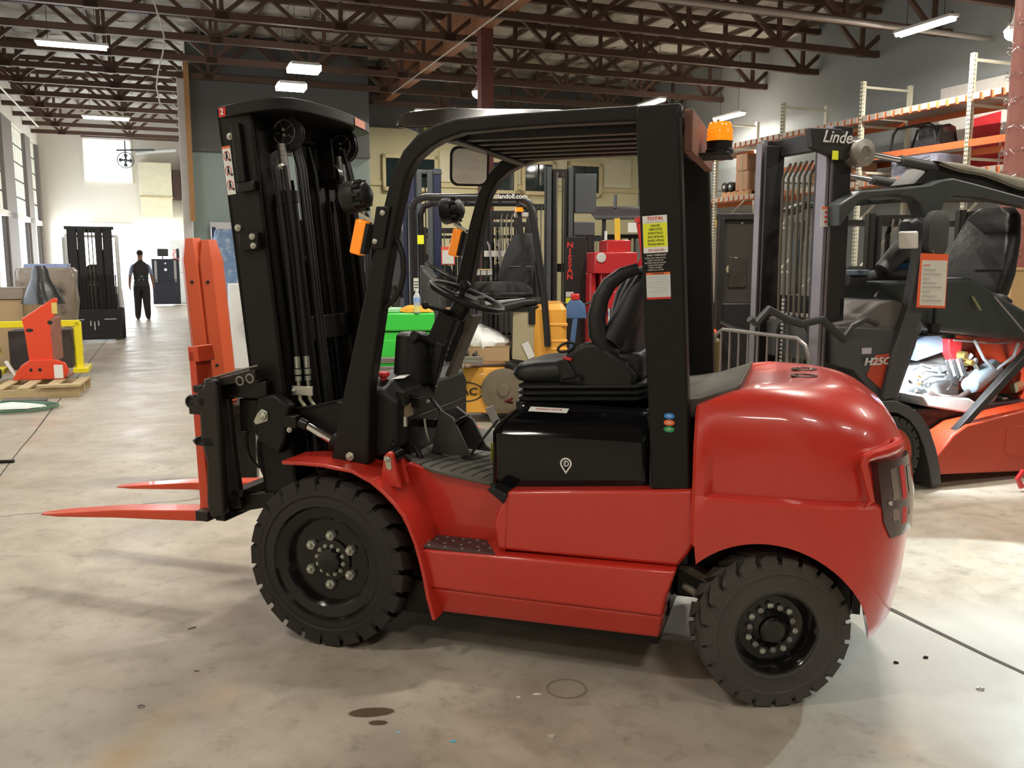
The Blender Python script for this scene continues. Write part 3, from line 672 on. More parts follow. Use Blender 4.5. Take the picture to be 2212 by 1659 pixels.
# ---- overhead guard
FPF = [(.022, .74), (-.053, 1.056), (-.167, 1.489), (-.227, 1.715), (-.275, 1.875), (-.325, 1.965), (-.384, 2.022), (-.457, 2.056), (-.54, 2.073), (-.746, 2.080), (-.919, 2.082), (-1.204, 2.083), (-1.36, 2.083)]
FPB = [(-.150, .742), (-.166, 1.052), (-.250, 1.510), (-.294, 1.712), (-.336, 1.865), (-.378, 1.932), (-.432, 1.972), (-.493, 2.001), (-.567, 2.020), (-.746, 2.028), (-.919, 2.031), (-1.204, 2.030), (-1.36, 2.030)]
guard = None
for sg in (1, -1):
    q = MB(); loops = []
    for a, b_ in zip(FPF, FPB): loops.append([(a[0], sg * .505, a[1]), (b_[0], sg * .505, b_[1]), (b_[0], sg * .435, b_[1]), (a[0], sg * .435, a[1])])
    q.loft(loops)
    if guard is None: guard = q.build('overhead_guard', black, FL, .010, smooth=30, seg=3)
    else: q.build('guard_front_post', black, guard, .010, smooth=30, seg=3)
    q = MB(); q.loft([[(-1.288, sg * .507, .735), (-1.428, sg * .507, .74), (-1.428, sg * .43, .74), (-1.288, sg * .43, .735)], [(-1.205, sg * .507, 2.03), (-1.357, sg * .507, 2.03), (-1.357, sg * .43, 2.03), (-1.205, sg * .43, 2.03)], [(-1.203, sg * .507, 2.082), (-1.357, sg * .507, 2.082), (-1.357, sg * .43, 2.082), (-1.203, sg * .43, 2.082)]])
    q.build('guard_rear_post', black, guard, .010, smooth=30, seg=3)
q = MB(); q.bb(-.52, -.47, -.44, .44, 2.0, 2.062); q.bb(-1.35, -1.25, -.44, .44, 2.0, 2.07); q.build('guard_crossbar', black, guard, .006)
for i in range(6):
    y = -.33 + i * .132; MB().bb(-.50, -1.28, y - .03, y + .03, 2.012, 2.062).build('guard_bar', black, guard, .006)
q = MB(); q.loft([[(x, y * k_, z) for y, z in ((-.40, z0_), (.40, z0_), (.38, z1_), (-.38, z1_))] for (x, k_, z0_, z1_) in ((-.20, .74, 2.095, 2.105), (-.215, .78, 2.085, 2.128), (-.26, .82, 2.075, 2.140), (-.45, .95, 2.066, 2.138), (-1.26, 1.0, 2.066, 2.080))])
q.build('rain_cover', M('brown_black_cover', (.02, .014, .013), .15, 0, .2, 6, coat=.4), guard, .01)
q = MB(); q.bb(-.075, .10, .44, .50, .742, .80); 
q = MB(); hexn(q, (-.075, .508, .775), .018, .012, n=12); hexn(q, (-.075, -.52, .775), .018, .012, n=12); q.build('post_bolt', zinc, guard, smooth=25)
# doubler plate with signal lamp and work lamp
for sg in (1, -1):
    q = MB(); q.prism([(-.185, 1.60), (-.215, 1.76), (-.275, 1.76), (-.240, 1.60)], 'y', sg * .504, sg * .516); dp = q.build('lamp_plate', black, guard, .004)
    for (x, z) in ((-.243, 1.735), (-.208, 1.628)): q = MB(); q.sph((x, sg * .519, z), (.012, .007, .012), 10, 6); q.build('plate_bolt', zinc, dp)
    T = MT(-.150, sg * .50, 1.642, ry=-14)
    MB(T).box((.012, 0, 0), (.05, .052, .135)).build('turn_signal_lamp', amber, guard, .008)
    MB(T).box((-.018, 0, 0), (.018, .05, .12)).build('signal_base', blackpl, guard, .004)
    T = MT(-.115, sg * .49, 1.80, ry=8)
    q = MB(T); q.lathe([(.025, -.065), (.048, -.05), (.052, -.02), (.062, -.015), (.064, .035), (.058, .045)], (0, 0, 0), 'x', 20); wl_ = q.build('work_lamp', blackpl, guard, .002)
    for k_ in range(10):
        a = 2 * PI * k_ / 10; q = MB(T); q.box((-.005, .056 * math.cos(a), .056 * math.sin(a)), (.075, .012, .012)); q.build('cooling_fin', blackpl, wl_)
    q = MB(T); q.lathe([(.054, .046), (.03, .050), (.001, .051)], ax='x', n=20, cap=False); q.build('lens', M('clear_lens', (.5, .5, .5), .05, .6), wl_)
    q = MB(); q.beam((-.135, sg * .49, 1.735), (-.20, sg * .49, 1.70), .03, .012); q.sph((-.15, sg * .49, 1.742), .013, 8, 6); q.build('lamp_bracket', zinc, guard)
    q = MB(); q.tube([(-.15, sg * .485, 1.75), (-.168, sg * .49, 1.725), (-.165, sg * .49, 1.70), (-.19, sg * .49, 1.70)], .004, 6); q.build('lamp_cable', blackpl, guard)
# grab handle
q = MB(); q.tube([(-.262, .47, 1.648), (-.285, .47, 1.622), (-.303, .47, 1.575), (-.305, .47, 1.505), (-.292, .47, 1.452), (-.262, .47, 1.405), (-.212, .47, 1.366), (-.19, .47, 1.36)], .012, 8); q.build('grab_handle', blackpl, guard)
# stickers on the rear post
def decal(name, pts, mat, par, y=.5085): return MB().add([(p[0], y, p[1]) for p in pts], [(0, 1, 2, 3)]).build(name, mat, par, smooth=0)
ST = math.atan2(-.084, -1.3)  # lean of the post
def D(u, v):  # sticker frame: u to the image right (-x), v up, origin at top-left of the sticker
    ang = R(3.2); return (-1.236 - u * math.cos(ang) + v * math.sin(ang) * 1.0, 1.707 + v * math.cos(ang) + u * .055)
def dq(u0, u1, v0, v1): return [D(u0, v0), D(u1, v0), D(u1, v1), D(u0, v1)]
st_ = decal('service_sticker', dq(0, .085, -.128, 0), white, guard, .5080)
decal('sticker_panel', dq(.001, .084, -.108, -.026), yellow, st_, .5084)
def dtext(s, u, v, size, mat, sx=1.0, bold=.0001, par=None, shear=0.0):
    p = D(u, v); return text('sticker_text', s, size, mat, par or st_, (p[0], .5088, p[1]), (R(90), R(-3.2), R(180)), .0001, bold, sx, shear)
dtext('TOTAL', .043, -.0105, .0155, redp, 1.15, .0004, shear=.2)
for u in range(14): decal('sticker_hatch', dq(.012 + u * .0045, .0135 + u * .0045, -.024, -.0195), greyp, st_, .5086)
for i, s_ in enumerate(('SALES', 'SERVICE', 'RENTALS', 'RACKING', 'SHELVING', 'TRAINING')): dtext(s_, .044, -.035 - i * .0128, .0112, blackp, 1.12, .0002)
dtext('(877) 868-2500', .044, -.119, .0095, M('pink_print', (.6, .25, .25), .5), .95, .0003)
dtext('DAILY CHECKLIST', .045, -.136, .0085, white, 1.0, .0001)
for i, s_ in enumerate(('CHECK FOR OPERATION', 'CHECK WATER OR', 'BATTERY GAUGE HOURS', 'CHECK FOR LEAKS', 'CHECK WHEELS', 'CHECK ALL FLUIDS')): dtext(s_, .040, -.146 - i * .0082, .0068, white, .95, .0)
st2 = decal('warning_sticker', dq(.006, .090, -.285, -.196), M('pale_sticker', (.60, .63, .62), .35), guard, .5080)
decal('sticker_band', dq(.006, .090, -.204, -.196), orp, st2, .5084); decal('sticker_band', dq(.006, .090, -.289, -.282), redp, st2, .5084)
dtext('WARNING', .048, -.200, .007, blackp, 1.2, .0002, st2)
for i in range(7): decal('printed_line', dq(.012 + (i % 2) * .02, .082, -.2135 - i * .0085, -.2118 - i * .0085), M('faint_print', (.45, .47, .47), .5), st2, .5083)
for (z, mt_, s_) in ((1.009, bluep, 'OK'), (.985, orp, 'OK'), (.961, greenp, 'OK')):
    q = MB(); q.lathe([(.0001, 0), (.0001, .0001)], (0, 0, 0), 'y', 4); q = MB()
    n_ = 28; q.add([(-1.346 + .019 * math.cos(2 * PI * i / n_), .5082, z + .0108 * math.sin(2 * PI * i / n_)) for i in range(n_)], [list(range(n_))]); o_ = q.build('check_sticker', mt_, guard, smooth=0)
    text('sticker_text', s_, .0105, white, o_, (-1.346, .5088, z), (R(90), 0, R(180)), .0001, .0002, 1.1)
# sheets between the posts at the roof rear, number plate bracket and amber beacon
q = MB(); q.bb(-1.36, -1.39, -.30, .42, 1.93, 2.075); q.build('rear_bracket', M('rusty_bracket', (.20, .09, .06), .7, .2, .5, 20), guard, .004)
bx, by, bz = -1.455, .12, 1.955
q = MB(); q.bb(-1.34, -1.50, .03, .21, 1.940, 1.950); q.build('beacon_shelf', black, guard, .002)
q = MB(); q.lathe([(.052, 0), (.052, .012), (.047, .018), (.047, .040), (.050, .044)], (bx, by, bz), 'z', 28); bc = q.build('beacon_base', blackpl, guard)
q = MB(); q.lathe([(.048, .044), (.047, .06), (.044, .10), (.040, .113), (.001, .116)], (bx, by, bz), 'z', 28, cap=False)
for k_ in range(3): q.lathe([(.0478, .056 + k_ * .014), (.0492, .059 + k_ * .014), (.0470, .062 + k_ * .014)], (bx, by, bz), 'z', 28, cap=False)
q.build('beacon_lens', M('amber_dome', (1, .25, .01), .12, 0, .1, 30, coat=.6, emit=((1, .22, .005), .55)), bc, 0, smooth=60)
# mirror
T = MT(-.40, 0, 1.955) @ Matrix.Rotation(R(-60), 4, 'Z') @ Matrix.Rotation(R(-9), 4, 'Y')
def rr2(w_, h_, r, n=5): return [(p[0], p[1]) for p in rrect(-w_ / 2, w_ / 2, -h_ / 2, h_ / 2, 0, r, n)]
q = MB(T); q.loft([[(.016, a, b_) for a, b_ in rr2(.150, .150, .03)], [(.006, a, b_) for a, b_ in rr2(.168, .165, .035)], [(-.010, a, b_) for a, b_ in rr2(.168, .165, .035)]]); mi = q.build('rear_view_mirror', blackpl, guard, 0, smooth=30)
q = MB(T); q.loft([[(-.0102, a, b_) for a, b_ in rr2(.150, .147, .03)], [(-.0125, a, b_) for a, b_ in rr2(.148, .145, .03)]]); q.build('mirror_glass', mirror, mi, smooth=20)
q = MB(); q.tube([(-.40, 0, 2.03), (-.395, 0, 2.0), (-.385, 0, 1.96)], .007, 8); q.build('mirror_arm', blackpl, mi)

# ---- dash and steering
q = MB()
q.loft([[(-.02, y, z) for y, z in ((-.40, .76), (.42, .76), (.42, 1.03), (.36, 1.07), (-.36, 1.07), (-.40, 1.03))], [(-.18, y, z) for y, z in ((-.40, .76), (.42, .76), (.42, 1.03), (.36, 1.07), (-.36, 1.07), (-.40, 1.03))], [(-.235, y, z) for y, z in ((-.38, .80), (.40, .80), (.40, .98), (.34, 1.02), (-.34, 1.02), (-.38, .98))]])
dash = q.build('dashboard', blackpl, FL, .012)
q = MB(); q.cyl((-.15, .35, 1.055), (-.15, .35, 1.085), .014); q.lathe([(.015, .085 - .005), (.026, .085), (.026, .097), (.020, .102)], (-.15, .35, 1.0), 'z', 20); q.build('emergency_button', redp, dash, .001, label='red emergency stop button')
q = MB(MT(-.185, .26, 1.071, ry=6, rz=12)); q.box((0, 0, 0), (.055, .12, .002)); q.build('dash_label', white, dash)
q = MB(); q.box((-.238, .30, .94), (.006, .08, .055)); q.build('data_plate', M('brass_plate', (.42, .32, .20), .45, .3, .15, 40), dash)
q = MB(); q.loft([[(-.06 + .075 * math.cos(a) * k_, .0 + .075 * math.sin(a) * k_, z) for a in [2 * PI * i / 24 for i in range(24)]] for (z, k_) in ((1.03, 1.12), (1.07, 1.15), (1.20, 1.0), (1.235, .95), (1.242, .82))])
o_ = q.build('fluid_canister', blackpl, FL, 0, smooth=40); o_.location = (-.11, .10, .0); MB().lathe([(.060, 1.243), (.055, 1.247), (.001, 1.248)], (-.06, 0, 0), ax='z', n=24, cap=False).build('canister_lid', M('grey_lid', (.10, .10, .10), .5), o_)
q = MB(); q.beam((-.165, .06, .98), (-.335, .06, 1.33), .08, .09); q.beam((-.25, .09, 1.02), (-.30, .10, 1.21), .03, .05); col_ = q.build('steering_column', blackpl, FL, .012)
q = MB(); q.beam((-.30, -.02, 1.05), (-.42, -.02, 1.32), .11, .02); q.build('column_side_plate', M('dusty_brown_plate', (.09, .075, .06), .6, .2, .2, 15), col_, .003)
q = MB(); q.tube([(-.22, .02, .98), (-.27, .06, 1.10), (-.31, .08, 1.20), (-.335, .07, 1.27)], .022, 10)
for i in range(9): z = 1.0 + i * .028; q.lathe([(.020, 0), (.028, .006), (.020, .012)], (-.225 - (z - .98) * .37, .045 + (z - .98) * .08, z), 'z', 10)
q.build('bellows_boot', vinyl, col_)
WT = MT(-.392, .02, 1.402, ry=-22)
q = MB(WT); q.tube([(.165 * math.cos(2 * PI * i / 40), .165 * math.sin(2 * PI * i / 40), 0) for i in range(40)], .0125, 10, True); sw = q.build('steering_wheel', blackpl, FL)
q = MB(WT)
for a in (20, 140, 260): q.beam((0, 0, -.012), (.16 * math.cos(R(a)), .16 * math.sin(R(a)), 0), .028, .012)
q.lathe([(.055, -.035), (.06, -.012), (.045, .006), (.001, .010)], ax='z', n=24, cap=False); q.cyl((0, 0, -.03), (.015, 0, -.10), .04); q.build('wheel_hub', blackpl, sw, .003)
q = MB(WT); q.cyl((-.01, .10, .0), (-.01, .10, .035), .012); q.lathe([(.008, .03), (.017, .04), (.024, .055), (.022, .07), (.012, .078), (.001, .08)], (-.01, .10, 0), 'z', 16, cap=False); q.build('spinner_knob', blackpl, sw)
q = MB(); q.tube([(-.335, .04, 1.33), (-.31, .20, 1.36), (-.30, .245, 1.37)], .008, 8); q.sph((-.30, .255, 1.372), .016, 10, 8); q.build('direction_lever', blackpl, col_)
q = MB(); q.tube([(-.27, .10, 1.20), (-.23, .14, 1.23), (-.22, .17, 1.235)], .017, 10); q.cyl((-.22, .17, 1.235), (-.213, .19, 1.24), .023); q.build('tilt_lever', blackpl, col_, .003)
q = MB(); hexn(q, (-.218, .13, 1.045), .012, .01); hexn(q, (-.205, .14, .985), .014, .012); hexn(q, (-.25, .13, .95), .010, .01); q.build('column_bolt', zinc, col_, smooth=25)
# hydraulics, wiring and pedals in front of the driver
q = MB()
random.seed(11)
for i in range(14):
    a = Vector((random.uniform(-.30, -.08), random.uniform(.0, .40), random.uniform(.76, 1.02))); b_ = a + Vector((random.uniform(-.12, .05), random.uniform(-.05, .12), random.uniform(-.16, .05))); m_ = (a + b_) / 2 + Vector((random.uniform(-.05, .05), .03, random.uniform(-.04, .04)))
    q.tube([a, m_, b_], random.uniform(.006, .014), 6)
for i in range(7): q.box((random.uniform(-.28, -.12), random.uniform(.1, .38), random.uniform(.78, 1.0)), (random.uniform(.03, .08), .05, random.uniform(.03, .07)))
q.bb(-.24, -.10, -.35, .30, .74, .90)
q.build('hydraulic_lines', greasy, FL, .004, kind='stuff')
q = MB(); q.tube([(-.295, .27, .90), (-.30, .27, .86), (-.305, .25, .80)], .006); q.build('brake_linkage', zinc, FL); MB().box((-.26, .38, .905), (.012, .012, .04)).build('bracket_tab', zinc, FL)
plate = M('grey_black_pedal_sheet', (.05, .05, .048), .5, .3, .25, 12)
q = MB(); q.prism([(-.30, .745), (-.30, .90), (-.36, .925), (-.44, .87), (-.50, .76), (-.54, .735)], 'y', .06, .08); q.prism([(-.30, .745), (-.34, .93), (-.40, .90), (-.48, .74)], 'y', .20, .215); pd = q.build('pedal_bracket', plate, FL, .003)
q = MB(MT(-.37, .16, .85, ry=38)); q.box((0, 0, 0), (.16, .11, .008)); q.build('brake_pedal', plate, FL, .003)
q = MB(MT(-.53, .06, .885, ry=118)); q.prism([(-.05, -.045), (.075, -.03), (.075, .05), (-.05, .045)], 'z', -.003, .003); q.build('accelerator_pedal', M('aluminium_pedal', (.30, .28, .25), .4, .6), FL, .002)
q = MB(MT(-.50, .11, .80, ry=52)); q.box((0, 0, 0), (.22, .035, .006)); q.build('pedal_arm', plate, FL, .002)

# ---- seat
SEAT = None
q = MB(); 
lev = [(1.078, -.02), (1.060, .012), (1.040, .0), (1.024, .014), (1.004, .0), (.990, .012)]
for i, (z, g) in enumerate(lev): pass
loops = []
for z, g in ((.985, -.01), (.996, .012), (1.006, .014), (1.012, -.004), (1.020, .012), (1.030, .014), (1.037, -.004), (1.046, .012), (1.056, .012), (1.064, -.01)):
    loops.append([(x, y, zz + max(0, (-x - 1.08)) * .22) for (x, y, zz) in rrect(-1.22 - g, -.70 + g, -.235 - g, .235 + g, z, .05)])
q.loft(loops); seat = q.build('seat_suspension', vinyl, FL, 0, smooth=25, label='black ribbed seat bellows')
q = MB(); loops = []
for (z, g) in ((1.062, -.04), (1.072, -.012), (1.095, 0), (1.115, -.003), (1.135, -.02), (1.146, -.055), (1.15, -.10)):
    loops.append([(x, y, zz + max(0, -.72 - x) * .10 * (1 if z > 1.08 else .2)) for (x, y, zz) in rrect(-1.16 - g * .2, -.655 + g, -.235 - g * .8, .235 + g * .8, z, .07)])
q.loft(loops); q.build('seat_cushion', vinyl, seat, 0, smooth=60)
# hip restraints
for sg in (1, -1):
    q = MB(); P_ = [(-.86, 1.07), (-.88, 1.155), (-.90, 1.195), (-.97, 1.235), (-1.03, 1.238), (-1.08, 1.20), (-1.14, 1.165), (-1.18, 1.12), (-1.17, 1.06), (-1.0, 1.055)]
    q.prism(P_, 'y', sg * .175, sg * .245); q.build('hip_restraint', blackpl, seat, .018, smooth=50, seg=3)
    if sg == 1:
        q = MB(); q.prism([(-.885, 1.085), (-.86, 1.16), (-.90, 1.175), (-.945, 1.10)], 'y', .245, .262); q.build('belt_anchor', blackpl, seat, .006)
        q = MB(MT(-.895, .235, 1.215, ry=20, rz=15)); q.tube([(.034 * math.cos(a), 0 + .0, .016 * math.sin(a)) for a in [2 * PI * i / 14 for i in range(14)]], .006, 6, True); q.build('belt_tongue', blackpl, seat)
        q = MB(MT(-.905, .25, 1.172, ry=-12)); q.box((0, 0, 0), (.035, .02, .012)); q.build('buckle_button', redp, seat, .003)
        q = MB(); hexn(q, (-.955, .248, 1.095), .014, .012, n=12); q.build('pivot_cap', blackgl, seat)
q = MB(); q.bb(-1.20, -1.05, -.22, .22, 1.09, 1.2); q.build('seat_frame', blackpl, seat, .02)
# backrest: solid pad with two side loops like handles
q = MB(); loops = []
for (z, xf, xb, hy) in ((1.17, -1.04, -1.16, .19), (1.24, -1.035, -1.17, .215), (1.33, -1.06, -1.185, .20), (1.42, -1.085, -1.20, .17), (1.49, -1.115, -1.21, .15), (1.525, -1.15, -1.215, .10)):
    loops.append([(x, y, z) for (x, y, _) in rrect(xb, xf, -hy, hy, z, .04)])
q.loft(loops); q.build('backrest', vinyl, seat, 0, smooth=60)
for sg in (1, -1):
    q = MB(); q.tube([(-1.17, sg * .19, 1.525), (-1.11, sg * .205, 1.505), (-1.06, sg * .215, 1.465), (-1.03, sg * .225, 1.41), (-1.015, sg * .23, 1.34), (-1.02, sg * .225, 1.27), (-1.05, sg * .21, 1.215), (-1.09, sg * .19, 1.19)], [.022, .026, .030, .033, .036, .038, .036, .03], 12)
    q.tube([(-1.19, sg * .15, 1.50), (-1.155, sg * .17, 1.42), (-1.12, sg * .18, 1.33), (-1.07, sg * .20, 1.24)], [.03, .042, .055, .05], 12)
    q.build('backrest_bolster', vinyl, seat, 0, smooth=60)
q = MB(); q.bb(-.69, -1.26, -.25, .25, .955, .992); q.build('seat_base', black, seat, .006)
q = MB(); q.tube([(-.675, .25, 1.0), (-.64, .23, .985), (-.66, .20, .975)], .006); q.build('adjust_lever', M('dull_red_lever', (.25, .05, .05), .5), seat)

# ---- mast (leans forward)
LEAN = 5.7
TM = Matrix.Translation((.347, 0, .24)) @ Matrix.Rotation(R(LEAN), 4, 'Y')   # u = forward, w = along the mast
mast = None
def crail(y0, y1, u0, u1, w0, w1, t=.022, open_=-1):
    q = MB(TM); q.bb(u0, u1, y0, y0 + t, w0, w1); q.bb(u0, u0 + t, min(y0, y1), max(y0, y1), w0, w1); q.bb(u1 - t, u1, min(y0, y1), max(y0, y1), w0, w1); return q
def rail(name, ya, yb, u0, u1, w0, w1, par, mat=black, t=.022, web='out'):
    # ya outer side, yb inner side (toward centre)
    q = MB(TM); s_ = 1 if yb > ya else -1
    q.bb(u0, u1, ya, ya + s_ * t, w0, w1); q.bb(u0, u0 + t, ya, yb, w0, w1); q.bb(u1 - t, u1, ya, yb, w0, w1)
    return q.build(name, mat, par, .004)
mast = rail('mast', .385, .29, -.13, .04, .02, 1.955, FL); mast['label'] = 'black two-stage mast leaning forward'
rail('outer_rail', -.385, -.29, -.13, .04, .02, 1.955, mast)
rail('inner_rail', .28, .20, -.115, .055, .06, 1.92, mast, greasy); rail('inner_rail', -.28, -.20, -.115, .055, .06, 1.92, mast, greasy)
# top cap: thick plate bowed toward the driver
tp_ = [(.580, .30, 2.190), (.572, .385, 2.190), (.442, .412, 2.199), (.347, .42, 2.205), (.300, .415, 2.208), (.262, .39, 2.212), (.238, .345, 2.216), (.223, .25, 2.220), (.214, .12, 2.220), (.212, 0, 2.220), (.226, -.15, 2.220), (.262, -.36, 2.220), (.278, -.40, 2.220), (.32, -.43, 2.215), (.58, -.43, 2.19), (.60, -.3, 2.19), (.48, -.2, 2.20), (.48, .2, 2.20)]
q = MB(); q.loft([[(x, y, z - .048) for x, y, z in tp_], tp_]); tc_ = q.build('top_crossmember', black, mast, .004)
for a_ in ((-.13, -.08, -.38, .38, 1.84, 1.93), (-.14, -.11, -.28, .28, .95, 1.06), (-.15, -.10, -.39, .39, .04, .22), (-.14, -.115, -.28, .28, .42, .52)): MB(TM).bb(*a_).build('mast_crossmember', black, mast, .005)
# stickers on the mast
def mdecal(name, u0, u1, w0, w1, mat, par, y=.3862): return MB(TM).add([(u0, y, w0), (u1, y, w0), (u1, y, w1), (u0, y, w1)], [(0, 1, 2, 3)]).build(name, mat, par, smooth=0)
ws = mdecal('pictogram_label', .035, -.006, 1.60, 1.80, white, mast); mdecal('label_band', .035, -.006, 1.79, 1.80, orp, ws, .3864)
for k_ in range(3):
    zc = 1.76 - k_ * .06; q = MB(TM); q.tube([(.016 + .014 * math.cos(a), .3866, zc + .018 * math.sin(a)) for a in [2 * PI * i / 16 for i in range(16)]], .0016, 4, True); q.build('pictogram_ring', redp, ws)
    q = MB(TM); q.sph((.016, .3866, zc + .011), (.005, .0008, .005), 8, 5); q.bb(.011, .021, .3863, .3870, zc - .012, zc + .006); q.beam((.008, .3867, zc - .02), (.016, .3867, zc - .002), .003, .001); q.beam((.024, .3867, zc - .02), (.016, .3867, zc - .002), .003, .001); q.bb(-.003, .006, .3863, .3870, zc - .024, zc - .014); q.build('pictogram_figure', blackp, ws)
q = MB(); q.add([(.566, .3885, 2.146), (.527, .3955, 2.149), (.527, .3965, 2.187), (.566, .3895, 2.184)], [(0, 1, 2, 3)]); q.build('corner_sticker', redp, tc_, smooth=0)
q = MB(); q.add([(.2245, -.16, 2.178), (.2515, -.31, 2.178), (.2515, -.31, 2.213), (.2245, -.16, 2.213)], [(0, 1, 2, 3)]); cs = q.build('warning_label', M('red_white_label', (.75, .30, .22), .5, 0, .5, 60), tc_, smooth=0)
text('label_figure', '2', .034, white, tc_, (.547, .394, 2.167), (R(90), 0, R(170)), .0002, .0012)
# bolts and blocks on the rail side
for (u, w) in ((-.015, 1.835), (-.045, 1.836), (.002, 1.46)):
    q = MB(TM); hexn(q, (u, .384, w), .0155, .012, n=12); q.build('rail_bolt', zinc, mast, smooth=25)
q = MB(TM); q.bb(-.075, -.035, .385, .41, 1.64, 1.88); q.build('hose_cover', black, mast, .004)
q = MB(TM); q.bb(-.115, -.035, .385, .415, 1.60, 1.64); q.build('slide_bracket', blackgl, mast, .003)
q = MB(TM); q.bb(-.105, -.015, .385, .42, 1.36, 1.43); bk = q.build('rail_bracket', black, mast, .003)
for w in (1.375, 1.413): q = MB(TM); hexn(q, (-.085, .42, w), .0135, .010, n=12); q.build('bracket_bolt', zinc, bk, smooth=25)
# lift cylinders
for sg in (1, -1):
    q = MB(TM); q.cyl((-.165, sg * .245, .06), (-.165, sg * .245, 1.58), .038, n=20); lc = q.build('lift_cylinder', greasy, mast)
    q = MB(TM); q.cyl((-.165, sg * .245, 1.58), (-.165, sg * .245, 1.80), .020, n=16); q.build('piston_rod', steel, lc)
    q = MB(TM); q.cyl((-.165, sg * .245, 1.55), (-.165, sg * .245, 1.60), .043, n=20); q.build('gland_nut', greasy, lc); q = MB(TM); hexn(q, (-.175, sg * .245 + .03, 1.70), .014, .02); q.build('rod_bolt', zinc, lc)
q = MB(TM); q.cyl((-.05, 0, .10), (-.05, 0, 1.30), .052, n=20); q.sph((-.05, 0, 1.30), .052); q.build('free_lift_cylinder', greasy, mast)
# hose sheaves at the top
for (y, u) in ((.215, -.175), (-.27, -.175)):
    q = MB(TM); q.lathe([(.020, -.012), (.078, -.012), (.082, -.016), (.084, -.006), (.070, 0), (.084, .006), (.082, .016), (.078, .012), (.020, .012)], (u, y, 1.85), 'y', 32); sh_ = q.build('hose_sheave', blackpl, mast)
    q = MB(TM); q.tube([(u + .052 * math.cos(a), y + .016, 1.85 + .052 * math.sin(a)) for a in [2 * PI * i / 24 for i in range(24)]], .003, 5, True)
    for k_ in range(5): a = 2 * PI * k_ / 5; q.beam((u + .02 * math.cos(a), y + .015, 1.85 + .02 * math.sin(a)), (u + .052 * math.cos(a), y + .015, 1.85 + .052 * math.sin(a)), .004, .003)
    q.build('sheave_spokes', M('grey_worn_ring', (.16, .15, .16), .4, .3), sh_)
    for dw in (-.012, .012): q = MB(TM); hexn(q, (u, y + .014, 1.85 + dw), .008, .008); q.build('sheave_bolt', zinc, sh_)
q = MB(TM); q.prism([(-.20, 1.68), (-.12, 1.68), (-.12, 1.87), (-.20, 1.87)], 'y', -.135, -.125); q.build('sheave_plate', black, mast, .01)
q = MB(TM); q.lathe([(.02, -.02), (.06, -.02), (.06, .02), (.02, .02)], (-.155, -.16, 1.70), 'y', 28); q.build('chain_sheave', greasy, mast)
# hoses running down the mast
for i, (y, u, r_) in enumerate(((.19, -.20, .011), (.165, -.20, .011), (.14, -.20, .009), (-.24, -.215, .010), (-.265, -.215, .010), (-.07, -.13, .010), (.05, -.14, .010), (.075, -.14, .010))):
    q = MB(TM); q.tube([(u + .02, y, 1.83), (u, y, 1.70), (u, y, 1.2), (u + .004, y, .7), (u + .02, y, .25)], r_, 7); q.build('hydraulic_hose', blackpl, mast)
# lift chains with real links
def chain(y, u, w0, w1, par, p=.019, wd=.022):
    q = MB(TM); n = int((w1 - w0) / p)
    for k_ in range(n):
        w = w0 + k_ * p; s_ = .010 if k_ % 2 else .006
        for e in (-1, 1): q.box((u, y + e * s_, w), (.016 if k_ % 2 else .019, .0035, p * 1.25))
        q.cyl((u, y - wd / 2, w), (u, y + wd / 2, w), .004, n=6)
    return q.build('lift_chain', greasy, par, 0, smooth=0)
chain(-.16, -.215, .25, 1.68, mast); chain(.10, -.10, .25, 1.68, mast)
q = MB(TM); q.bb(-.105, -.09, -.19, .0, .2, 1.86); q.bb(-.08, -.07, .0, .20, .2, 1.5); q.build('mast_shield', M('dark_shield', (.011, .009, .008), .3), mast, .003)
# zinc steel pipes at the lower right of the mast
for (y, k_) in ((.335, 0), (.305, 1)):
    q = MB(); dx = -.028 * k_
    q.tube([(.262 + dx, y, 1.045), (.258 + dx, y, .965), (.235 + dx, y, .935), (.16 + dx, y, .895), (.11 + dx, y, .84)], .009, 8); pp = q.build('steel_pipe', M('zinc_pipe', (.40, .38, .28), .35, .7, .2, 30), mast)
    q = MB(); q.cyl((.262 + dx, y, 1.045), (.263 + dx, y, 1.065), .014, n=6); q.cyl((.263 + dx, y, 1.072), (.264 + dx, y, 1.095), .015, n=6); q.cyl((.264 + dx, y, 1.10), (.266 + dx, y, 1.15), .0125, n=10); q.build('pipe_fitting', zinc, pp, smooth=25)
    q = MB(); q.tube([(.266 + dx, y, 1.15), (.30 + dx, y, 1.6), (.34 + dx, y, 1.95)], .010, 7); q.build('hydraulic_hose', blackpl, mast)
q = MB(); q.bb(.185, .285, .345, .352, .985, 1.025); hexn(q, (.275, .352, 1.005), .010, .008); q.build('pipe_clamp', zinc, mast, .002)
# tilt lug and cylinder
q = MB(); q.prism([(.245, .955), (.315, 1.0), (.40, .985), (.425, .90), (.40, .79), (.30, .74), (.27, .80)], 'y', .385, .445); lug = q.build('tilt_bracket', black, mast, .012)
q = MB(); q.prism([(.395, .915), (.375, .935), (.345, .925), (.345, .885), (.405, .865), (.415, .88)], 'y', .445, .452); hexn(q, (.365, .452, .905), .018, .010, n=16); q.build('pin_keeper', zinc, lug, .002, smooth=25)
q = MB(); q.bb(.205, .27, .40, .455, .86, .915); q.cyl((.205, .43, .885), (.16, .43, .87), .024, n=16); ts = q.build('tilt_cylinder', greasy, FL, .006)
q = MB(); q.cyl((.175, .43, .876), (.05, .43, .815), .0175, n=20); q.build('tilt_rod', chrome, ts)
q = MB(); q.cyl((.055, .43, .817), (-.08, .40, .76), .038, n=24); q.build('tilt_barrel', black, ts, .003)
q = MB(); hexn(q, (.235, .455, .855), .012, .010, n=12); q.build('clevis_bolt', zinc, ts)
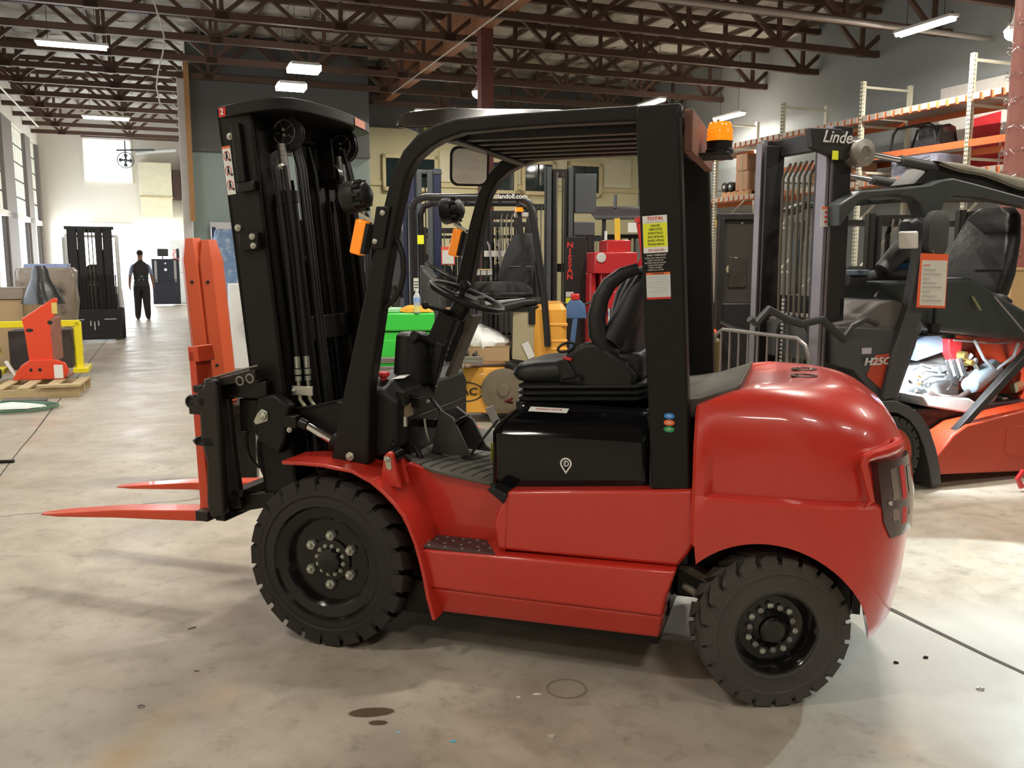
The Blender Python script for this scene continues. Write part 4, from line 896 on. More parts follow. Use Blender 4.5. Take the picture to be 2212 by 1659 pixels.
q = MB(); q.prism([(.26, .935), (.17, .945), (.06, .975), (.02, .965), (.02, .80), (.12, .84), (.2, .90), (.25, .925)], 'y', .30, .385); q.tube([(.265, .39, .932), (.17, .39, .945), (.05, .39, .975)], .006, 6); q.build('cowl_support', black, FL, .004)

# ---- carriage and forks
cg = None
for sg in (1, -1):
    y0, y1 = sorted((sg * .47, sg * .515)); q = MB()
    q.prism([(.535, .48), (.61, .455), (.625, .52), (.615, .70), (.640, .80), (.640, .90), (.655, .99), (.635, 1.02), (.612, 1.03), (.61, 1.06), (.556, 1.058), (.545, 1.0)], 'y', y0, y1)
    cg = q.build('carriage' if sg == 1 else 'carriage_side_casting', greasy if sg != 1 else M('cast_black_steel', (.017, .014, .012), .42, .2, .3, 40, .3, 200), FL if sg == 1 else cg, .012) if sg == 1 else (q.build('carriage_side_casting', greasy, cg, .012), cg)[1]
castm = MATS['cast_black_steel']
for (z0_, z1_) in ((.955, 1.045), (.43, .52)): MB().bb(.565, .62, -.53, .47, z0_, z1_).build('fork_bar', greasy, cg, .008)
for sg in (1, -1):
    y0, y1 = sorted((sg * .395, sg * .43)); MB().prism([(.51, .485), (.575, .475), (.60, .96), (.555, .968), (.535, .70)], 'y', y0, y1).build('carriage_inner_plate', castm, cg, .004)
q = MB(); q.prism([(.39, 1.06), (.60, 1.02), (.66, 1.02), (.66, 1.035), (.39, 1.105)], 'y', .43, .462); tb = q.build('carriage_top_bar', castm, cg, .003)
q = MB(); q.bb(.38, .62, .25, .462, 1.05, 1.06); q.bb(.36, .58, .33, .43, .975, 1.05)
q.build('carriage_top_plate', greasy, cg, .004)
for x in (.415, .465): q = MB(); q.lathe([(.021, .4625), (.021, .466), (.015, .467), (.013, .463)], (x, 0, 1.065 - (x - .415) * .25), 'y', 18, cap=False); q.build('bore_hole', steel, tb)
q = MB(); q.tube([(.66, .44, 1.045), (.39, .44, 1.118)], .005, 6); q.build('worn_edge', steel, tb)
for (x, z, r_) in ((.685, .958, .030), (.645, .790, .022)):
    q = MB(); q.lathe([(r_, -.03), (r_, .012), (r_ * .72, .016), (r_ * .62, .004), (.001, .004)], (x, .495, z), 'y', 20, cap=False); q.beam((x - .02, .49, z), (x - .08, .49, z + .002), .05, .04); q.build('casting_ear', castm, cg, .004)
q = MB(); q.lathe([(.020, 0), (.016, .012), (.001, .03)], (.665, .495, .788), 'x', 12); q.build('grease_plug', greasy, cg)
for (x0_, x1_, z0_, z1_) in ((.635, .695, .905, .945), (.625, .69, .435, .48), (.63, .67, 1.0, 1.03)): MB().bb(x0_, x1_, .45, .51, z0_, z1_).build('fork_stop', castm, cg, .005)
MB().bb(.36, .52, -.40, .40, .82, .965).build('roller_crossbeam', greasy, cg, .006); MB().bb(.50, .56, -.43, .43, .535, .565).build('lower_crossbeam', castm, cg, .003)
MB().prism([(.36, .50), (.575, .45), (.575, .53), (.36, .56)], 'y', .34, .40).build('lower_guide', greasy, cg, .004)
MB().prism([(.44, .80), (.52, .80), (.52, .50), (.47, .50)], 'y', -.40, -.36).build('roller_bracket', greasy, cg, .004)
for (cx, cz, rr, yy) in ((.47, .74, .085, .36), (.40, .70, .13, .34), (.36, .76, .09, .33)):
    q = MB(); q.tube([(cx + rr * .55 * math.cos(a), yy + .02 * math.sin(a), cz + rr * math.sin(a)) for a in [2 * PI * i / 24 for i in range(24)]], .009, 7, True); q.build('looped_hose', blackpl, cg)
def fork(y, tipx):
    q = MB(); w_ = .055
    q.loft([[(.70 + .035, y - w_, .405), (.70 + .035, y + w_, .405), (.735, y + w_, .455), (.735, y - w_, .455)], [(1.2, y - w_, .378), (1.2, y + w_, .378), (1.2, y + w_, .415), (1.2, y - w_, .415)], [(tipx - .12, y - w_ * .85, .347), (tipx - .12, y + w_ * .85, .347), (tipx - .12, y + w_ * .85, .365), (tipx - .12, y - w_ * .85, .365)], [(tipx, y - .02, .338), (tipx, y + .02, .338), (tipx, y + .02, .347), (tipx, y - .02, .347)]])
    q.loft([[(.665, y - w_, .42), (.735, y - w_, .405), (.735, y + w_, .405), (.665, y + w_, .42)], [(.675, y - w_, .50), (.725, y - w_, .50), (.725, y + w_, .50), (.675, y + w_, .50)], [(.715, y - w_, 1.17), (.745, y - w_, 1.165), (.745, y + w_, 1.165), (.715, y + w_, 1.17)]])
    q.prism([(.69, 1.12), (.745, 1.12), (.75, 1.185), (.70, 1.19)], 'y', y - w_, y + w_)
    return q.build('fork', orange, cg, .006, label='orange-red fork blade')
fork(.375, 1.675); fork(-.16, 1.71)

# ================================================================ the place around it
_fw = Vector((0, math.cos(PITCH), -math.sin(PITCH))); _up = Vector((0, math.sin(PITCH), math.cos(PITCH)))
def P(u, v, Y):  # the point of the place seen at pixel (u, v) of the photo, at world depth Y
    r = _fw + Vector((1, 0, 0)) * ((u - 1106) / FPX) + _up * ((829.5 - v) / FPX)
    return Vector((0, 0, CAMH)) + r * (Y / r.y)
def G(u, v):
    r = _fw + Vector((1, 0, 0)) * ((u - 1106) / FPX) + _up * ((829.5 - v) / FPX)
    return Vector((0, 0, CAMH)) + r * (-CAMH / r.z)
def loc(u, Y): p = P(u, 565, Y); return (p.x, p.y, 0)
def pz(v, Y): return P(1106, v, Y).z
dkmetal = M('old_black_mast_paint', (.018, .016, .016), .45, .2, .3, 10, .1, 60)
purple = M('worn_grey_rail_edge', (.20, .18, .20), .4, .5, .25, 6, .05, 40)
dgrey = M('dark_grey_plastic', (.05, .05, .05), .55, 0, .2, 8)
fabric = M('grey_black_seat_fabric', (.024, .025, .025), .9, 0, .15, 20, .2, 100)
yelmach = M('yellow_orange_machine_paint', (.72, .34, .045), .42, 0, .08, 4, .04, 30, coat=.2)
whitep = M('off_white_paint', (.62, .62, .60), .5, 0, .1, 5)
lime = M('bright_green_toolbox_paint', (.05, .62, .07), .35, 0, .05, 5, coat=.3)
navy = M('navy_mast_paint', (.025, .030, .075), .4, .1, .2, 5)
slate = M('slate_grey_mast_paint', (.085, .095, .105), .45, .2, .15, 6)
redm = M('bright_red_machine_paint', (.55, .03, .035), .3, 0, .1, 5, coat=.4)
lblue = M('blue_handle_paint', (.07, .15, .33), .45, 0, .15, 10)
plex = M('smoky_plexiglass', (.05, .045, .04), .12, 0, .2, 3, coat=.5)

def seatmesh(par, x, z, mat=fabric, s=1.0, y=0, rz=0):
    q = MB(MT(x, y, z, rz=rz)); q.loft([rrect(-.24 * s, .24 * s, -.24 * s, .24 * s, 0, .06), rrect(-.25 * s, .26 * s, -.25 * s, .25 * s, .06, .06), rrect(-.2 * s, .22 * s, -.21 * s, .21 * s, .13, .06)])
    st = q.build('seat', mat, par, 0, smooth=50)
    q = MB(MT(x, y, z, rz=rz)); lo = []
    for (h, a, w_) in ((.08, -.18, .22), (.2, -.20, .24), (.40, -.26, .21), (.55, -.31, .16), (.60, -.33, .10)): lo.append([(px * s, py * s, h * s) for (px, py, _) in rrect(a - .06, a + .05, -w_, w_, 0, .04)])
    q.loft(lo); q.build('backrest', mat, st, 0, smooth=50)
    q = MB(MT(x, y, z, rz=rz)); q.tube([(-.2, .26, .1), (-.2, .27, .28), (.08, .27, .28)], .012, 6); q.build('armrest', dkmetal, st)
    return st
def mastparts(par, x, H, hw=.36, mat=dkmetal, edge=purple, rd=.14, rw=.07, inner=True, chains=True, hoses=3, z0=.05, lean=0.0):
    T = MT(x, 0, z0, ry=lean)
    for sg in (1, -1):
        q = MB(T); q.bb(-rd / 2, rd / 2, sg * hw, sg * (hw - .02), 0, H); q.bb(-rd / 2, -rd / 2 + .02, sg * hw, sg * (hw - rw), 0, H); q.build('mast_rail', mat, par, .003)
        q = MB(T); q.bb(rd / 2 - .02, rd / 2, sg * hw, sg * (hw - rw), 0, H); q.build('rail_flange', edge, par, .003)
        if inner:
            q = MB(T); q.bb(-rd / 2 + .04, rd / 2 + .03, sg * (hw - rw - .01), sg * (hw - rw - .03), .05, H - .03); q.bb(rd / 2 + .01, rd / 2 + .03, sg * (hw - rw - .01), sg * (hw - rw * 1.8), .05, H - .03); q.build('inner_rail', edge if edge is purple else mat, par, .002)
        if chains:
            q = MB(T); n = int((H - .4) / .06)
            for k_ in range(n): q.box((0.02, sg * (hw * .42), .2 + k_ * .06), (.03, .03, .035)); q.box((0.02, sg * (hw * .42), .23 + k_ * .06), (.02, .018, .035))
            q.build('lift_chain', greasy, par, 0, smooth=0)
            q = MB(T); q.cyl((-.08, sg * hw * .62, .05), (-.08, sg * hw * .62, H * .8), .035, n=10); q.build('lift_cylinder', greasy, par)
    for w_ in (H - .06, H * .55, .15): q = MB(T); q.bb(-rd / 2 - .02, -rd / 2 + .02, -hw, hw, w_ - .05, w_ + .05); q.build('mast_crossmember', mat, par, .004)
    for i in range(hoses):
        y = -.1 + i * .07; q = MB(T); q.tube([(0, y, .2), (.01, y, H * .5), (0, y, H - .12), (-.04, y + .02, H - .06)], .011, 6); q.build('hose', M('dull_steel_tube', (.14, .13, .10), .4, .5), par)
def bgwheel(par, x, y, r, wd, rimc, nm='wheel'):
    q = MB(); q.lathe([(r * .55, -wd / 2), (r * .93, -wd / 2), (r, -wd * .35), (r, wd * .35), (r * .93, wd / 2), (r * .55, wd / 2)], (x, y, r), 'y', 28, cap=False); w_ = q.build(nm, rubber, par)
    q = MB(); q.lathe([(.01, wd * .3), (r * .2, wd * .32), (r * .25, wd * .2), (r * .5, wd * .2), (r * .56, wd * .48)], (x, y, r), 'y', 24, cap=False); q.lathe([(.01, -wd * .3), (r * .2, -wd * .32), (r * .25, -wd * .2), (r * .5, -wd * .2), (r * .56, -wd * .48)], (x, y, r), 'y', 24, cap=False); q.build('rim', rimc, w_)
def truck(name, label, loc_, rz, body=dgrey, gmat=dkmetal, cwm=None, H=2.2, L=1.5, hw=.5, guard=True, gz=2.1, mast=True, group=None, rim=dgrey, forks=True, cat='forklift', edge=None, mm=dkmetal, dmast=.36, rw=.07):
    t = thing(name, label, cat, loc_, rz, group)
    q = MB(); q.loft([rrect(-L, .05, -hw * .92, hw * .92, .18, .05), rrect(-L, .08, -hw, hw, .35, .06), rrect(-L, -.35, -hw, hw, .62, .06)]); q.build('body', body, t, .01)
    q = MB(); q.loft([rrect(-L - .35, -L + .02, -hw, hw, .28, .10), rrect(-L - .40, -L + .02, -hw, hw, .6, .14), rrect(-L - .34, -L + .02, -hw * .95, hw * .95, .95, .14), rrect(-L - .2, -L + .02, -hw * .8, hw * .8, 1.02, .12)]); q.build('counterweight', cwm or body, t, .01, smooth=50)
    q = MB(); q.loft([rrect(-L + .02, -.62, -hw * .85, hw * .85, .6, .05), rrect(-L + .02, -.66, -hw * .8, hw * .8, .88, .05)]); q.build('hood', dgrey, t, .01)
    seatmesh(t, -.98, .90)
    q = MB(); q.loft([[(-.02, -hw * .8, .55), (-.02, hw * .8, .55), (-.22, hw * .8, .55), (-.22, -hw * .8, .55)], [(-.05, -hw * .7, 1.1), (-.05, hw * .7, 1.1), (-.22, hw * .6, 1.1), (-.22, -hw * .6, 1.1)]]); q.build('dashboard', dgrey, t, .02)
    WT_ = MT(-.42, .0, 1.25, ry=-30); q = MB(WT_); q.tube([(.17 * math.cos(2 * PI * i / 24), .17 * math.sin(2 * PI * i / 24), 0) for i in range(24)], .012, 6, True); q.beam((-.16, 0, 0), (.16, 0, 0), .03, .01); q.tube([(0, 0, 0), (.03, 0, -.25)], .03, 8); q.build('steering_wheel', dkmetal, t)
    for (x, y) in ((0, hw - .09), (0, -hw + .09)): bgwheel(t, x, y, .32, .2, rim, 'front_wheel')
    for (x, y) in ((-L, hw - .1), (-L, -hw + .1)): bgwheel(t, x, y, .26, .16, rim, 'rear_wheel')
    if guard:
        g = None
        for sg in (1, -1):
            q = MB(); q.tube([(-.08, sg * hw * .88, .62), (-.20, sg * hw * .88, 1.2), (-.36, sg * hw * .86, gz - .14), (-.43, sg * hw * .86, gz - .04), (-.54, sg * hw * .86, gz), (-L + .1, sg * hw * .86, gz), (-L + .0, sg * hw * .86, gz - .1), (-L - .02, sg * hw * .88, .9)], .032, 8)
            if g is None: g = q.build('overhead_guard', gmat, t)
            else: q.build('guard_post', gmat, g)
        for i in range(6): x = -.5 - i * (L - .55) / 6; MB().bb(x, x + .03, -hw * .86, hw * .86, gz - .02, gz + .02).build('guard_bar', gmat, g)
    if mast:
        mastparts(t, .28, H, dmast, mm, edge or mm, rw=rw)
        q = MB(); q.bb(.40, .45, -.48, .48, .12, .22); q.bb(.40, .45, -.48, .48, .48, .56)
        for y in (-.3, .3): q.bb(.41, .44, y - .03, y + .03, .1, .56)
        q.build('carriage', mm, t, .006)
        if forks:
            for y in (.25, -.25):
                q = MB(); q.prism([(.45, .60), (.49, .60), (.49, .09), (1.5, .05), (1.5, .035), (.45, .04)], 'y', y - .05, y + .05); q.build('fork', mm, t, .003)
    return t

# ---------------------------------------------------------------- left aisle
t = truck('forklift', 'black and white forklift parked mast-first in the left aisle, next to the walking man', G(205, 737) + BX * .5, TH - R(88), body=whitep, gmat=whitep, H=2.18, L=1.4, forks=False, hw=.54, gz=2.08, dmast=.40, rw=.17)
q = MB(); q.bb(.30, .36, -.44, .44, 2.18, 2.24); q.build('top_crossmember', dkmetal, t, .004); MB().bb(.44, .46, -.5, .5, .10, .62).build('carriage_plate', dkmetal, t, .004)
q = MB(); q.bb(.46, .50, -.5, .5, .03, .12)
for y in (-.42, -.14, .14, .42): q.cyl((.50, y, .06), (.51, y, .06), .015, n=8)
q.build('lower_carriage_bar', dkmetal, t, .004)
q = MB(); q.bb(.46, .475, -.08, -.06, .30, .40); q.bb(.46, .475, .06, .08, .30, .40); q.bb(.46, .475, -.01, .01, .22, .38)
for sg in (1, -1): q.bb(.46, .475, sg * .18, sg * .40, .42, .435)
q.build('latch_plate', whitep, t)
for i in range(13): y = -.42 + i * .07; MB().cyl((.44, y, .55), (.44, y, 1.30), .013, n=6).build('backrest_bar', dkmetal, t)
q = MB(); q.bb(-.5, -.45, -.54, -.47, .6, 2.05); q.build('white_post', whitep, t, .01)

# man walking away
def person(base, rz):
    t = thing('person', 'person walking away in a black padded vest, light blue shirt sleeves and dark trousers', 'person', base, rz)
    J = {'pel': (0, 0, .98), 'sp': (0, 0, 1.15), 'ch': (.01, 0, 1.38), 'nk': (0, 0, 1.56), 'hd0': (.0, 0, 1.66), 'hd': (.02, 0, 1.76), 'ht': (.01, 0, 1.84)}
    v = list(J.values()); r_ = [(.16, .13), (.155, .12), (.17, .12), (.062, .062), (.07, .082), (.082, .098), (.05, .06)]
    e = [(0, 1), (1, 2), (2, 3), (3, 4), (4, 5), (5, 6)]
    def chain_(root, pts, rr):
        p_ = root
        for a, b_ in zip(pts, rr): v.append(a); r_.append((b_, b_)); e.append((p_, len(v) - 1)); p_ = len(v) - 1
        return p_
    for sg in (1, -1):
        sw = .12 * sg
        chain_(0, [(0, sg * .10, .90), (sw * .5, sg * .11, .50), (sw * .3 - .05, sg * .13, .10), (sw * .3 - .04, sg * .13, .05)], [.14, .11, .08, .06])
        chain_(len(v) - 1, [(sw * .3 + .10, sg * .14, .035), (sw * .3 + .16, sg * .145, .03)], [.045, .032])
        h = chain_(2, [(0, sg * .20, 1.46), (-.03, sg * .27, 1.18), (.03 - sw, sg * .29, .94), (.05 - sw, sg * .29, .88)], [.062, .048, .032, .026])
        hx = .05 - sw
        for k_ in range(4): chain_(h, [(hx + .03 - k_ * .02, sg * .29, .82), (hx + .035 - k_ * .022, sg * .275, .765 + abs(k_ - 1.5) * .008)], [.010, .008])
        chain_(h, [(hx + .05, sg * .275, .85), (hx + .06, sg * .265, .82)], [.011, .009])
    me = bpy.data.meshes.new('body'); me.from_pydata(v, e, []); o = bpy.data.objects.new('body', me); COL.objects.link(o)
    md = o.modifiers.new('skin', 'SKIN'); md.use_smooth_shade = True
    for i, s_ in enumerate(me.skin_vertices[0].data): s_.radius = r_[i]; s_.use_root = (i == 0)
    sb = o.modifiers.new('sub', 'SUBSURF'); sb.levels = 1; sb.render_levels = 1
    bpy.context.view_layer.update(); dg = bpy.context.evaluated_depsgraph_get(); nm = bpy.data.meshes.new_from_object(o.evaluated_get(dg)); o.modifiers.clear(); o.data = nm; o.parent = t
    for m_ in (M('skin_tone', (.30, .16, .10), .6), M('light_blue_shirt', (.28, .36, .50), .8), M('dark_trousers', (.025, .022, .025), .85), M('brown_shoes', (.06, .03, .02), .5)): nm.materials.append(m_)
    for p_ in nm.polygons:
        c = p_.center; p_.use_smooth = True
        p_.material_index = 3 if c.z < .085 else 2 if c.z < 1.12 and abs(c.y) < .22 else 1 if (c.z < 1.54 and c.z > 1.2) or (abs(c.y) < .2 and c.z < 1.54) else 0
    q = MB(); q.loft([[(x * k_ + o_, y * k2, z) for (x, y, _) in rrect(-.125, .125, -.19, .19, 0, .10, 5)] for (z, k_, k2, o_) in ((.90, 1.25, .98, 0), (1.0, 1.3, 1.03, 0), (1.05, 1.02, .95, 0), (1.12, 1.1, 1.0, 0), (1.17, 1.04, .97, 0), (1.24, 1.15, 1.05, 0), (1.29, 1.08, 1.02, 0), (1.36, 1.15, 1.1, 0), (1.45, 1.02, 1.08, 0), (1.52, .8, .75, 0), (1.58, .55, .35, 0), (1.60, .5, .33, 0))]); q.build('padded_vest', M('black_vest', (.018, .016, .018), .6, 0, .2, 12), t, 0, smooth=70)
    q = MB(); q.sph((.0, 0, 1.79), (.098, .086, .085), 14, 10); q.build('hair', M('dark_hair', (.02, .012, .008), .8), t)
    return t
person(G(310, 690), R(110))

# dark walkie stacker at the far end
t = thing('pallet_stacker', 'dark blue-black stacker standing at the far end of the aisle, behind the walking man', 'stacker', G(362, 660), TH - R(90))
q = MB(); q.bb(-.3, .3, -.46, .46, .06, 1.66); q.build('body', M('blue_black_cover', (.007, .009, .018), .35), t, .03)
for sg in (1, -1): MB().bb(.30, .34, sg * .36, sg * .28, .85, 1.6).build('mast_rail', steel, t, .005)
for (z, r_) in ((1.5, .03), (1.28, .05)): MB().lathe([(r_, 0), (r_, .02), (.001, .021)], (.34, 0, z), 'x', 16, cap=False).build('round_badge', whitep, t)
q = MB(); q.bb(-.05, .05, -.25, .12, 1.75, 2.02); q.bb(-.02, .02, -.1, -.06, 1.66, 1.76); q.build('display', dkmetal, t, .01)
q = MB(); q.bb(-.05, .05, .38, .48, 1.68, 2.02); q.build('handle', dkmetal, t, .01)
q = MB(); q.bb(.3, .36, -.46, .46, .9, .93); q.build('cover_edge', dkmetal, t)
t = thing('drinks_cabinet', 'white cabinet with red lettering beside the far stacker', 'cabinet', loc(383, 33.5), TH)
q = MB(); q.bb(-.25, .25, -.3, .3, 0, 1.15); q.build('body', whitep, t, .02); q = MB(); q.bb(-.22, .22, -.25, .25, 1.15, 2.35); q.build('upper_body', whitep, t, .02); text('lettering', 'ICE', .3, redp, t, (-.05, -.256, 1.8), (R(90), R(90), 0), .002)
# wall cabinet, fan
t = thing('wall_box', 'cream wall-mounted box with a ledge on the far wall', 'box', B(-.1, 36.8, 4.0), TH)
MB().bb(-.75, .40, -.4, .1, 0, 1.25).build('upper_box', M('cream_paint', (.72, .68, .50), .5), t, .01); MB().bb(-.76, .42, -.45, .1, -.06, 0).build('ledge', batten, t, .01); MB().bb(-.72, .38, -.36, .1, -.8, -.06).build('lower_box', M('cream_paint', (.72, .68, .50), .5), t, .01)
MB().bb(.42, .72, -.35, .1, -.1, 1.0).build('louver', M('brown_louver', (.06, .03, .02), .6), t, .01)
t = thing('wall_fan', 'round fan on a bracket hanging before the bright far window', 'fan', B(-1.25, 36.0, 5.25), TH)
q = MB(); q.tube([(.28 * math.cos(a), 0, .28 * math.sin(a)) for a in [2 * PI * i / 24 for i in range(24)]], .02, 6, True); q.tube([(.18 * math.cos(a), 0, .18 * math.sin(a)) for a in [2 * PI * i / 24 for i in range(24)]], .01, 6, True)
for i in range(12): a = 2 * PI * i / 12; q.beam((0, 0, 0), (.28 * math.cos(a), 0, .28 * math.sin(a)), .01, .01)
q.build('cage', slate, t)
q = MB()
for i in range(4): a = PI / 2 * i; q.prism([(0, 0), (.22 * math.cos(a - .4), .22 * math.sin(a - .4)), (.24 * math.cos(a), .24 * math.sin(a)), (.22 * math.cos(a + .3), .22 * math.sin(a + .3))], 'y', .03, .035)
q.sph((0, .05, 0), .07); q.build('fan_blade', slate, t); q = MB(); q.beam((-.3, .05, .35), (1.0, .3, .45), .06, .06); q.beam((0, .05, 0), (0, .05, .7), .05, .05); q.build('bracket', slate, t)
tag(MB(BT).tube([(-.9, 36.6, 5.6), (.5, 36.4, 5.75)], .08, 8).build('duct_pipe', M('pale_duct', (.6, .6, .58), .4)), 'pale duct pipe on the far wall under the roof', 'pipe')
tag(MB(BT).bb(-2.7, .6, 36.0, 36.2, 6.02, 6.10).build('steel_beam', trm), 'dark beam crossing above the bright far window', 'beam')

# yellow stand with the red carriage on a pallet
PB = G(100, 850)
t = thing('wooden_pallet', 'pale wooden pallet under the red steel upright at the left edge', 'pallet', G(52, 862), TH - R(4))
for i in range(6): MB().bb(-.85 + i * .26, -.73 + i * .26, -.0, .9, .105, .125).build('deck_board', wood, t, .003)
for y in (0, .42, .86): MB().bb(-.85, .57, y, y + .04, .02, .105).build('stringer', wood, t, .003)
for y in (0, .4, .8): MB().bb(-.85, .57, y, y + .1, .0, .02).build('bottom_board', wood, t, .003)
MB().bb(.15, .60, -.06, .06, .125, .155).build('loose_board', wood, t, .003)
t = thing('steel_upright', 'bright red-orange steel upright with a round foot plate on the wooden pallet', 'machine part', P(100, 832, 10.7) * 1, TH - R(6)); t.location.z = .13
rdo = M('bright_red_orange_paint', (.78, .065, .02), .35, 0, .05, 4, coat=.3)
q = MB(); q.prism([(-.16, .22), (.12, .22), (.10, .72), (.15, .76), (.20, .98), (.16, .99), (-.21, .74), (-.19, .62)], 'y', -.04, .0); q.build('front_plate', rdo, t, .008)
q = MB(); q.prism([(-.35, 0), (.22, 0), (.28, .1), (.24, .20), (.14, .24), (-.15, .24), (-.24, .18), (-.30, .10)], 'y', -.07, -.03); q.build('foot_plate', rdo, t, .008)
q = MB(); q.bb(.10, .14, -.04, .35, .22, .74); q.bb(-.2, .25, .0, .36, 0, .03); q.build('side_plate', M('rust_red_worn_plate', (.30, .12, .09), .6, .1, .4, 8), t, .005)
q = MB()
for (x, z, w_, h) in ((-.13, .60, .07, .022), (.10, .69, .05, .025), (-.14, .12, .03, .022), (-.04, .12, .035, .022)): q.tube([(x - w_ + .01, -.073 if z < .3 else -.043, z), (x + w_ - .01, -.073 if z < .3 else -.043, z)], h, 10)
q = MB()
for (x, z, w_, h, yy) in ((-.13, .60, .07, .022, -.041), (.10, .69, .05, .025, -.041), (-.14, .12, .03, .022, -.071), (-.04, .12, .035, .022, -.071)):
    q.add([(x + w_ * .6 * math.cos(a), yy, z + h * math.sin(a)) for a in [2 * PI * i / 16 for i in range(16)]], [list(range(16))])
q.build('slot_hole', blackp, t, smooth=0, kind='stuff'); q = MB(); q.bb(.13, .19, -.045, -.035, .80, .93); q.build('warning_label', M('yellow_label', (.75, .55, .15), .5, 0, .3, 40), t)
t = thing('yellow_stand', 'bright yellow steel frame standing behind the red-orange upright', 'frame', P(100, 800, 11.3), TH); t.location.z = .12
yp = M('bright_yellow_paint', (.85, .72, .02), .4, 0, .06, 4)
for (n_, a) in (('top_beam', (-.62, .42, 0, .08, .60, .68)), ('leg', (-.66, -.56, 0, .08, .0, .66)), ('leg', (.36, .44, 0, .08, .0, .66)), ('leg', (.28, .36, .5, .58, .0, .55)), ('foot', (-.66, -.50, -.1, .5, .0, .06)), ('foot', (.32, .5, -.1, .5, .0, .06))): MB().bb(*a).build(n_, yp, t, .006)
for sx in (-.6, .38): q = MB(); q.beam((sx, .04, .6), (sx, .5, .25), .06, .05); q.build('brace', yp, t, .004)
MB().bb(-.42, .3, .10, .5, .05, .55).build('crate', M('dark_grey_crate', (.06, .05, .05), .7), t, .01)
t = thing('steel_plate', 'dark steel fork carriage lying at the left edge on the pallet', 'machine part', P(-8, 830, 10.5), TH); t.location.z = .13
MB().bb(-.5, .02, -.1, .3, 0, .11).build('lower_plate', dkmetal, t, .01); MB().bb(-.55, -.20, .1, .22, .12, .75).build('upright_plate', dkmetal, t, .01); q = MB(); q.tube([(-.3, .05, .65), (-.05, -.1, .1), (.1, -.12, -.10)], .01, 6); q.build('strap', blackp, t)
tag(MB(MT(*P(42, 838, 10.6)[:2], .13, ry=-32)).box((0, 0, .14), (.03, .05, .26)).build('white_bar', white, None, .01), 'slanting white bar leaning on the pallet beside the red-orange upright', 'bar')
tag(MB(MT(*P(129, 835, 10.45)[:2], .16)).box((0, 0, .09), (.10, .02, .16)).build('white_card', white, None, .002), 'white card standing on the pallet corner', 'card')
def carton(lbl, u, vb, Y, w_, d, h, z=0, rz=None, mat=card, name='cardboard_box', cat='box'):
    p_ = P(u, vb, Y); t = thing(name, lbl, cat, (p_.x, p_.y, z), TH if rz is None else rz)
    MB().bb(-w_ / 2, w_ / 2, 0, d, 0, h * .985).build('carton', mat, t, .006)
    MB().bb(-w_ / 2 - .002, 0 - .003, -.003, d, h * .985, h).build('flap', mat, t, .002); MB().bb(.003, w_ / 2 + .002, -.003, d, h * .985, h).build('flap', mat, t, .002)
    MB().bb(-.03, .03, -.004, d, h * .99, h + .003).build('tape', M('brown_tape', (.36, .26, .15), .35), t)
    return t
carton('large plywood crate behind the yellow frame at the left edge', -36, 800, 12.2, 1.1, .8, 1.02, mat=M('plywood', (.45, .31, .16), .7, 0, .15, 3), name='wooden_crate', cat='crate')
carton('tall brown carton right of the plywood crate, behind the yellow frame', 64, 800, 13.3, .5, .5, 1.12)
carton('flat wrapped carton lying on top of the plywood crate', -20, 640, 12.3, .8, .6, .16, z=1.03, mat=M('greyish_wrap', (.28, .22, .17), .5))
carton('low grey-brown carton between the yellow frame and the dark bag', 92, 720, 12.05, .50, .45, .64, mat=M('dull_carton', (.26, .2, .14), .8))
t = thing('wrapped_load', 'tall load wrapped in dirty clear film behind the yellow frame', 'load', P(108, 700, 14.6), TH); t.location.z = 0
q = MB(); rr_ = random.Random(4); q.loft([[(x + rr_.uniform(-.02, .02), y + rr_.uniform(-.02, .02), z) for (x, y, _) in rrect(-.44 * k_, .44 * k_, -.3, .3, 0, .08)] for (z, k_) in ((.1, .85), (.5, .9), (.9, 1), (1.2, 1.02), (1.40, 1.0), (1.46, .9))]); q.build('film_wrapped_body', M('dirty_film', (.30, .24, .18), .3, 0, .45, 3, .5, 8, coat=.4, dirt=((.06, .05, .045), 3, .5)), t, 0, smooth=30)
q = MB(); q.bb(-.3, .35, -.2, .2, 1.45, 1.52); q.build('folded_film', M('blue_white_film', (.30, .36, .55), .3, 0, .4, 10), t, .01)
tag(MB(MT(*P(92, 700, 12.28)[:2], .64)).loft([[(.26 * k_ * math.cos(a) * (1 + .15 * math.sin(3 * a)), .2 * k_ * math.sin(a), z) for a in [2 * PI * i / 18 for i in range(18)]] for (z, k_) in ((.33, 1.1), (.42, 1), (.55, .75), (.68, .5), (.8, .42), (.86, .3))]).build('black_bag', M('black_bag_film', (.015, .015, .015), .3, 0, .3, 8, .5, 10), None, 0, smooth=50), 'crumpled black bag slumped on the cartons behind the yellow frame', 'bag')
tag(MB(MT(*P(68, 706, 12.1)[:2], .40)).lathe([(.035, .25), (.04, .33), (.042, .34)], n=14).build('dark_cup', M('dark_cup', (.03, .01, .02), .4)), 'small dark cup on the cartons behind the yellow frame', 'cup')
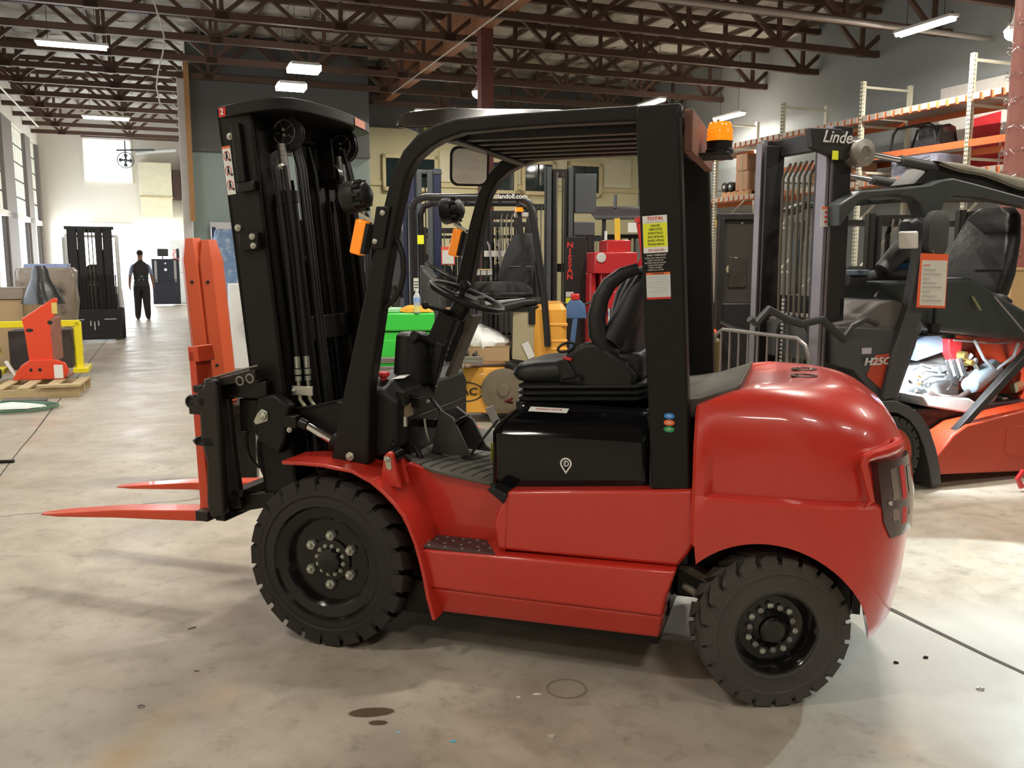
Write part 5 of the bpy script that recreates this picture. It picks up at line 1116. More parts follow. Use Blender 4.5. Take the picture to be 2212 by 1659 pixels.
# hose coil on the floor with a white cloth and a steel bar
t = thing('hose_coil', 'flat green hose coiled on the floor at the left edge', 'hose', G(35, 884), 0)
for i in range(5):
    q = MB(); r0 = .22 + i * .045; q.tube([(r0 * 1.25 * math.cos(a) - .02 * i, r0 * .9 * math.sin(a), .012 + i * .004) for a in [2 * PI * j / 36 for j in range(36)]], .009, 6, True); q.build('hose_loop', M('green_hose', (.04, .14, .07), .4), t)
tag(MB(MT(*G(28, 882)[:2], .012)).loft([[(k_ * .30 * math.cos(a) * (1 + .2 * math.sin(4 * a)), k_ * .16 * math.sin(a) * (1 + .2 * math.cos(3 * a)), z) for a in [2 * PI * i / 30 for i in range(30)]] for (z, k_) in ((0, 1), (.02, .9), (.035, .6), (.05, .2))]).build('white_cloth', M('white_rag', (.72, .78, .72), .9, 0, .1, 10, .4, 20), None, 0, smooth=60), 'crumpled white cloth lying inside the hose coil', 'cloth')
tag(MB().cyl(tuple(G(5, 868) + Vector((0, 0, .02))), tuple(G(103, 866) + Vector((0, 0, .02))), .018, n=8).build('steel_bar', steel), 'thin steel bar on the floor above the hose coil', 'bar')
tag(MB(MT(*G(10, 1000)[:2], .012, rz=10)).box((0, 0, 0), (.14, .035, .022)).build('dark_bar_end', greasy, None, .004), 'dark iron piece on the floor joint at the left edge', 'bar')

# wrapped blue mast on its pallet
t = thing('wrapped_mast', 'tall lift mast wrapped in blue plastic film standing on a pallet', 'mast', P(497, 700, 18.0), TH - R(90)); t.location.z = .16
film = M('blue_plastic_film', (.22, .34, .55), .22, 0, .5, 5, .8, 9, coat=.6, dirt=((.50, .58, .68), 7, .52))
q = MB(); rr_ = random.Random(3); q.loft([[(x + rr_.uniform(-.03, .03), y + rr_.uniform(-.03, .03), z) for (x, y, _) in rrect(-.2, .25, -.33 * k_, .33 * k_, 0, .06)] for (z, k_) in ((0, .75), (.3, .9), (.7, 1.0), (1.1, .92), (1.5, .85), (1.8, .75), (2.0, .7), (2.04, .6))]); q.build('film', film, t, 0, smooth=25)
for sg in (1, -1): MB().bb(-.1, .1, sg * .2, sg * .28, 0, 2.08).build('mast_rail', navy, t)
t = thing('wooden_pallet', 'pale wooden pallet under the blue-wrapped mast', 'pallet', P(503, 725, 18.0), TH); t.location.z = 0
for i in range(5): MB().bb(-.5 + i * .22, -.36 + i * .22, -.4, .6, .13, .15).build('deck_board', wood, t)
for x in (-.5, 0, .5): MB().bb(x - .05, x + .05, -.4, .6, 0, .13).build('stringer', wood, t)
t = thing('pallet_truck', 'white battery pallet truck half hidden behind the mast of the red forklift', 'pallet truck', loc(540, 12.5), TH - R(90))
q = MB(); q.loft([rrect(-.3, .3, -.32, .32, .08, .06), rrect(-.3, .3, -.33, .33, .5, .06), rrect(-.25, .2, -.3, .3, 1.25, .06)]); q.build('body', whitep, t, .01); q = MB(); q.tube([(.3, -.1, .5), (.34, -.12, .9), (.32, .1, 1.1), (.31, .14, .5)], .02, 8); q.build('cable', blackp, t)
t = thing('wall_rack', 'small shelf of tools against the grey-green wall, behind the orange uprights', 'shelf', B(1.6, 23.6, 0), TH)
MB().bb(-.5, .5, -.2, .2, .9, .94).build('shelf_board', steel, t); MB().bb(-.5, .5, -.2, .2, 1.5, 1.54).build('shelf_board', steel, t); MB().bb(-.5, .5, .15, .2, 0, 2.2).build('back_panel', slate, t)
for i in range(6): MB().bb(-.45 + i * .16, -.35 + i * .16, -.1, .1, .94 + (i % 2) * .6, 1.15 + (i % 2) * .6).build('tool', (redm, whitep, dgrey)[i % 3], t, .01)
q = MB(BT); q.bb(1.05, 1.95, 23.84, 23.90, 1.75, 2.55); tag(q.build('notice_board', whitep), 'white notice board on the grey-green wall above the orange uprights', 'board')
# twin orange beams on their dark base behind the carriage
t = thing('twin_beam_post', 'pair of upright orange steel beams on a dark base behind the fork carriage', 'post', P(476, 780, 6.0), R(12)); t.location.z = 0
ob = M('orange_beam_paint', (.52, .080, .025), .4, 0, .06, 5, .03, 30)
for dx, hh in ((-.040, 1.71), (.060, 1.70)):
    q = MB(MT(dx, 0, 0, ry=-3.5 if dx < 0 else -3.5)); o8 = lambda k_, z: [(x * k_, y * k_, z) for x, y in ((-.055, -.09), (.02, -.09), (.075, -.04), (.075, .09), (-.075, .09), (-.075, -.05))]
    q.loft([o8(1, .60), o8(1, hh - .14), o8(.62, hh)]); o_ = q.build('beam', ob, t, .004)
    for z in (1.42, .86): MB(MT(dx, 0, 0, ry=-3.5)).lathe([(.012, 0), (.012, -.004)], (-.02, -.088, z), 'y', 12).build('bolt_hole', blackp, o_)
q = MB(); q.bb(-.02, .26, -.12, .12, .46, .56); q.bb(.04, .22, -.1, .1, 0, .5); q.bb(-.03, .22, -.2, .15, .54, .60); q.build('base', greasy, t, .008)

# ---------------------------------------------------------------- centre: toolbox
t = thing('tool_chest', 'bright green rolling tool chest with dark corner trims', 'tool chest', P(873, 800, 10.9), R(6)); t.location.z = 0
MB().bb(-.40, .38, -.02, .50, .83, .965).build('lid', lime, t, .012); MB().bb(-.37, .36, 0, .48, .14, .82).build('cabinet', lime, t, .008)
for x in (-.40, .36): MB().bb(x, x + .04, -.03, .0, .14, .80).build('corner_trim', blackpl, t, .004)
for i in range(3): MB().bb(-.30, .30, -.008, .0, .18 + i * .2, .36 + i * .2).build('drawer', lime, t, .004)
for x in (-.33, .33):
    for y in (.05, .42): MB().cyl((x - .02, y, .06), (x + .02, y, .06), .06, n=14).build('caster', blackpl, t)
q = MB(); q.bb(-.42, .10, -.22, -.10, .60, .64); q.bb(-.42, .08, -.24, -.14, .54, .575); q.bb(-.28, -.22, -.2, -.14, .0, .56); tag(q.build('steel_tube_stand', steel, None, .004), 'grey steel tube stand in front of the green tool chest', 'stand'); bpy.data.objects['steel_tube_stand'].location = t.location; bpy.data.objects['steel_tube_stand'].rotation_euler = t.rotation_euler
q = MB(); q.tube([(-.02, -.06, .60), (.02, -.08, .68), (.08, -.06, .66), (.06, -.05, .60), (-.02, -.05, .45), (.02, -.06, .25), (.08, -.05, .15)], .007, 6); o_ = tag(q.build('black_cable', blackp), 'thin black cable looping down the front of the green tool chest', 'cable'); o_.location = t.location; o_.rotation_euler = t.rotation_euler
TZ = .966; c0 = Vector(t.location)
def on(dx, dy): return (c0.x + dx, c0.y + dy)
q = MB(MT(*on(-.22, .18), TZ)); q.bb(-.19, .17, -.14, .14, 0, .055); tag(q.build('green_tray', M('pale_green_plastic', (.38, .68, .45), .5), None, .012), 'pale green plastic case lying on the green tool chest', 'case')
q = MB(MT(*on(-.27, .22), TZ + .056)); q.bb(-.09, .09, -.08, .08, 0, .08); tag(q.build('small_carton', card, None, .004), 'small open carton on the pale green case', 'box')
q = MB(MT(*on(-.27, .2), TZ + .14)); q.cyl((0, 0, 0), (0, 0, .07), .05, n=16); tag(q.build('tape_roll', M('yellow_tape', (.85, .65, .05), .4)), 'yellow tape roll on the small carton', 'tape')
q = MB(MT(*on(-.29, .22), TZ + .215)); q.cyl((0, 0, 0), (0, 0, .06), .03, .02, n=16); tag(q.build('red_cap_can', redm), 'little red can standing on the yellow tape roll', 'can')
t = thing('water_bottle', 'clear water bottle with a blue label and yellow drink on the green tool chest', 'bottle', (*on(.14, .10), TZ))
cl = M('clear_bottle_plastic', (.62, .68, .72), .1, 0, .1, 20, coat=.5, trans=.3)
MB().lathe([(.036, 0), (.04, .01), (.038, .03), (.04, .05), (.038, .08), (.04, .15), (.038, .19), (.026, .225), (.016, .24), (.015, .25)], n=20).build('bottle_body', cl, t); MB().lathe([(.0405, .125), (.041, .13), (.041, .175), (.0405, .18)], n=20, cap=False).build('label', M('blue_white_label', (.25, .42, .75), .4, 0, .5, 30), t); MB().lathe([(.0405, .012), (.041, .02), (.041, .07), (.0405, .08)], n=20, cap=False).build('drink', M('yellow_drink', (.75, .70, .25), .2), t); MB().cyl((0, 0, .25), (0, 0, .268), .018, n=14).build('cap', white, t)
rr_ = random.Random(9); q = MB(MT(*on(.12, .2), TZ)); q.loft([[(k_ * .22 * math.cos(a) * (1 + rr_.uniform(-.12, .12)), k_ * .15 * math.sin(a) * (1 + rr_.uniform(-.1, .1)), z + rr_.uniform(0, .012)) for a in [2 * PI * i / 24 for i in range(24)]] for (z, k_) in ((0, 1), (.025, .9), (.05, .65), (.075, .35), (.08, .1))]); tag(q.build('orange_cloth', M('orange_yellow_rag', (.80, .38, .04), .9, 0, .15, 12), None, 0, smooth=50), 'crumpled orange-yellow rag on the green tool chest beside the water bottle', 'cloth')

# the chest stands close in front of the yellow truck
_nb = P(873, 800, 7.72); _nb.z = 0; _k = .72
for _n in ('tool_chest', 'steel_tube_stand', 'black_cable'):
    _o = bpy.data.objects[_n]; _o.location = _nb; _o.scale = (_k, .80, 1.145)
_old = Vector((c0.x, c0.y, TZ)); _new = Vector((_nb.x, _nb.y, TZ * 1.145 + .001))
for _n in ('green_tray', 'small_carton', 'tape_roll', 'red_cap_can', 'orange_cloth'):
    _o = bpy.data.objects[_n]; _o.scale = (_k, _k, _k); _o.location = _new - _old * _k
_o = bpy.data.objects['water_bottle']; _o.location = _new + (Vector(_o.location) - _old) * _k + Vector((.02, -.06, 0)); _o.scale = (.75, .75, .75)

# ---------------------------------------------------------------- articulated yellow truck with black guard
Y0 = 8.8; X0 = loc(1106, Y0)
t = thing('articulated_forklift', 'black and yellow articulated forklift seen from the side behind the seat of the red forklift', 'forklift', (0, Y0, 0), R(180))
# local x forward = image left; local y toward the camera. px scale 1 m = 216 px
def lx(u): return -(u - 1106) / 1900 * Y0
def lz(v): return pz(v, Y0 - .3)
MB().prism([(lx(1030), .10), (lx(1220), .10), (lx(1222), .45), (lx(1130), .45), (lx(1100), lz(795)), (lx(1035), lz(795)), (lx(1028), .3)], 'y', -.35, .35).build('frame', M('dark_frame', (.03, .028, .025), .6), t, .01)
q = MB(); q.loft([rrect(lx(1103), lx(995), -.36, .40, .10, .05), rrect(lx(1103), lx(990), -.36, .40, .40, .06), rrect(lx(1090), lx(1004), -.3, .36, lz(793), .05)]); ax_ = q.build('axle_housing', yelmach, t, .01)
q = MB(); q.lathe([(.215, .405), (.215, .425), (.19, .432), (.06, .432), (.05, .45), (.001, .452)], (lx(1088), 0, lz(840)), 'y', 28, cap=False); q.build('wheel_hub', M('brown_grey_hub', (.16, .13, .09), .6, .2, .3, 12), t)
q = MB(); q.tube([(lx(1012) + .155 * math.cos(a), .402, lz(843) + .09 * math.sin(a)) for a in [2 * PI * i / 28 for i in range(28)]], .006, 5, True); q.build('oval_ring', blackp, ax_)
text('oval_lettering', 'AC', .10, blackp, ax_, (lx(1016), .407, lz(843)), (R(90), 0, R(180)), .001, .002, 1.2, .1)
q = MB(); q.loft([rrect(lx(1220), lx(1150), -.40, .38, .55, .07), rrect(lx(1220), lx(1150), -.40, .40, .60, .07), rrect(lx(1219), lx(1150), -.40, .40, lz(668), .07), rrect(lx(1212), lx(1153), -.36, .36, lz(656), .07)]); cwy = q.build('counterweight', yelmach, t, 0, smooth=35)
for v_ in (700, 735, 752): MB().bb(lx(1221), lx(1178), .36, .405, lz(v_) - .015, lz(v_) + .015).build('counterweight_rib', yelmach, cwy, .008)
MB().prism([(lx(1106), .62), (lx(1164), .58), (lx(1164), lz(672)), (lx(1108), lz(672))], 'y', .30, .36).build('battery_panel', M('dull_tan_panel', (.36, .31, .20), .5, .1, .25, 4), t, .006)
MB().bb(lx(1165), lx(1103), .33, .37, lz(672), lz(662)).build('panel_rail', dkmetal, t); MB().bb(lx(1162), lx(1140), .36, .38, lz(700), lz(660)).build('panel_latch', blackpl, t, .008)
q = MB(MT(lx(1140), .37, lz(755), ry=25)); q.box((0, 0, 0), (.07, .004, .16)); q.build('paper_tag', whitep, t)
MB().bb(lx(1180), lx(1040), -.35, .35, lz(668) - .02, lz(648)).build('arm_console', dkmetal, t, .02)
q = MB(); q.beam((lx(1050), .33, lz(655)), (lx(1135), .33, lz(648)), .05, .04); q.build('grey_armrest', M('pale_grey_bar', (.30, .32, .32), .5), t, .01)
q = MB(); q.tube([(lx(1072), .36, lz(668)), (lx(1100), .38, lz(660)), (lx(1130), .38, lz(652)), (lx(1155), .36, lz(650))], [.05, .045, .035, .03], 10); q.build('boot_sleeve', vinyl, t)
# its seat and wheel, guard
MB().bb(lx(1150), lx(1000), -.3, .3, lz(640), lz(632)).build('seat_deck', dkmetal, t, .01)
seatmesh(t, lx(1078), lz(640), fabric, 1.02, 0, 38)
WT_ = MT(lx(960), 0, lz(590), ry=-28); q = MB(WT_); q.tube([(.20 * math.cos(2 * PI * i / 28), .20 * math.sin(2 * PI * i / 28), 0) for i in range(28)], .013, 6, True); q.beam((-.19, 0, 0), (.19, 0, 0), .03, .01); q.tube([(0, 0, 0), (.06, 0, -.3)], .03, 8); q.build('steering_wheel', dkmetal, t)
q = MB(); q.loft([[(lx(915), y, z) for y, z in ((-.3, .6), (.3, .6), (.3, lz(570)), (-.3, lz(570)))], [(lx(960), y, z) for y, z in ((-.3, .6), (.3, .6), (.3, lz(620)), (-.3, lz(620)))]]); q.build('cowl', dgrey, t, .03)
g = None
for yy in (.42, -.42):
    q = MB(); q.tube([(lx(1180), yy, .75), (lx(1172), yy, lz(640)), (lx(1148), yy, lz(462)), (lx(1140), yy, lz(440)), (lx(1120), yy, lz(428)), (lx(930), yy, lz(428)), (lx(910), yy, lz(436)), (lx(902), yy, lz(455)), (lx(903), yy, .6)], .034, 10)
    if g is None: g = q.build('overhead_guard', M('black_guard_tube', (.02, .02, .022), .3, .1), t)
    else: q.build('guard_tube', dkmetal, g)
for i in range(6): MB().bb(lx(935 + i * 36), lx(940 + i * 36), -.42, .42, lz(430) - .015, lz(426)).build('guard_bar', dkmetal, g)
text('guard_lettering', 'landoll.com', .060, white, g, (lx(1107), .458, lz(427)), (R(90), 0, R(180)), .001, .001, 1.0)
q = MB(); q.bb(lx(1077), lx(1054), .455, .46, lz(432), lz(423)); q.build('pale_plate', M('beige_plate', (.45, .38, .28), .5), g)
q = MB(); q.beam((lx(1118), .40, lz(440)), (lx(1132), .40, lz(560)), .05, .04); q.beam((lx(1132), .4, lz(560)), (lx(1128), .4, lz(580)), .04, .04); q.build('guard_brace', dkmetal, g)
MB().cyl((lx(1120), .42, lz(459)), (lx(1120), .42, lz(450)), .04, n=14).build('amber_lamp', amber, g)
q = MB(); q.bb(lx(1140), lx(1110), .2, .4, lz(470), lz(460)); q.build('white_box', whitep, g, .01)
for (u0, u1) in ((884, 893), (896, 901)): MB().bb(lx(u1), lx(u0), .30, .40, .3, lz(445)).build('mast_rail', navy if u0 < 890 else dkmetal, t, .004)
for (u0, u1) in ((884, 893),): MB().bb(lx(u1), lx(u0), -.40, -.30, .3, lz(445)).build('mast_rail', dkmetal, t, .004)
q = MB(); q.bb(lx(928), lx(915), .46, .47, lz(528), lz(509)); q.build('yellow_tag', yellow, t); q = MB(); q.bb(lx(916), lx(906), .46, .47, lz(628), lz(600)); q.build('white_tag', whitep, t)
for i in range(4): MB().bb(lx(915), lx(907), .471, .472, lz(625 - i * 6) - .008, lz(625 - i * 6)).build('tag_print', blackp, t)
q = MB(); q.bb(lx(1066), lx(1029), .31, .32, lz(597), lz(581)); dp_ = q.build('load_plate', blackp, t); 
for (a, b_) in ((1029, 1040), (1042, 1053), (1055, 1065)): MB().bb(lx(b_), lx(a), .322, .324, lz(594), lz(584)).build('plate_cell', greyp, dp_)
q = MB(); q.bb(lx(1065), lx(1030), .322, .324, lz(583), lz(581)); q.build('plate_header', M('tan_print', (.6, .45, .2), .5), dp_)
q = MB(); q.bb(lx(985), lx(957), .10, .12, lz(572), lz(532)); q.build('red_folder', M('red_pouch', (.75, .12, .08), .4), t); q = MB(); q.bb(lx(983), lx(959), .122, .126, lz(570), lz(540)); q.build('folder_sheet', whitep, t)
# carton with the white plastic bag on its deck, tools
carton('open cardboard box holding a white plastic bag, on the deck of the yellow truck', 1056, 800, 8.46, .40, .32, .145, z=.595, rz=0)
rr_ = random.Random(5); pb = P(1048, 740, 8.46); q = MB(MT(pb.x, pb.y + .17, .73)); q.loft([[(k_ * .24 * math.cos(a) * (1 + rr_.uniform(-.13, .13)) + sh, k_ * .17 * math.sin(a) * (1 + rr_.uniform(-.13, .13)), z + rr_.uniform(-.012, .012)) for a in [2 * PI * i / 26 for i in range(26)]] for (z, k_, sh) in ((0, .9, .0), (.04, 1.0, 0), (.09, .92, -.02), (.14, .7, -.05), (.18, .5, -.07), (.215, .2, -.09))]); tag(q.build('plastic_bag', M('white_plastic_bag', (.85, .85, .85), .35, 0, .05, 10, .6, 18), None, 0, smooth=45), 'crumpled white plastic bag bulging out of the cardboard box', 'bag')
t2 = thing('parts_tray', 'tray of greasy parts on the deck before the yellow truck', 'tray', P(1012, 790, 8.42), 0); t2.location.z = .60
q = MB(); q.bb(-.16, .14, -.2, .2, 0, .03); q.bb(-.16, .14, -.2, -.18, .03, .07); q.build('tray', M('grey_metal_tray', (.25, .23, .2), .4, .5), t2, .004)
for i in range(10): MB().bb(-.14 + i * .026, -.125 + i * .026, -.15, .1, .03, .06 + (i % 3) * .02).build('tool', (steel, greasy, dgrey)[i % 3], t2, .003)

# red tool leaning
tag(MB(MT(*loc(938, 9.6))).bb(-.05, .05, -.05, .05, .0, lz(636) - .0).build('red_post', orange, None, .01), 'narrow red-orange post right of the green tool chest', 'post')
tag(MB(MT(*loc(955, 9.4))).bb(-.12, .10, -.1, .1, .0, pz(665, 9.4)).build('tan_box', card, None, .01), 'tan box beside the narrow red-orange post', 'box')

# ---------------------------------------------------------------- masts and machines behind
def mastthing(label, u, Y, H, rz, hw=.3, mat=dkmetal, edge=None, name='lift_truck', body=dgrey, bl=.50, **kw):
    t = thing(name, label, 'forklift', loc(u, Y), rz)
    mastparts(t, 0, H, hw, mat, edge or mat, **kw)
    q = MB(); q.loft([rrect(-.12 - bl, -.12, -hw, hw, .1, .06), rrect(-.12 - bl, -.12, -hw, hw, .75, .06), rrect(-.12 - bl, -.25, -hw * .9, hw * .9, 1.0, .06)]); q.build('body', body, t, .01)
    for y in (-hw, hw): bgwheel(t, -.2, y, .2, .10, dgrey)
    return t
t = mastthing('tall navy and slate grey mast rising behind the front post of the roof guard', 915, 13.2, 2.85, R(-70), .26, slate, navy, rd=.18, rw=.12)
MB().bb(-.1, .1, -.27, .27, 2.82, 2.88).build('top_plate', slate, t, .01); MB().prism([(.0, -.10), (.30, -.42), (.0, -.42), (-.15, -.3)], 'z', 2.73, 2.79).build('top_fin', slate, t, .01)
MB().lathe([(.06, 0), (.06, .04), (.02, .05)], (.1, -.45, 2.2), 'x', 16).build('pulley', dgrey, t); MB().prism([(-.1, 1.2), (.1, 1.2), (.35, 2.0), (.2, 2.15), (-.1, 2.1)], 'y', -.62, -.34).build('side_casting', slate, t, .02)
t = mastthing('dark mast with red lettering down its rail, standing in the middle background', 1207, 10.6, 2.60, R(-86), .17, dkmetal, slate, rd=.16, rw=.07)
MB().bb(-.02, .02, .18, .44, 2.12, 2.58).build('crosshead', slate, t, .01); MB().bb(-.02, .06, .10, .42, 1.86, 2.02).build('lower_crosshead', slate, t, .01)
rp = MB().bb(.10, .14, .055, .30, .3, 1.84).build('lettered_rail', dkmetal, t, .006); MB().bb(.0, .05, .34, .42, .3, 1.86).build('outer_rail', dkmetal, t, .006)
for i, ch in enumerate('NISSAN'): text('rail_letter', ch, .088, M('bright_red_letter', (.62, .03, .02), .5), rp, (.142, .115, 1.745 - i * .074), (R(90), 0, R(90)), .001, .003, 1.1)
MB().bb(.141, .144, .07, .16, 1.0, 1.13).build('yellow_sticker', yellow, rp); MB().bb(.141, .144, .07, .16, 1.14, 1.20).build('white_sticker', whitep, rp)
mastthing('black mast between the articulated truck guard and the red-lettered mast', 1172, 14.6, 2.45, R(-95), .22, dkmetal)
t = truck('forklift', 'black forklift seen under the middle of the articulated truck guard', loc(1095, 12.4), R(-85), body=dgrey, H=2.2, gz=2.1, forks=False, hw=.5)
for i in range(5): q = MB(); q.tube([(.30, -.30 + i * .13, 1.85), (.42, -.27 + i * .13, 1.75), (.46, -.25 + i * .13, 1.55), (.46, -.25 + i * .13, 1.3)], .016, 6); q.build('grey_hose', M('grey_hose_cover', (.16, .14, .14), .5), t)
MB().bb(.38, .42, -.34, -.05, 1.62, 1.70).build('white_label', whitep, t)
mastthing('black mast seen in the gap left of the front guard post', 852, 15.4, 2.1, R(-80), .24, dkmetal)
rowl = ['black forklift of the back row, seen left of the front guard post', 'black forklift of the back row, behind the tool chest', 'black forklift of the back row, behind the front of the articulated truck', 'black forklift of the back row, behind the red clamp attachment', 'black forklift of the back row, nearest the rear guard post']
for i, (u, Y, hh) in enumerate(((832, 17.0, 2.3), (956, 17.2, 2.15), (1082, 17.0, 2.4), (1296, 17.2, 2.0), (1425, 16.8, 2.2))):
    t = truck('forklift', rowl[i], loc(u, Y), R(-84 - i * 2), body=(dgrey, dkmetal)[i % 2], H=hh, forks=False, gz=2.05, hw=.5)
    MB().bb(.46, .48, -.3 + .1 * i, -.1 + .1 * i, .7, 1.0).build('paper_sign', (whitep, slate, redm, whitep, slate)[i], t)
# red block machine
t = thing('red_clamp', 'glossy red clamp attachment stacked in blocks beside the seat back', 'attachment', loc(1320, 10.4), R(-82))
for (n_, y0, y1, z0, z1, x1) in (('top_block', -.18, .10, 1.64, 1.80, .20), ('upper_block', -.24, .26, 1.42, 1.66, .28), ('middle_block', -.12, .16, 1.20, 1.42, .18), ('lower_block', -.24, .26, 1.02, 1.22, .28), ('column', -.14, -.06, .0, 1.02, .14), ('column', .06, .16, .0, 1.02, .14), ('side_plate', .20, .27, .0, 1.42, .10)):
    MB().bb(-.2, x1, -y1, -y0, z0, z1).build(n_, redm, t, .012)
MB().lathe([(.055, 0), (.055, .02), (.03, .024), (.001, .02)], (.28, .19 * -1, 1.60), 'x', 20, cap=False).build('white_disc', whitep, t)
q = MB(); q.tube([(.1, .28, 1.45), (.12, .36, 1.6), (.1, .33, 1.85), (.1, .30, 2.0)], .035, 8); q.bb(.05, .15, .26, .36, 2.0, 2.06); q.build('lever_arm', redm, t)
for z in (1.66,): q = MB(); q.cyl((.05, .06, 1.8), (.05, .05, 2.05), .035, n=10); q.build('yellow_canister', M('yellow_can', (.8, .55, .05), .4), t)
t = truck('forklift', 'black forklift with a broad dark canopy behind the red clamp attachment', loc(1372, 13.2), R(-95), body=dgrey, H=1.9, forks=False, gz=1.95, hw=.55, mast=False)
q = MB(); q.loft([[(.1, -.6, 2.16), (.1, .6, 2.16), (.1, .6, 2.22), (.1, -.6, 2.22)], [(-.3, -.68, 2.28), (-.3, .68, 2.28), (-.3, .68, 2.38), (-.3, -.68, 2.38)], [(-1.4, -.6, 2.3), (-1.4, .6, 2.3), (-1.4, .6, 2.4), (-1.4, -.6, 2.4)]]); q.build('canopy', M('grey_black_canopy', (.05, .045, .05), .5), t, .02)
for sg in (1, -1): MB().bb(-.02, .05, sg * .5, sg * .44, .5, 2.2).build('canopy_post', dkmetal, t)
for y in (.2, -.3): MB().cyl((-.2, y, 2.35), (-.2, y, 2.55), .025, n=8).build('antenna', slate, t)
MB().bb(.08, .12, -.12, .28, 1.98, 2.12).build('white_sign', whitep, t); MB().bb(.06, .1, -.46, -.42, 1.3, 2.0).build('white_tube_lamp', whitep, t)
t = thing('walkie_truck', 'white machine body with a blue stripe behind the blue pallet jack handle', 'machine', loc(1268, 11.6), 0)
q = MB(); q.loft([rrect(-.16, .28, -.3, .3, .0, .05), rrect(-.16, .28, -.3, .3, .95, .05), rrect(-.1, .25, -.28, .25, 1.18, .05)]); q.build('body', whitep, t, .01); MB().bb(-.13, .26, -.304, -.3, .86, .92).build('blue_stripe', bluep, t); MB().bb(-.2, .1, -.2, .2, 1.2, 1.42).build('black_pad', vinyl, t, .05)
t = thing('hand_pallet_jack', 'blue pallet jack handle with a red grip, right of the yellow truck', 'pallet jack', loc(1240, 9.3), 0)
q = MB(); q.beam((-.06, 0, .2), (.02, 0, .98), .075, .05); q.build('tiller', lblue, t, .012); q = MB(); q.loft([rrect(-.10, .14, -.04, .04, .96, .03), rrect(-.08, .12, -.05, .05, 1.10, .03), rrect(-.03, .06, -.04, .04, 1.16, .02)]); q.build('tiller_head', lblue, t, .008)
MB().bb(-.03, .06, -.05, .05, 1.15, 1.22).build('red_grip', redm, t, .015); q = MB(); q.tube([(-.06, 0, 1.1), (-.18, 0, 1.14), (-.22, 0, 1.08), (-.12, 0, 1.0)], .014, 7); q.tube([(.10, 0, 1.1), (.22, 0, 1.14), (.26, 0, 1.08), (.14, 0, 1.0)], .014, 7); q.build('handle_loop', blackpl, t); MB().bb(-.25, .25, -.1, .8, .05, .22).build('base', dgrey, t, .02)
tag(MB(MT(*loc(1268, 9.0))).lathe([(.09, 0), (.11, .3), (.13, .62), (.12, .66), (.09, .68)], n=18).build('pump', M('maroon_pump', (.20, .03, .03), .35, .2), None), 'dull red pump head standing right of the pallet jack handle', 'pump')
tag(MB(MT(*loc(1325, 8.2), rz=-20)).bb(-.5, .4, -.1, .1, .42, .47).build('grey_rail', slate, None, .006), 'grey rail lying behind the seat backrest', 'rail')
# post with yellow lettering seen between the two rear posts
t = thing('lift_truck', 'dark forklift mast with yellow lettering, seen between the rear posts of the roof guard', 'forklift', loc(1490, 7.4), R(-95))
mastparts(t, 0, 2.3, .12, dkmetal, dkmetal, rd=.12, rw=.05, hoses=1)
text('mast_lettering', 'Yale', .17, M('yellow_letter', (.75, .62, .05), .5), t, (.066, -.075, 1.72), (R(90), R(-90), R(90)), .001, .003); MB().bb(.064, .066, -.115, -.075, 1.30, 1.40).build('yellow_sticker', yellow, t)
MB().bb(-.5, -.1, -.3, .3, .1, .9).build('body', M('dark_yellow_body', (.10, .07, .02), .5), t, .03)
t = thing('orange_post', 'thin orange and yellow posts behind the rear posts of the roof guard', 'post', loc(1492, 7.0), 0); MB().cyl((0, 0, 0), (0, 0, .95), .03, n=10).build('post', yelmach, t)

# order picker with smoky panel
t = thing('order_picker', 'black order picker with a smoky clear panel, left of the twin-rail mast', 'order picker', loc(1600, 8.8), R(-90))
for sg in (1, -1): MB().bb(-.05, .05, sg * .24, sg * .18, 0, 1.98).build('side_frame', dkmetal, t, .006)
MB().bb(-.02, .0, -.20, .20, 1.15, 1.96).build('panel', plex, t, .006); MB().bb(-.6, .0, -.24, .24, .1, 1.15).build('body', dkmetal, t, .02); MB().bb(-.04, .04, -.25, .25, 1.96, 2.02).build('top_bar', dkmetal, t, .006)
MB().lathe([(.045, 0), (.045, .004), (.001, .005)], (.002, -.10 * 1, 1.48), 'x', 20, cap=False).build('round_sticker', M('beige_disc', (.30, .26, .18), .5), t)
for y in (-.18, 0, .18): MB().cyl((.0, y, 1.93), (.008, y, 1.93), .010, n=8).build('panel_screw', zinc, t)
MB().bb(.0, .02, -.12, .06, 1.3, 1.6).build('instrument', M('mirror_dark', (.08, .07, .06), .15, .5, .6, 8), t, .01)
q = MB(); q.tube([(.1, -.2, .95), (.2, -.1, .9), (.3, .15, .85), (.32, .25, .84)], .03, 8); q.build('tiller', dkmetal, t); MB().bb(.05, .2, -.42, -.25, .78, .9).build('orange_cap', M('orange_cap', (.8, .1, .02), .4), t, .03); MB().bb(0, .15, -.36, -.24, .2, .8).build('grey_blue_body', M('grey_blue', (.16, .22, .24), .5), t, .02)

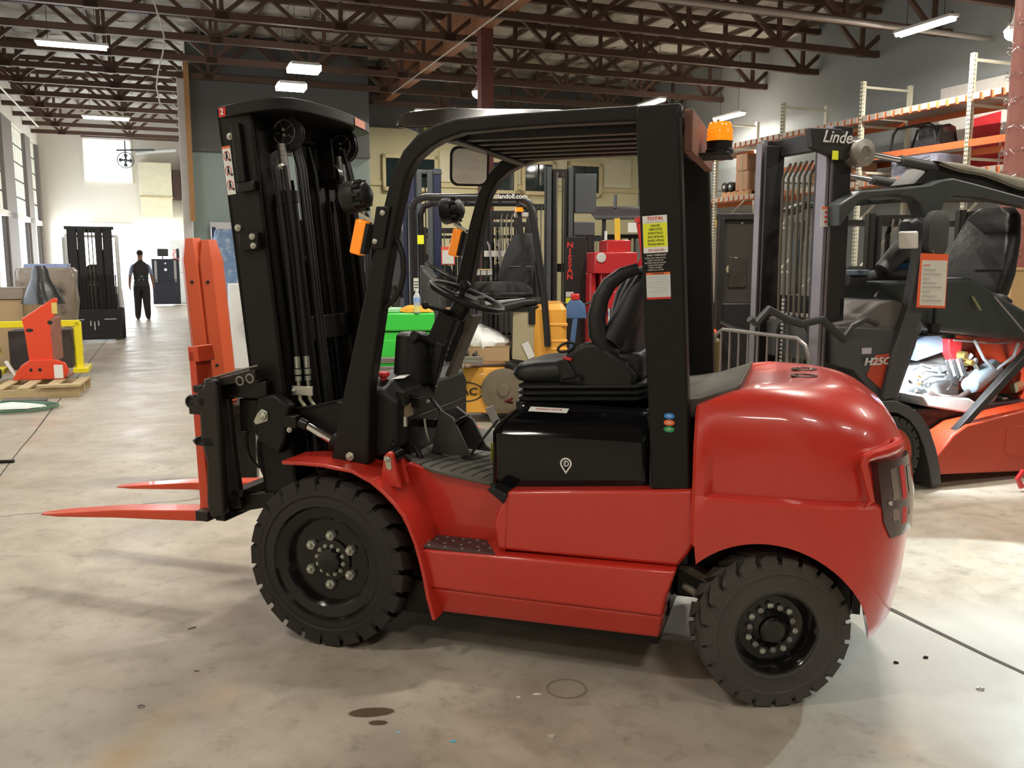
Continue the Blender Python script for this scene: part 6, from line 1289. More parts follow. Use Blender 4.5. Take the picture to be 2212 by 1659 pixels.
# ---------------------------------------------------------------- the dark and orange truck with its hood open
LK = math.atan2(-.37, -.93)
LT = thing('forklift', 'dark grey and orange forklift with its engine hood open, behind the red counterweight', 'forklift', (2.40, 6.26, 0), LK)
lko = M('orange_red_truck_paint', (.44, .040, .010), .4, 0, .1, 3, .03, 20, coat=.2); lkg = M('charcoal_truck_plastic', (.045, .045, .045), .5, 0, .2, 8, .15, 150); lkd = M('charcoal_guard', (.035, .04, .04), .45, 0, .2, 6, .12, 120)
def LP(u, v, y):  # point on the truck plane local y, in its frame
    r = _fw + Vector((1, 0, 0)) * ((u - 1106) / FPX) + _up * ((829.5 - v) / FPX)
    fx = Vector((math.cos(LK), math.sin(LK), 0)); fy = Vector((-math.sin(LK), math.cos(LK), 0)); c = Vector((0, 0, CAMH)); o = Vector((2.40, 6.26, 0))
    k_ = (y - (c - o).dot(fy)) / r.dot(fy); p = c + r * k_; return ((p - o).dot(fx), p.z)
# mast
for sg, u0, u1, vt in ((1, 1757, 1812, 272), (-1, 1643, 1692, 300)):
    yy = .36 * sg; H_ = 2.40
    MB().bb(.40, .54, yy - .01, yy + .01 if sg < 0 else yy + .02, .1, H_).build('mast_rail', dkmetal, LT, .004)
    for k_, (xa, xb) in enumerate(((.53, .56), (.57, .595))): MB().bb(xa, xb, yy - .055 * sg - .02 * k_ * sg, yy + .015, .1, H_ - .03 * k_).build('rail_edge', purple, LT, .003)
    MB().bb(.40, .43, yy - .08 * sg, yy, .1, H_).build('rail_flange', dkmetal, LT, .003)
    MB().bb(.44, .58, yy - .10 * sg - .01, yy - .10 * sg + .01, .1, H_ - .05).build('inner_rail', dkmetal, LT, .003)
MB().bb(.40, .46, -.38, .38, 2.28, 2.40).build('top_crossmember', dkmetal, LT, .006); MB().bb(.40, .44, -.38, .38, 1.2, 1.32).build('mast_crossmember', dkmetal, LT, .006)
for i in range(6): q = MB(); y = -.16 + i * .055; q.tube([(.48, y + .05, 2.22), (.50, y, 2.12), (.50, y, 1.6), (.50, y + .01, 1.0), (.50, y, .4)], .010, 6); q.build('steel_tube', M('dull_steel_tube', (.14, .13, .10), .4, .5), LT)
q = MB(); q.tube([(.52, .05 + .16 * math.cos(a), 1.05 + .12 * math.sin(a)) for a in [PI * i / 12 for i in range(13)]], .02, 8); q.tube([(.52, -.11, 1.05), (.52, -.11, .2)], .02, 8); q.tube([(.52, .21, 1.05), (.52, .21, .2)], .02, 8); q.build('chain_loop', greasy, LT)
q = MB(); n = 40
for k_ in range(n): q.box((.56, -.02, .2 + k_ * .028), (.02, .03, .018))
q.build('lift_chain', steel, LT, smooth=0)
# crosshead with lettering and pivot on the near rail
q = MB(); P8 = [LP(1752, 275, .42), LP(1818, 278, .42), LP(1855, 325, .42), LP(1858, 345, .42), LP(1815, 345, .42), LP(1757, 318, .42)]; q.prism(P8, 'y', .36, .42); hd = q.build('pivot_head', dkmetal, LT, .008)
c_ = LP(1808, 297, .425); text('head_lettering', 'Linde', .105, whitep, hd, (c_[0], .425, c_[1]), (R(90), R(0), R(180)), .001, .001, 1.0, .35)
c_ = LP(1866, 330, .47); q = MB(); q.lathe([(.085, -.06), (.085, -.02), (.06, -.02), (.06, .0), (.085, .0), (.085, .04), (.04, .05), (.035, .035), (.001, .035)], (c_[0], .44, c_[1]), 'y', 28, cap=False); q.build('pivot_roller', M('worn_pale_steel', (.40, .37, .32), .35, .7, .3, 20), hd)
a = LP(1800, 325, .43); b_ = LP(1812, 345, .43); MB().bb(b_[0], a[0], .421, .424, b_[1], a[1]).build('yellow_sticker', yellow, hd)
a = LP(1775, 446, .385); b_ = LP(1793, 490, .385); w3 = MB().bb(b_[0], a[0], .381, .384, b_[1], a[1]).build('warning_label', whitep, LT); MB().bb(b_[0], a[0], .384, .3845, a[1] - .015, a[1]).build('label_band', orp, w3); 
for k_ in range(3): MB().sph(((a[0] + b_[0]) / 2, .385, a[1] - .035 - k_ * .03), (.012, .001, .008), 8, 5).build('pictogram', redp, w3)
# overhead tilt cylinders
for (u0, v0, u1, v1, y0, y1) in ((1880, 333, 2020, 362, .44, .40), (1812, 377, 1965, 402, -.36, -.38)):
    a = LP(u0, v0, y0); b_ = LP(u1, v1, y1); q = MB(); q.tube([(a[0], y0, a[1]), (b_[0], y1, b_[1])], [.020, .020], 12); q.build('tilt_rod', chrome, LT)
    m_ = (Vector((a[0], y0, a[1])) * .55 + Vector((b_[0], y1, b_[1])) * .45); q = MB(); q.tube([m_, Vector((b_[0], y1, b_[1]))], [.034, .034], 14); q.build('tilt_cylinder', lkg, LT)
# guard: sculpted side frame
def lpoly(name, pts, y0, y1, mat, bev=.012, par=LT, ref=None):
    q = MB(); q.prism([LP(u, v, ref if ref is not None else y1) for u, v in pts], 'y', y0, y1); return q.build(name, mat, par, bev, smooth=35)
lpoly('overhead_guard', [(1815, 440), (1860, 412), (1960, 404), (2010, 398), (2035, 388), (2060, 384), (2100, 394), (2212, 425), (2330, 448), (2330, 470), (2212, 444), (2120, 426), (2062, 422), (2040, 440), (2032, 470), (1998, 470), (1990, 440), (1970, 425), (1930, 421), (1880, 428), (1855, 438), (1815, 490)], .38, .50, lkd)
lpoly('guard_far_frame', [(1830, 440), (1870, 425), (2010, 416), (2100, 405), (2300, 405), (2300, 425), (2100, 425), (2010, 432), (1880, 440), (1850, 455)], -.50, -.42, lkd, ref=.2)
q = MB(); 
for i in range(8):
    a = LP(1900 + i * 50, 410, .3); MB().bb(a[0] - .02, a[0] + .02, -.45, .42, a[1] - .03, a[1] + .01).build('guard_bar', lkd, LT)
lpoly('front_post', [(1998, 465), (2036, 465), (2030, 560), (2010, 620), (1975, 740), (1940, 860), (1905, 868), (1928, 770), (1965, 660), (1985, 560)], .42, .50, lkg)
lpoly('far_front_post', [(1815, 470), (1830, 470), (1822, 560), (1812, 640), (1800, 640)], -.50, -.42, lkg, ref=.0)
# covering sheet on the raised roof panel
lpoly('roof_panel', [(1975, 398), (2022, 352), (2045, 348), (2100, 372), (2212, 398), (2340, 420), (2340, 440), (2200, 425), (2080, 402)], .20, .42, M('dark_roof_panel', (.02, .018, .016), .6), .01)
q = MB(); rows = []
for i in range(17):
    u = 2030 + i * 19; tp0 = 346 + i * 3.4 - 4 * math.sin(i * .5); bt0 = 352 + i * 5.6 + 3 * math.sin(i * .9) if i > 0 else 352
    row = []
    for (v_, y) in ((bt0, .47), ((tp0 + bt0) / 2, .475), (tp0 + 3, .46), (tp0, .42), (tp0 + 2, .30), (tp0 + 3, .15)): a = LP(u, v_, .46); row.append((a[0] + random.uniform(-.004, .004), y + random.uniform(-.004, .004), a[1]))
    rows.append(row)
n_ = 6; m_ = len(rows); q.add([p for r_ in rows for p in r_] + [(p[0], p[1] - .012, p[2] - .012) for r_ in rows for p in r_], [(i * n_ + j, (i + 1) * n_ + j, (i + 1) * n_ + j + 1, i * n_ + j + 1) for i in range(m_ - 1) for j in range(n_ - 1)] + [(m_ * n_ + i * n_ + j, m_ * n_ + i * n_ + j + 1, m_ * n_ + (i + 1) * n_ + j + 1, m_ * n_ + (i + 1) * n_ + j) for i in range(m_ - 1) for j in range(n_ - 1)])
tag(q.build('roof_sheet', M('dusty_grey_tarpaulin', (.21, .195, .15), .8, 0, .2, 3, .3, 10), None, 0, smooth=60), 'dusty grey sheet spread over the roof of the dark and orange forklift', 'sheet')
bpy.data.objects['roof_sheet'].location = LT.location; bpy.data.objects['roof_sheet'].rotation_euler = LT.rotation_euler
# cowl and front body
lpoly('front_cowl', [(1808, 705), (1990, 712), (1975, 760), (1945, 845), (1935, 880), (1905, 875), (1870, 830), (1845, 800), (1808, 790)], -.45, .46, lkg)
lpoly('cowl_top', [(1808, 698), (1850, 690), (1900, 655), (1925, 648), (1965, 655), (1995, 700), (1990, 722), (1808, 714)], -.40, .44, M('grey_cowl_top', (.095, .085, .080), .6, 0, .15, 6, .2, 60))
lpoly('orange_side_panel', [(1893, 768), (1938, 762), (1925, 815), (1912, 845), (1905, 842), (1873, 812)], .44, .468, lko, .006)
c_ = LP(1893, 781, .47); text('model_lettering', 'H25C', .066, M('silver_letter', (.62, .62, .60), .3, .4), LT, (c_[0], .475, c_[1]), (R(90), R(0), R(180)), .003, .002, 1.35, .25)
a = LP(1862, 752, .465); b_ = LP(1882, 764, .465); MB().bb(b_[0], a[0], .461, .466, b_[1], a[1]).build('pale_plate', M('lilac_plate', (.42, .38, .42), .4), LT)
# mirror and lamp on the post
a = LP(1985, 500, .5); MB(MT(a[0], .52, a[1])).loft([[(.05, x, y) for x, y in rr2(.12, .13, .03)], [(.10, x, y) for x, y in rr2(.15, .17, .04)], [(.14, x, y) for x, y in rr2(.10, .12, .03)]]).build('work_lamp', blackpl, LT, .004)
a = LP(1975, 515, .6); MB(MT(a[0], .58, a[1], ry=10, rz=25)).box((.06, 0, 0), (.02, .12, .11)).build('lamp_glass', M('pale_lamp_glass', (.62, .60, .56), .3), LT, .01)
a = LP(2015, 505, .5); q = MB(MT(a[0], .52, a[1])); q.loft([[(x, -.03, y) for x, y in rr2(.17, .30, .08)], [(x, .03, y) for x, y in rr2(.17, .30, .08)], [(x, .045, y) for x, y in rr2(.11, .22, .05)]]); q.build('rear_view_mirror', dgrey, LT, 0, smooth=30)
# job sheet in an orange pouch hanging on the post
jt = thing('job_sheet', 'printed job sheet in an orange-edged pouch hanging on the charcoal forklift post', 'document', LT.matrix_basis @ Vector((LP(2018, 548, .56)[0], .56, LP(2018, 548, .56)[1])) if False else (0, 0, 0), 0)
jt.location = LT.location; jt.rotation_euler = LT.rotation_euler
def jq(name, pts, mat, off, par=jt): return MB().prism([LP(u, v, .56) for u, v in pts], 'y', .56 + off, .563 + off).build(name, mat, par, 0, smooth=0)
jq('pouch', [(1989, 547), (2048, 549), (2041, 666), (1979, 664)], M('orange_pouch', (.85, .13, .04), .35, coat=.4), 0)
jq('sheet', [(1991, 562), (2045, 563), (2039, 661), (1985, 659)], M('paper', (.62, .60, .52), .7, 0, .03), .003)
for k_ in range(9): v_ = 572 + k_ * 9.5; jq('printed_line', [(1993 - k_ * .5, v_), (2008 + (k_ % 3) * 12, v_), (2008 + (k_ % 3) * 12, v_ + 1.2), (1993 - k_ * .5, v_ + 1.2)], redp if k_ == 0 else greyp, .006)
q = MB(); a = LP(2017, 547, .56); q.tube([(a[0], .56, a[1]), (a[0] + .01, .555, a[1] + .03), (a[0] - .005, .53, a[1] + .04)], .003, 5); q.build('wire_hook', zinc, jt)
# orange lower body, fender, wheel
lpoly('chassis_side', [(2025, 985), (2060, 940), (2090, 918), (2212, 888), (2400, 850), (2400, 1045), (2212, 1018), (2025, 1026)], .30, .52, lko)
lpoly('access_panel', [(2175, 930), (2185, 921), (2260, 915), (2260, 985), (2178, 984), (2170, 975)], .52, .524, lko, .003)
lpoly('hood_edge_rail', [(2038, 962), (2030, 985), (2300, 700), (2312, 690), (2300, 672)], .44, .50, M('black_trim_rail', (.02, .018, .018), .35), .006)
lpoly('front_fender', [(1900, 868), (1935, 866), (1965, 877), (1990, 897), (2010, 930), (2023, 970), (2031, 1010), (2034, 1045), (2014, 1052), (2008, 1010), (1998, 968), (1985, 934), (1966, 908), (1942, 893), (1905, 888)], .18, .53, lkg, .006)
lpoly('wheel_well', [(1890, 885), (1942, 893), (1966, 908), (1985, 934), (1998, 968), (2008, 1010), (2012, 1040), (1890, 1040)], .10, .16, M('black_wheel_well', (.008, .008, .008), .8), .003, ref=.2)
wheel(LT, .10, .43, .27, .22, 1, True, n=22, rimr=.185, rmat=lko, simple=True); wheel(LT, .10, -.43, .27, .22, -1, True, n=22, rimr=.185, rmat=lko, simple=True)
wheel(LT, -1.6, .42, .25, .18, 1, False, n=22, rimr=.15, rmat=lko, simple=True, nm='rear_wheel')
MB().bb(-1.6, .1, -.42, .30, .2, .52).build('chassis_core', dkmetal, LT, .01)
q = MB(); q.loft([rrect(-2.1, -1.5, -.5, .5, .35, .15), rrect(-2.1, -1.5, -.5, .5, .95, .15), rrect(-2.0, -1.5, -.45, .45, 1.05, .15)]); q.build('counterweight', lko, LT, .01)
# inside of the cab side: step, dark recess
lpoly('step_recess', [(1945, 880), (2060, 905), (2085, 930), (2040, 975), (2010, 1000)], .10, .30, M('dark_olive_step', (.035, .035, .025), .7), .01, ref=.4)
# opened hood: underside facing left
q = MB(); a = [LP(1900, 608, .3), LP(2100, 600, .3), LP(2300, 720, .3), LP(2220, 738, .3), LP(2000, 712, .3), LP(1985, 690, .3)]
q.prism(a, 'y', -.34, .30); q.build('open_hood', M('dark_green_grey_liner', (.035, .045, .042), .5, 0, .2, 5, .1, 50), LT, .03)
q = MB(); a = LP(2145, 640, .31); b_ = LP(2280, 800, .45); q.tube([(a[0], .32, a[1]), (b_[0], .46, b_[1])], .008, 6); q.build('gas_strut', steel, LT)
for (u0, v0, u1, v1) in ((2100, 640, 2113, 670),): a = LP(u0, v0, .31); b_ = LP(u1, v1, .31); q = MB(); q.beam((a[0], .31, a[1]), (b_[0], .33, b_[1]), .03, .004); q.build('yellow_tab', M('olive_tab', (.35, .36, .16), .6), LT)
# engine bay
eng = M('bare_aluminium_casting', (.55, .57, .58), .35, .6, .3, 20, .2, 50); engd = M('engine_black_plastic', (.05, .05, .052), .4, 0, .2, 15)
def ep(u, v, y=.2): a = LP(u, v, y); return Vector((a[0], y, a[1]))
a0 = ep(1960, 860); a1 = ep(2110, 760)
eb = MB().bb(min(a0.x, a1.x), max(a0.x, a1.x), -.3, .08, .50, .78).build('engine_block', eng, LT, .02)
lpoly('bay_wall', [(1958, 735), (2140, 735), (2230, 800), (2150, 850), (2080, 880), (1965, 880)], -.36, -.33, M('dirty_white_bay', (.55, .56, .54), .6, 0, .2, 6), .005, ref=.1)
lpoly('bay_floor', [(1958, 850), (1970, 872), (2050, 885), (2085, 870), (2060, 855)], -.3, .34, M('dirty_white_bay', (.55, .56, .54), .6), .01, ref=.2)
rng = random.Random(21)
def add_part(nm, q, mat, bev=.004): q.build(nm, mat, eb, bev)
q = MB(); c = ep(2095, 832, .26); d = ep(2145, 795, .10)
q.tube([c, c + (d - c) * .12, d], [.062, .07, .07], 22); q.build('air_filter', M('pale_blue_grey_canister', (.34, .42, .48), .35, .2), eb)
q = MB(); q.tube([c + (c - d) * .02, c + (c - d) * .06], [.058, .03], 20); q.build('filter_cap', M('grey_blue_cap', (.2, .27, .32), .4), eb)
for i in range(5): a = ep(2043 + i * 8, 778 - i * 1, .24); b_ = ep(2055 + i * 8, 812, .24); q = MB(); q.beam(a, b_, .012, .02); q.build('manifold_rib', eng if i % 2 else engd, eb, .003)
q = MB(); q.tube([ep(2010, 850, .28), ep(2035, 862, .30), ep(2070, 860, .30), ep(2092, 846, .28)], .020, 10); q.build('radiator_hose', M('brown_black_hose', (.06, .04, .035), .5), eb)
for i in range(4): q = MB(); q.tube([ep(1972 + i * 12, 800 + i * 10, .25), ep(1990 + i * 10, 788 + i * 12, .28), ep(2010 + i * 14, 795 + i * 9, .24)], .009, 7); q.build('engine_hose', engd, eb)
for i in range(24):
    u = rng.uniform(1968, 2120); v_ = rng.uniform(765, 850)
    if (u - 1965) * .55 + (v_ - 760) > 150: continue
    p_ = ep(u, v_, rng.uniform(.12, .24)); q = MB(MT(p_.x, p_.y, p_.z, rx=rng.uniform(0, 90), ry=rng.uniform(0, 90)))
    k_ = i % 4
    if k_ == 0: q.cyl((0, 0, -.03), (0, 0, .03), rng.uniform(.015, .035), n=12)
    elif k_ == 1: q.box((0, 0, 0), (rng.uniform(.03, .08), rng.uniform(.02, .05), rng.uniform(.02, .05)))
    elif k_ == 2: q.sph((0, 0, 0), rng.uniform(.012, .028), 10, 7)
    else: q.tube([(-.05, 0, 0), (0, .02, .03), (.05, 0, .01)], .008, 6)
    q.build('engine_fitting', (eng, eng, M('brass_fitting', (.5, .36, .12), .3, .8), engd, eng, M('white_fitting', (.7, .7, .7), .4))[i % 6], eb, .003)
for (u, v_, r_) in ((1988, 812, .014), (1986, 828, .013)): q = MB(); q.sph(ep(u, v_, .27), r_, 12, 8); q.build('orange_cap', M('orange_plastic_cap', (.85, .35, .08), .4), eb)
lpoly('red_engine_box', [(2043, 731), (2072, 732), (2070, 758), (2090, 762), (2085, 790), (2055, 782), (2044, 760)], .0, .08, redm, .006, ref=.05)
lpoly('grey_blue_cover', [(1975, 735), (2015, 715), (2040, 735), (2035, 760), (1975, 780)], -.05, .02, M('grey_blue_cover', (.20, .25, .33), .45), .008, ref=0)
q = MB(); q.tube([ep(2105, 735, .2), ep(2125, 775, .22), ep(2150, 800, .2), ep(2190, 770, .2), ep(2200, 740, .22)], .012, 8); q.tube([ep(2060, 735, .1), ep(2150, 742, .1), ep(2200, 738, .1)], .006, 6); q.build('wiring', M('pale_grey_wire', (.35, .38, .38), .5), eb)
for i in range(8): p_ = ep(rng.uniform(2110, 2212), rng.uniform(850, 905), .15); MB(MT(p_.x, p_.y, p_.z)).box((0, 0, 0), (rng.uniform(.05, .12), .1, rng.uniform(.03, .07))).build('engine_part', greasy if i % 3 else steel, eb, .008)
q = MB(); q.cyl(ep(2190, 838, .2), ep(2225, 825, .2), .04, n=16); q.build('brass_canister', M('dull_brass', (.45, .40, .22), .35, .7), eb); q = MB(); q.tube([ep(2140, 868, .25), ep(2150, 850, .27), ep(2160, 820, .22), ep(2185, 800, .2)], .02, 8); q.build('metal_pipe', steel, eb)
p_ = ep(2018, 690, .34); q = MB(); q.cyl(p_ + Vector((0, 0, -.09)), p_ + Vector((0, 0, .08)), .012, n=8); q.cyl(p_ + Vector((0, 0, -.09)), p_ + Vector((0, 0, -.03)), .04, n=14); q.bb(p_.x - .12, p_.x + .10, .30, .38, p_.z - .11, p_.z - .095); tag(q.build('magnetic_work_lamp', blackpl), 'small black magnetic work lamp clamped over the open engine bay', 'lamp'); bpy.data.objects['magnetic_work_lamp'].location = LT.location; bpy.data.objects['magnetic_work_lamp'].rotation_euler = LT.rotation_euler
# the mechanic's lamp: lights the engine and spills onto the floor
def spot(name, loc_, tgt, power, ang, col_, blend=.15, rad=.03):
    l = bpy.data.lights.new(name, 'SPOT'); l.energy = power; l.spot_size = R(ang); l.spot_blend = blend; l.color = col_; l.shadow_soft_size = rad
    o = bpy.data.objects.new(name, l); COL.objects.link(o); o.location = loc_; d = Vector(tgt) - Vector(loc_); o.rotation_euler = d.to_track_quat('-Z', 'Y').to_euler(); return o
LM = Matrix.Translation(LT.location) @ Matrix.Rotation(LK, 4, 'Z')
spot('work_light', LM @ ep(2030, 745, .40), LM @ ep(2020, 870, .18), 55, 120, (.86, .95, 1), .5)
spot('work_light', (3.6, 4.75, 1.7), (2.35, 3.75, 0), 165, 56, (.72, .93, 1), .12, .02)
# seat, sleeve and dash of that truck
st_ = seatmesh(LT, ep(2120, 560).x, ep(2130, 668).z, M('torn_black_vinyl', (.010, .009, .009), .38, 0, .3, 8, .4, 14), 1.25, -.05)
q = MB(); a = ep(1830, 605, .1); b_ = ep(1985, 592, .1); q.tube([a, (a + b_) / 2 + Vector((0, 0, .01)), b_], [.035, .05, .06], 10); q.build('armrest_pad', lkg, LT)
q = MB(); a = ep(1905, 585, .15); b_ = ep(1945, 540, .15); q.tube([a, b_, ep(1975, 560, .1)], [.06, .075, .05], 12); q.build('sleeve_cushion', dgrey, LT); q = MB(); q.sph(ep(1950, 575, .05), (.18, .1, .09), 16, 10); tag(q.build('blue_jacket', M('dark_blue_cloth', (.01, .05, .12), .9, 0, .3, 10, .4, 20)), 'dark blue cloth bundled on the armrest behind the printed job sheet', 'cloth'); bpy.data.objects['blue_jacket'].location = LT.location; bpy.data.objects['blue_jacket'].rotation_euler = LT.rotation_euler
a = ep(1835, 595, .12); b_ = ep(1870, 583, .12); MB().bb(b_.x, a.x, .08, .16, a.z, b_.z).build('switch_row', M('blue_grey_switches', (.12, .16, .2), .5), LT, .006)
for pts in ([(1820, 735), (1840, 705), (1870, 690), (1895, 700)], [(1620, 688), (1632, 700), (1660, 668), (1700, 690), (1730, 700), (1775, 690), (1810, 722), (1825, 735)]):
    q = MB(); q.tube([ep(u, v, .62) for u, v in pts], .024 if len(pts) > 4 else .02, 9); q.build('black_hose', blackpl, LT)
for pts in ([(1955, 640), (1925, 650), (1905, 665), (1890, 640), (1900, 625)], [(1960, 650), (1945, 630), (1930, 618), (1950, 612), (1975, 625)]):
    q = MB(); q.tube([ep(u, v, .2) for u, v in pts], .010, 7); q.build('bent_wire_handle', M('grey_bent_rod', (.28, .28, .26), .4, .5), LT)
q = MB(); q.cyl(ep(1865, 700, .3), ep(1866, 680, .3), .012, .010, n=8); q.cyl(ep(1866, 680, .3), ep(1869, 655, .3), .004, .002, n=6); q.build('yellow_screwdriver', yelmach, LT)
# load backrest grille in front of the mast
q = MB(); yy0, yy1 = -.50, .54
def gp(y, z): return (.80, y, z)
zt = LP(1690, 702, 0)[1] - .05
q.tube([gp(yy0, .45), gp(yy0, .95), gp(yy0 + .04, 1.03), gp(yy0 + .12, 1.07), gp(yy1 - .12, 1.07), gp(yy1 - .04, 1.03), gp(yy1, .95), gp(yy1, .45)], .013, 8)
lb = q.build('load_backrest', M('grey_rod_steel', (.22, .20, .19), .4, .5), LT)
for i in range(9): y = yy0 + (yy1 - yy0) * (i + 1) / 10; MB().cyl(gp(y, .45), gp(y, 1.065), .008, n=7).build('backrest_bar', M('grey_rod_steel', (.22, .20, .19), .4, .5), lb)
MB().bb(.62, .68, -.55, .55, .45, .55).build('carriage_bar', dkmetal, LT, .006)
# dark trucks behind it
t = truck('forklift', 'black forklift standing mast-first behind the open engine hood', loc(1925, 9.6), R(-95), body=dgrey, H=2.0, forks=False, hw=.5, gz=2.0)
t = truck('forklift', 'black forklift behind the wrapped seat, next to the tinsel column', loc(2120, 9.8), R(-100), body=dgrey, H=2.05, forks=False, hw=.5, gz=2.0)
carton('tan carton standing at the right edge beside the tinsel column', 2216, 700, 7.35, .40, .34, 1.50, rz=R(20), mat=M('tan_carton', (.52, .36, .16), .75))
t = thing('chain_hoist_hook', 'small red hook lying on the floor at the right edge', 'hook', G(2206, 1062), 0); q = MB(); q.tube([(.0, 0, .03), (-.03, 0, .09), (.0, 0, .14), (.05, 0, .12)], .02, 8); q.build('hook', redm, t)

# ---------------------------------------------------------------- pallet racks on the right
RW = M('cream_rack_upright', (.62, .60, .48), .5, 0, .05, 3); RO = M('orange_rack_beam', (.66, .16, .05), .5, 0, .06, 3); RD = M('pale_wire_deck', (.48, .42, .36), .5, .2, .1, 3)
rk = thing('pallet_rack', 'long cream and orange pallet rack along the right wall', 'rack', (0, 0, 0), TH)
posts = [6.5, 9.1, 11.72, 14.3, 16.74, 19.3, 21.8]
dotm = M('dark_slot', (.10, .09, .07), .7)
up = MB(); up.bb(12.96, 13.04, -.04, .04, 0, 5.08)
upr = MB(); upr.bb(14.16, 14.24, -.04, .04, 0, 5.08)
sl = MB()
for i in range(60): sl.box((12.955, -.018, .6 + i * .075), (.004, .016, .03)); sl.box((12.955, .018, .6 + i * .075), (.004, .016, .03)); sl.box((12.985, -.0405, .6 + i * .075), (.014, .003, .03))
hz = MB(); hz.bb(13.04, 14.16, -.02, .02, 0, .045)
dgl = MB(); dgl.beam((13.04, 0, 0), (14.16, 0, 1.0), .035, .035)
a = b_ = c = d = e = None
for t_ in posts:
    def inst(o, mb, nm, mat, z=0, ob_=None):
        if o is None: o = mb.build(nm, mat, rk, 0, smooth=0); o2 = o
        else: o2 = o.copy(); COL.objects.link(o2)
        o2.location = (0, t_, z); return o
    a = inst(a, up, 'upright', RW); b_ = inst(b_, upr, 'upright', RW); c = inst(c, sl, 'upright_slots', dotm)
    for z in (.3, 1.3, 2.3, 3.3, 4.2, 4.95): d = inst(d, hz, 'horizontal_brace', RW, z)
    for z in (.35, 1.35, 2.35): e = inst(e, dgl, 'diagonal_brace', RW, z)
c['kind'] = 'stuff'
for i in range(len(posts) - 1):
    t0, t1 = posts[i] + .04, posts[i + 1] - .04
    for z in ((4.40, 3.64, 3.14) if i < 4 else (4.40, 3.14)):
        for s_ in (13.0, 14.2): MB().bb(s_ - .03, s_ + .02, t0, t1, z - .12, z).build('beam', RO, rk, 0, smooth=0)
        if z > 4 or i > 2 or z < 3.2:
            n = 12
            dk = MB().bb(12.985, 14.2, t0 + .02, t1 - .02, z - .02, z + .012).build('wire_deck', RD, rk, 0, smooth=0)
            if z != 3.64:
                for j in range(n): w_ = (t1 - t0) / n; MB().bb(12.95, 12.968, t0 + (j + .2) * w_, t0 + (j + .85) * w_, z - .10, z + .005).build('deck_waterfall', RD, dk, 0, smooth=0)
def rp_(s_, t__, z): return B(s_, t__, z)
# goods in the racks
def rackpallet(lbl, t0, z, s_=13.05, rack='reclined'):
    p_ = thing('wooden_pallet', lbl, 'pallet', B(s_, t0, z), TH)
    for i in range(5): MB().bb(0, 1.0, i * .24, i * .24 + .14, .10, .12).build('deck_board', M('orange_brown_wood', (.45, .24, .11), .7, 0, .2, 5), p_)
    for x in (0, .45, .9): MB().bb(x, x + .1, 0, 1.1, 0, .10).build('stringer', M('orange_brown_wood', (.45, .24, .11), .7), p_)
    return p_
rackpallet('orange-brown pallet on the low rack beam left of the twin-rail mast', 18.0, 3.15)
for k_, (dt, dz, w_, h, l_) in enumerate(((0, 0, .5, .45, 'brown carton on the rack pallet left of the twin-rail mast, lower of the stack'), (.05, .46, .45, .4, 'brown carton on the rack pallet left of the twin-rail mast, upper of the stack'))):
    t = thing('cardboard_box', l_, 'box', B(13.1, 18.1 + dt, 3.28 + dz), TH); MB().bb(0, .8, 0, w_, 0, h).build('carton', M('rust_brown_carton', (.40, .22, .13), .8), t, .01); MB().bb(-.004, 0, w_ * .4, w_ * .6, 0, h).build('tape', M('brown_tape', (.36, .26, .15), .35), t)
for k_, y in enumerate((18.65, 18.9)): t = thing('round_roll', ('dark roll lying end-on on the rack pallet beside the brown cartons', 'second dark roll behind the first on the rack pallet')[k_], 'roll', B(13.05, y + .1, 3.40), TH); MB().cyl((0, 0, 0), (.8, 0, 0), .11, n=18).build('roll_body', M('black_roll', (.02, .02, .02), .5), t); MB().cyl((-.01, 0, 0), (0, 0, 0), .04, n=14).build('roll_core', whitep, t)
rackpallet('orange-brown pallet on the low rack beam right of the twin-rail mast', 14.6, 3.15)
for k_ in range(3): t = thing('cardboard_box', ('first', 'second', 'third')[k_] + ' brown carton from the mast on the pallet right of the twin-rail mast', 'box', B(13.1, 15.5 - k_ * .42, 3.28), TH); MB().bb(0, .7, 0, .38, 0, .32 + .1 * (k_ % 2)).build('carton', M('rust_brown_carton', (.40, .22, .13), .8), t, .01); MB().bb(-.004, 0, .15, .23, 0, .3).build('label', whitep, t)
t = thing('wooden_crate', 'orange-brown wooden crate frame on the rack right of the twin-rail mast', 'crate', B(13.1, 14.45, 3.72), TH)
for (x0_, x1_, z0_, z1_) in ((0, .06, 0, .5), (.5, .56, 0, .5), (0, .56, .44, .5), (0, .56, 0, .06), (0, .56, .22, .27)): MB().bb(0, .05, x0_, x1_, z0_, z1_).build('slat', M('orange_brown_wood', (.45, .24, .11), .7), t)
t = thing('roof_guard_part', 'black wrapped roof guard frame lying on the middle rack shelf', 'machine part', B(13.2, 12.6, 3.68), TH)
q = MB(); q.tube([(0, 0, 0), (0, .08, .34), (0, .2, .40), (0, .95, .40), (0, 1.05, .30), (0, 1.1, 0)], .025, 8); q.tube([(.5, 0, 0), (.5, .08, .34), (.5, .2, .40), (.5, .95, .40), (.5, 1.1, 0)], .025, 8); q.bb(0, .5, .5, .55, .37, .42); q.build('frame', dkmetal, t)
q = MB(); q.bb(.05, .45, .0, .5, .02, .36); q.build('film_wrap', M('black_shiny_film', (.03, .03, .035), .15, 0, .5, 6, .6, 10, coat=.8), t, .03)
t = thing('wrapped_goods', 'goods wrapped in shiny clear film with a small red label on the low rack shelf', 'load', B(13.1, 12.55, 3.16), TH)
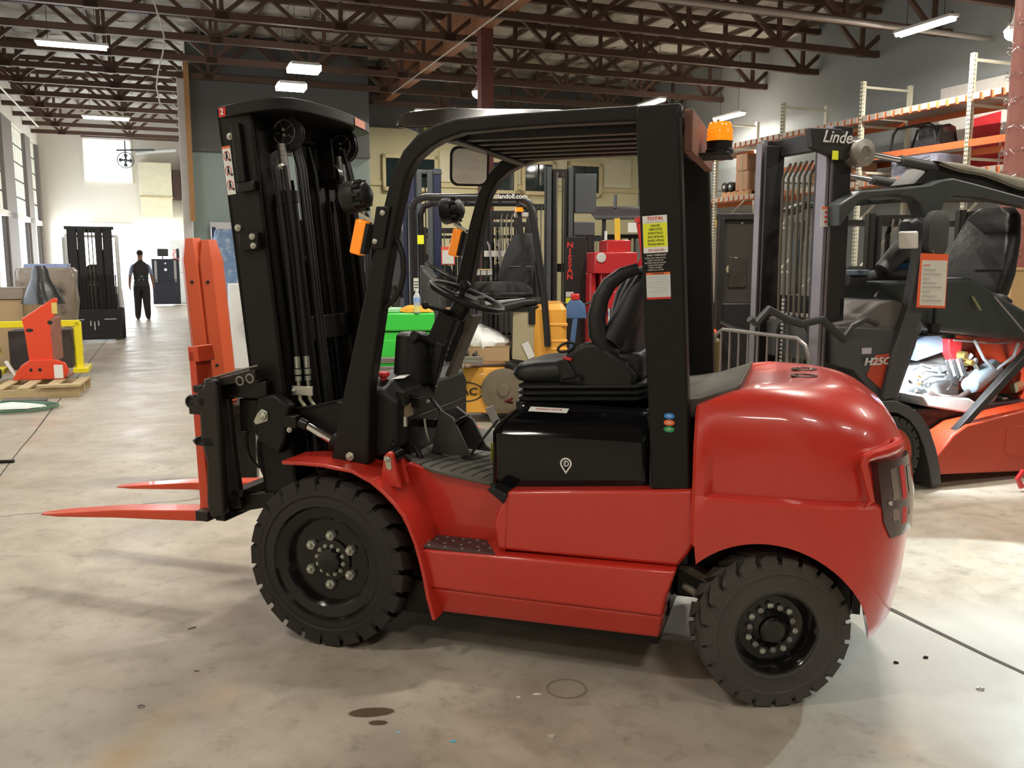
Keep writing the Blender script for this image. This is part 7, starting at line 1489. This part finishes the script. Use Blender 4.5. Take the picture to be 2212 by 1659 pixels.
rr_ = random.Random(8); q = MB(); q.loft([[(x + rr_.uniform(-.02, .02), y + rr_.uniform(-.03, .03), z) for (x, y, _) in rrect(0, .8, 0, 1.05, 0, .1)] for z in (0, .12, .25, .36)]); q.build('film', M('silvery_film', (.30, .32, .42), .15, .2, .5, 5, .8, 12, coat=.8), t, 0, smooth=20); MB().bb(-.03, -.02, .42, .54, .1, .22).build('red_label', redp, t)
# red and white banner on the wall
t = thing('wall_banner', 'large white wall banner with rounded red shapes behind the racks', 'banner', B(14.7, 11.0, 0), TH)
MB().bb(0, .05, 0, 3.0, 2.9, 5.0).build('banner_sheet', M('banner_white', (.68, .66, .62), .6), t)
rb = M('banner_red', (.60, .03, .04), .5)
def shape(pts): return MB().prism(pts, 'x', -.01, 0).build('red_shape', rb, t, 0, smooth=0)
shape([(.3 + .62 * math.cos(a_), 3.85 + .75 * math.sin(a_)) for a_ in [2 * PI * i / 28 for i in range(28)]]); shape([(1.55, 3.2), (2.7, 3.1), (2.7, 3.55), (2.15, 3.7), (2.15, 4.3), (1.55, 4.35)]); shape([(1.2, 2.95), (1.5, 2.95), (1.5, 3.9), (1.2, 4.0)])
MB().prism([(.3 + .3 * math.cos(a_), 3.95 + .28 * math.sin(a_)) for a_ in [2 * PI * i / 24 for i in range(24)]], 'x', -.02, -.01).build('white_shape', M('banner_white', (.68, .66, .62), .6), t, 0, smooth=0)
tag(MB(BT).bb(13.0, 13.3, 19.0, 19.3, 2.4, 2.7).build('yellow_cage', M('yellow_cage', (.70, .50, .12), .5), None, .02), 'small yellow wire cage hooked on the rack post behind the amber beacon', 'cage')
# small litter on the floor
def chip(lbl, u, v, sx, sy, mat, nm='paper_scrap', cat='scrap', h=.002, rz=0):
    g_ = G(u, v); q = MB(MT(g_.x, g_.y, .0005, rz=rz)); rr = random.Random(u); n = 9
    q.prism([(sx * math.cos(2 * PI * i / n) * rr.uniform(.6, 1.1), sy * math.sin(2 * PI * i / n) * rr.uniform(.6, 1.1)) for i in range(n)], 'z', 0, h); tag(q.build(nm, mat, None, 0, smooth=0), lbl, cat)
chip('bright blue scrap on the floor near the bottom edge, larger of the two blue scraps', 978, 1602, .012, .006, M('sky_blue_scrap', (.1, .5, .75), .5))
chip('tiny pale blue scrap on the floor left of the larger blue scrap', 861, 1583, .007, .006, M('pale_blue_scrap', (.3, .6, .8), .5))
chip('white paper scrap beside the round floor cover, longer of the pair', 1160, 1500, .020, .006, white); chip('small white paper scrap left of the longer one', 1120, 1506, .009, .006, white)
chip('pale chip on the floor below the round cover', 1190, 1593, .015, .010, M('pale_stone', (.55, .5, .42), .8), 'stone_chip', 'chip', .006)
chip('dark chip on the floor right of the rear wheel, below the joint', 2000, 1422, .012, .008, greasy, 'stone_chip', 'chip', .006); chip('dark chip on the floor behind the rear wheel, nearest the counterweight', 1935, 1433, .012, .008, greasy, 'stone_chip', 'chip', .006)
chip('dark fleck on the floor at the end of the fork shadow stripes', 415, 1357, .018, .005, M('dark_fleck', (.1, .08, .06), .8), 'fleck', 'fleck', .002, 40); chip('dark fleck on the floor between wheel and left edge, lower one', 425, 1450, .014, .003, M('dark_fleck', (.1, .08, .06), .8), 'fleck', 'fleck', .002)
g_ = G(2118, 1490); tag(MB(MT(g_.x, g_.y, .004)).tube([(.012 * math.cos(a_), .009 * math.sin(a_), 0) for a_ in [2 * PI * i / 14 for i in range(14)]], .0025, 5, True).build('metal_ring', steel), 'tiny metal ring on the floor at lower right', 'ring')
g_ = G(305, 1527); tag(MB(MT(g_.x, g_.y, .003)).tube([(.011 * math.cos(a_), .007 * math.sin(a_), 0) for a_ in [2 * PI * i / 14 for i in range(14)]], .002, 5, True).build('metal_ring', steel), 'tiny metal washer on the floor at lower left', 'ring')
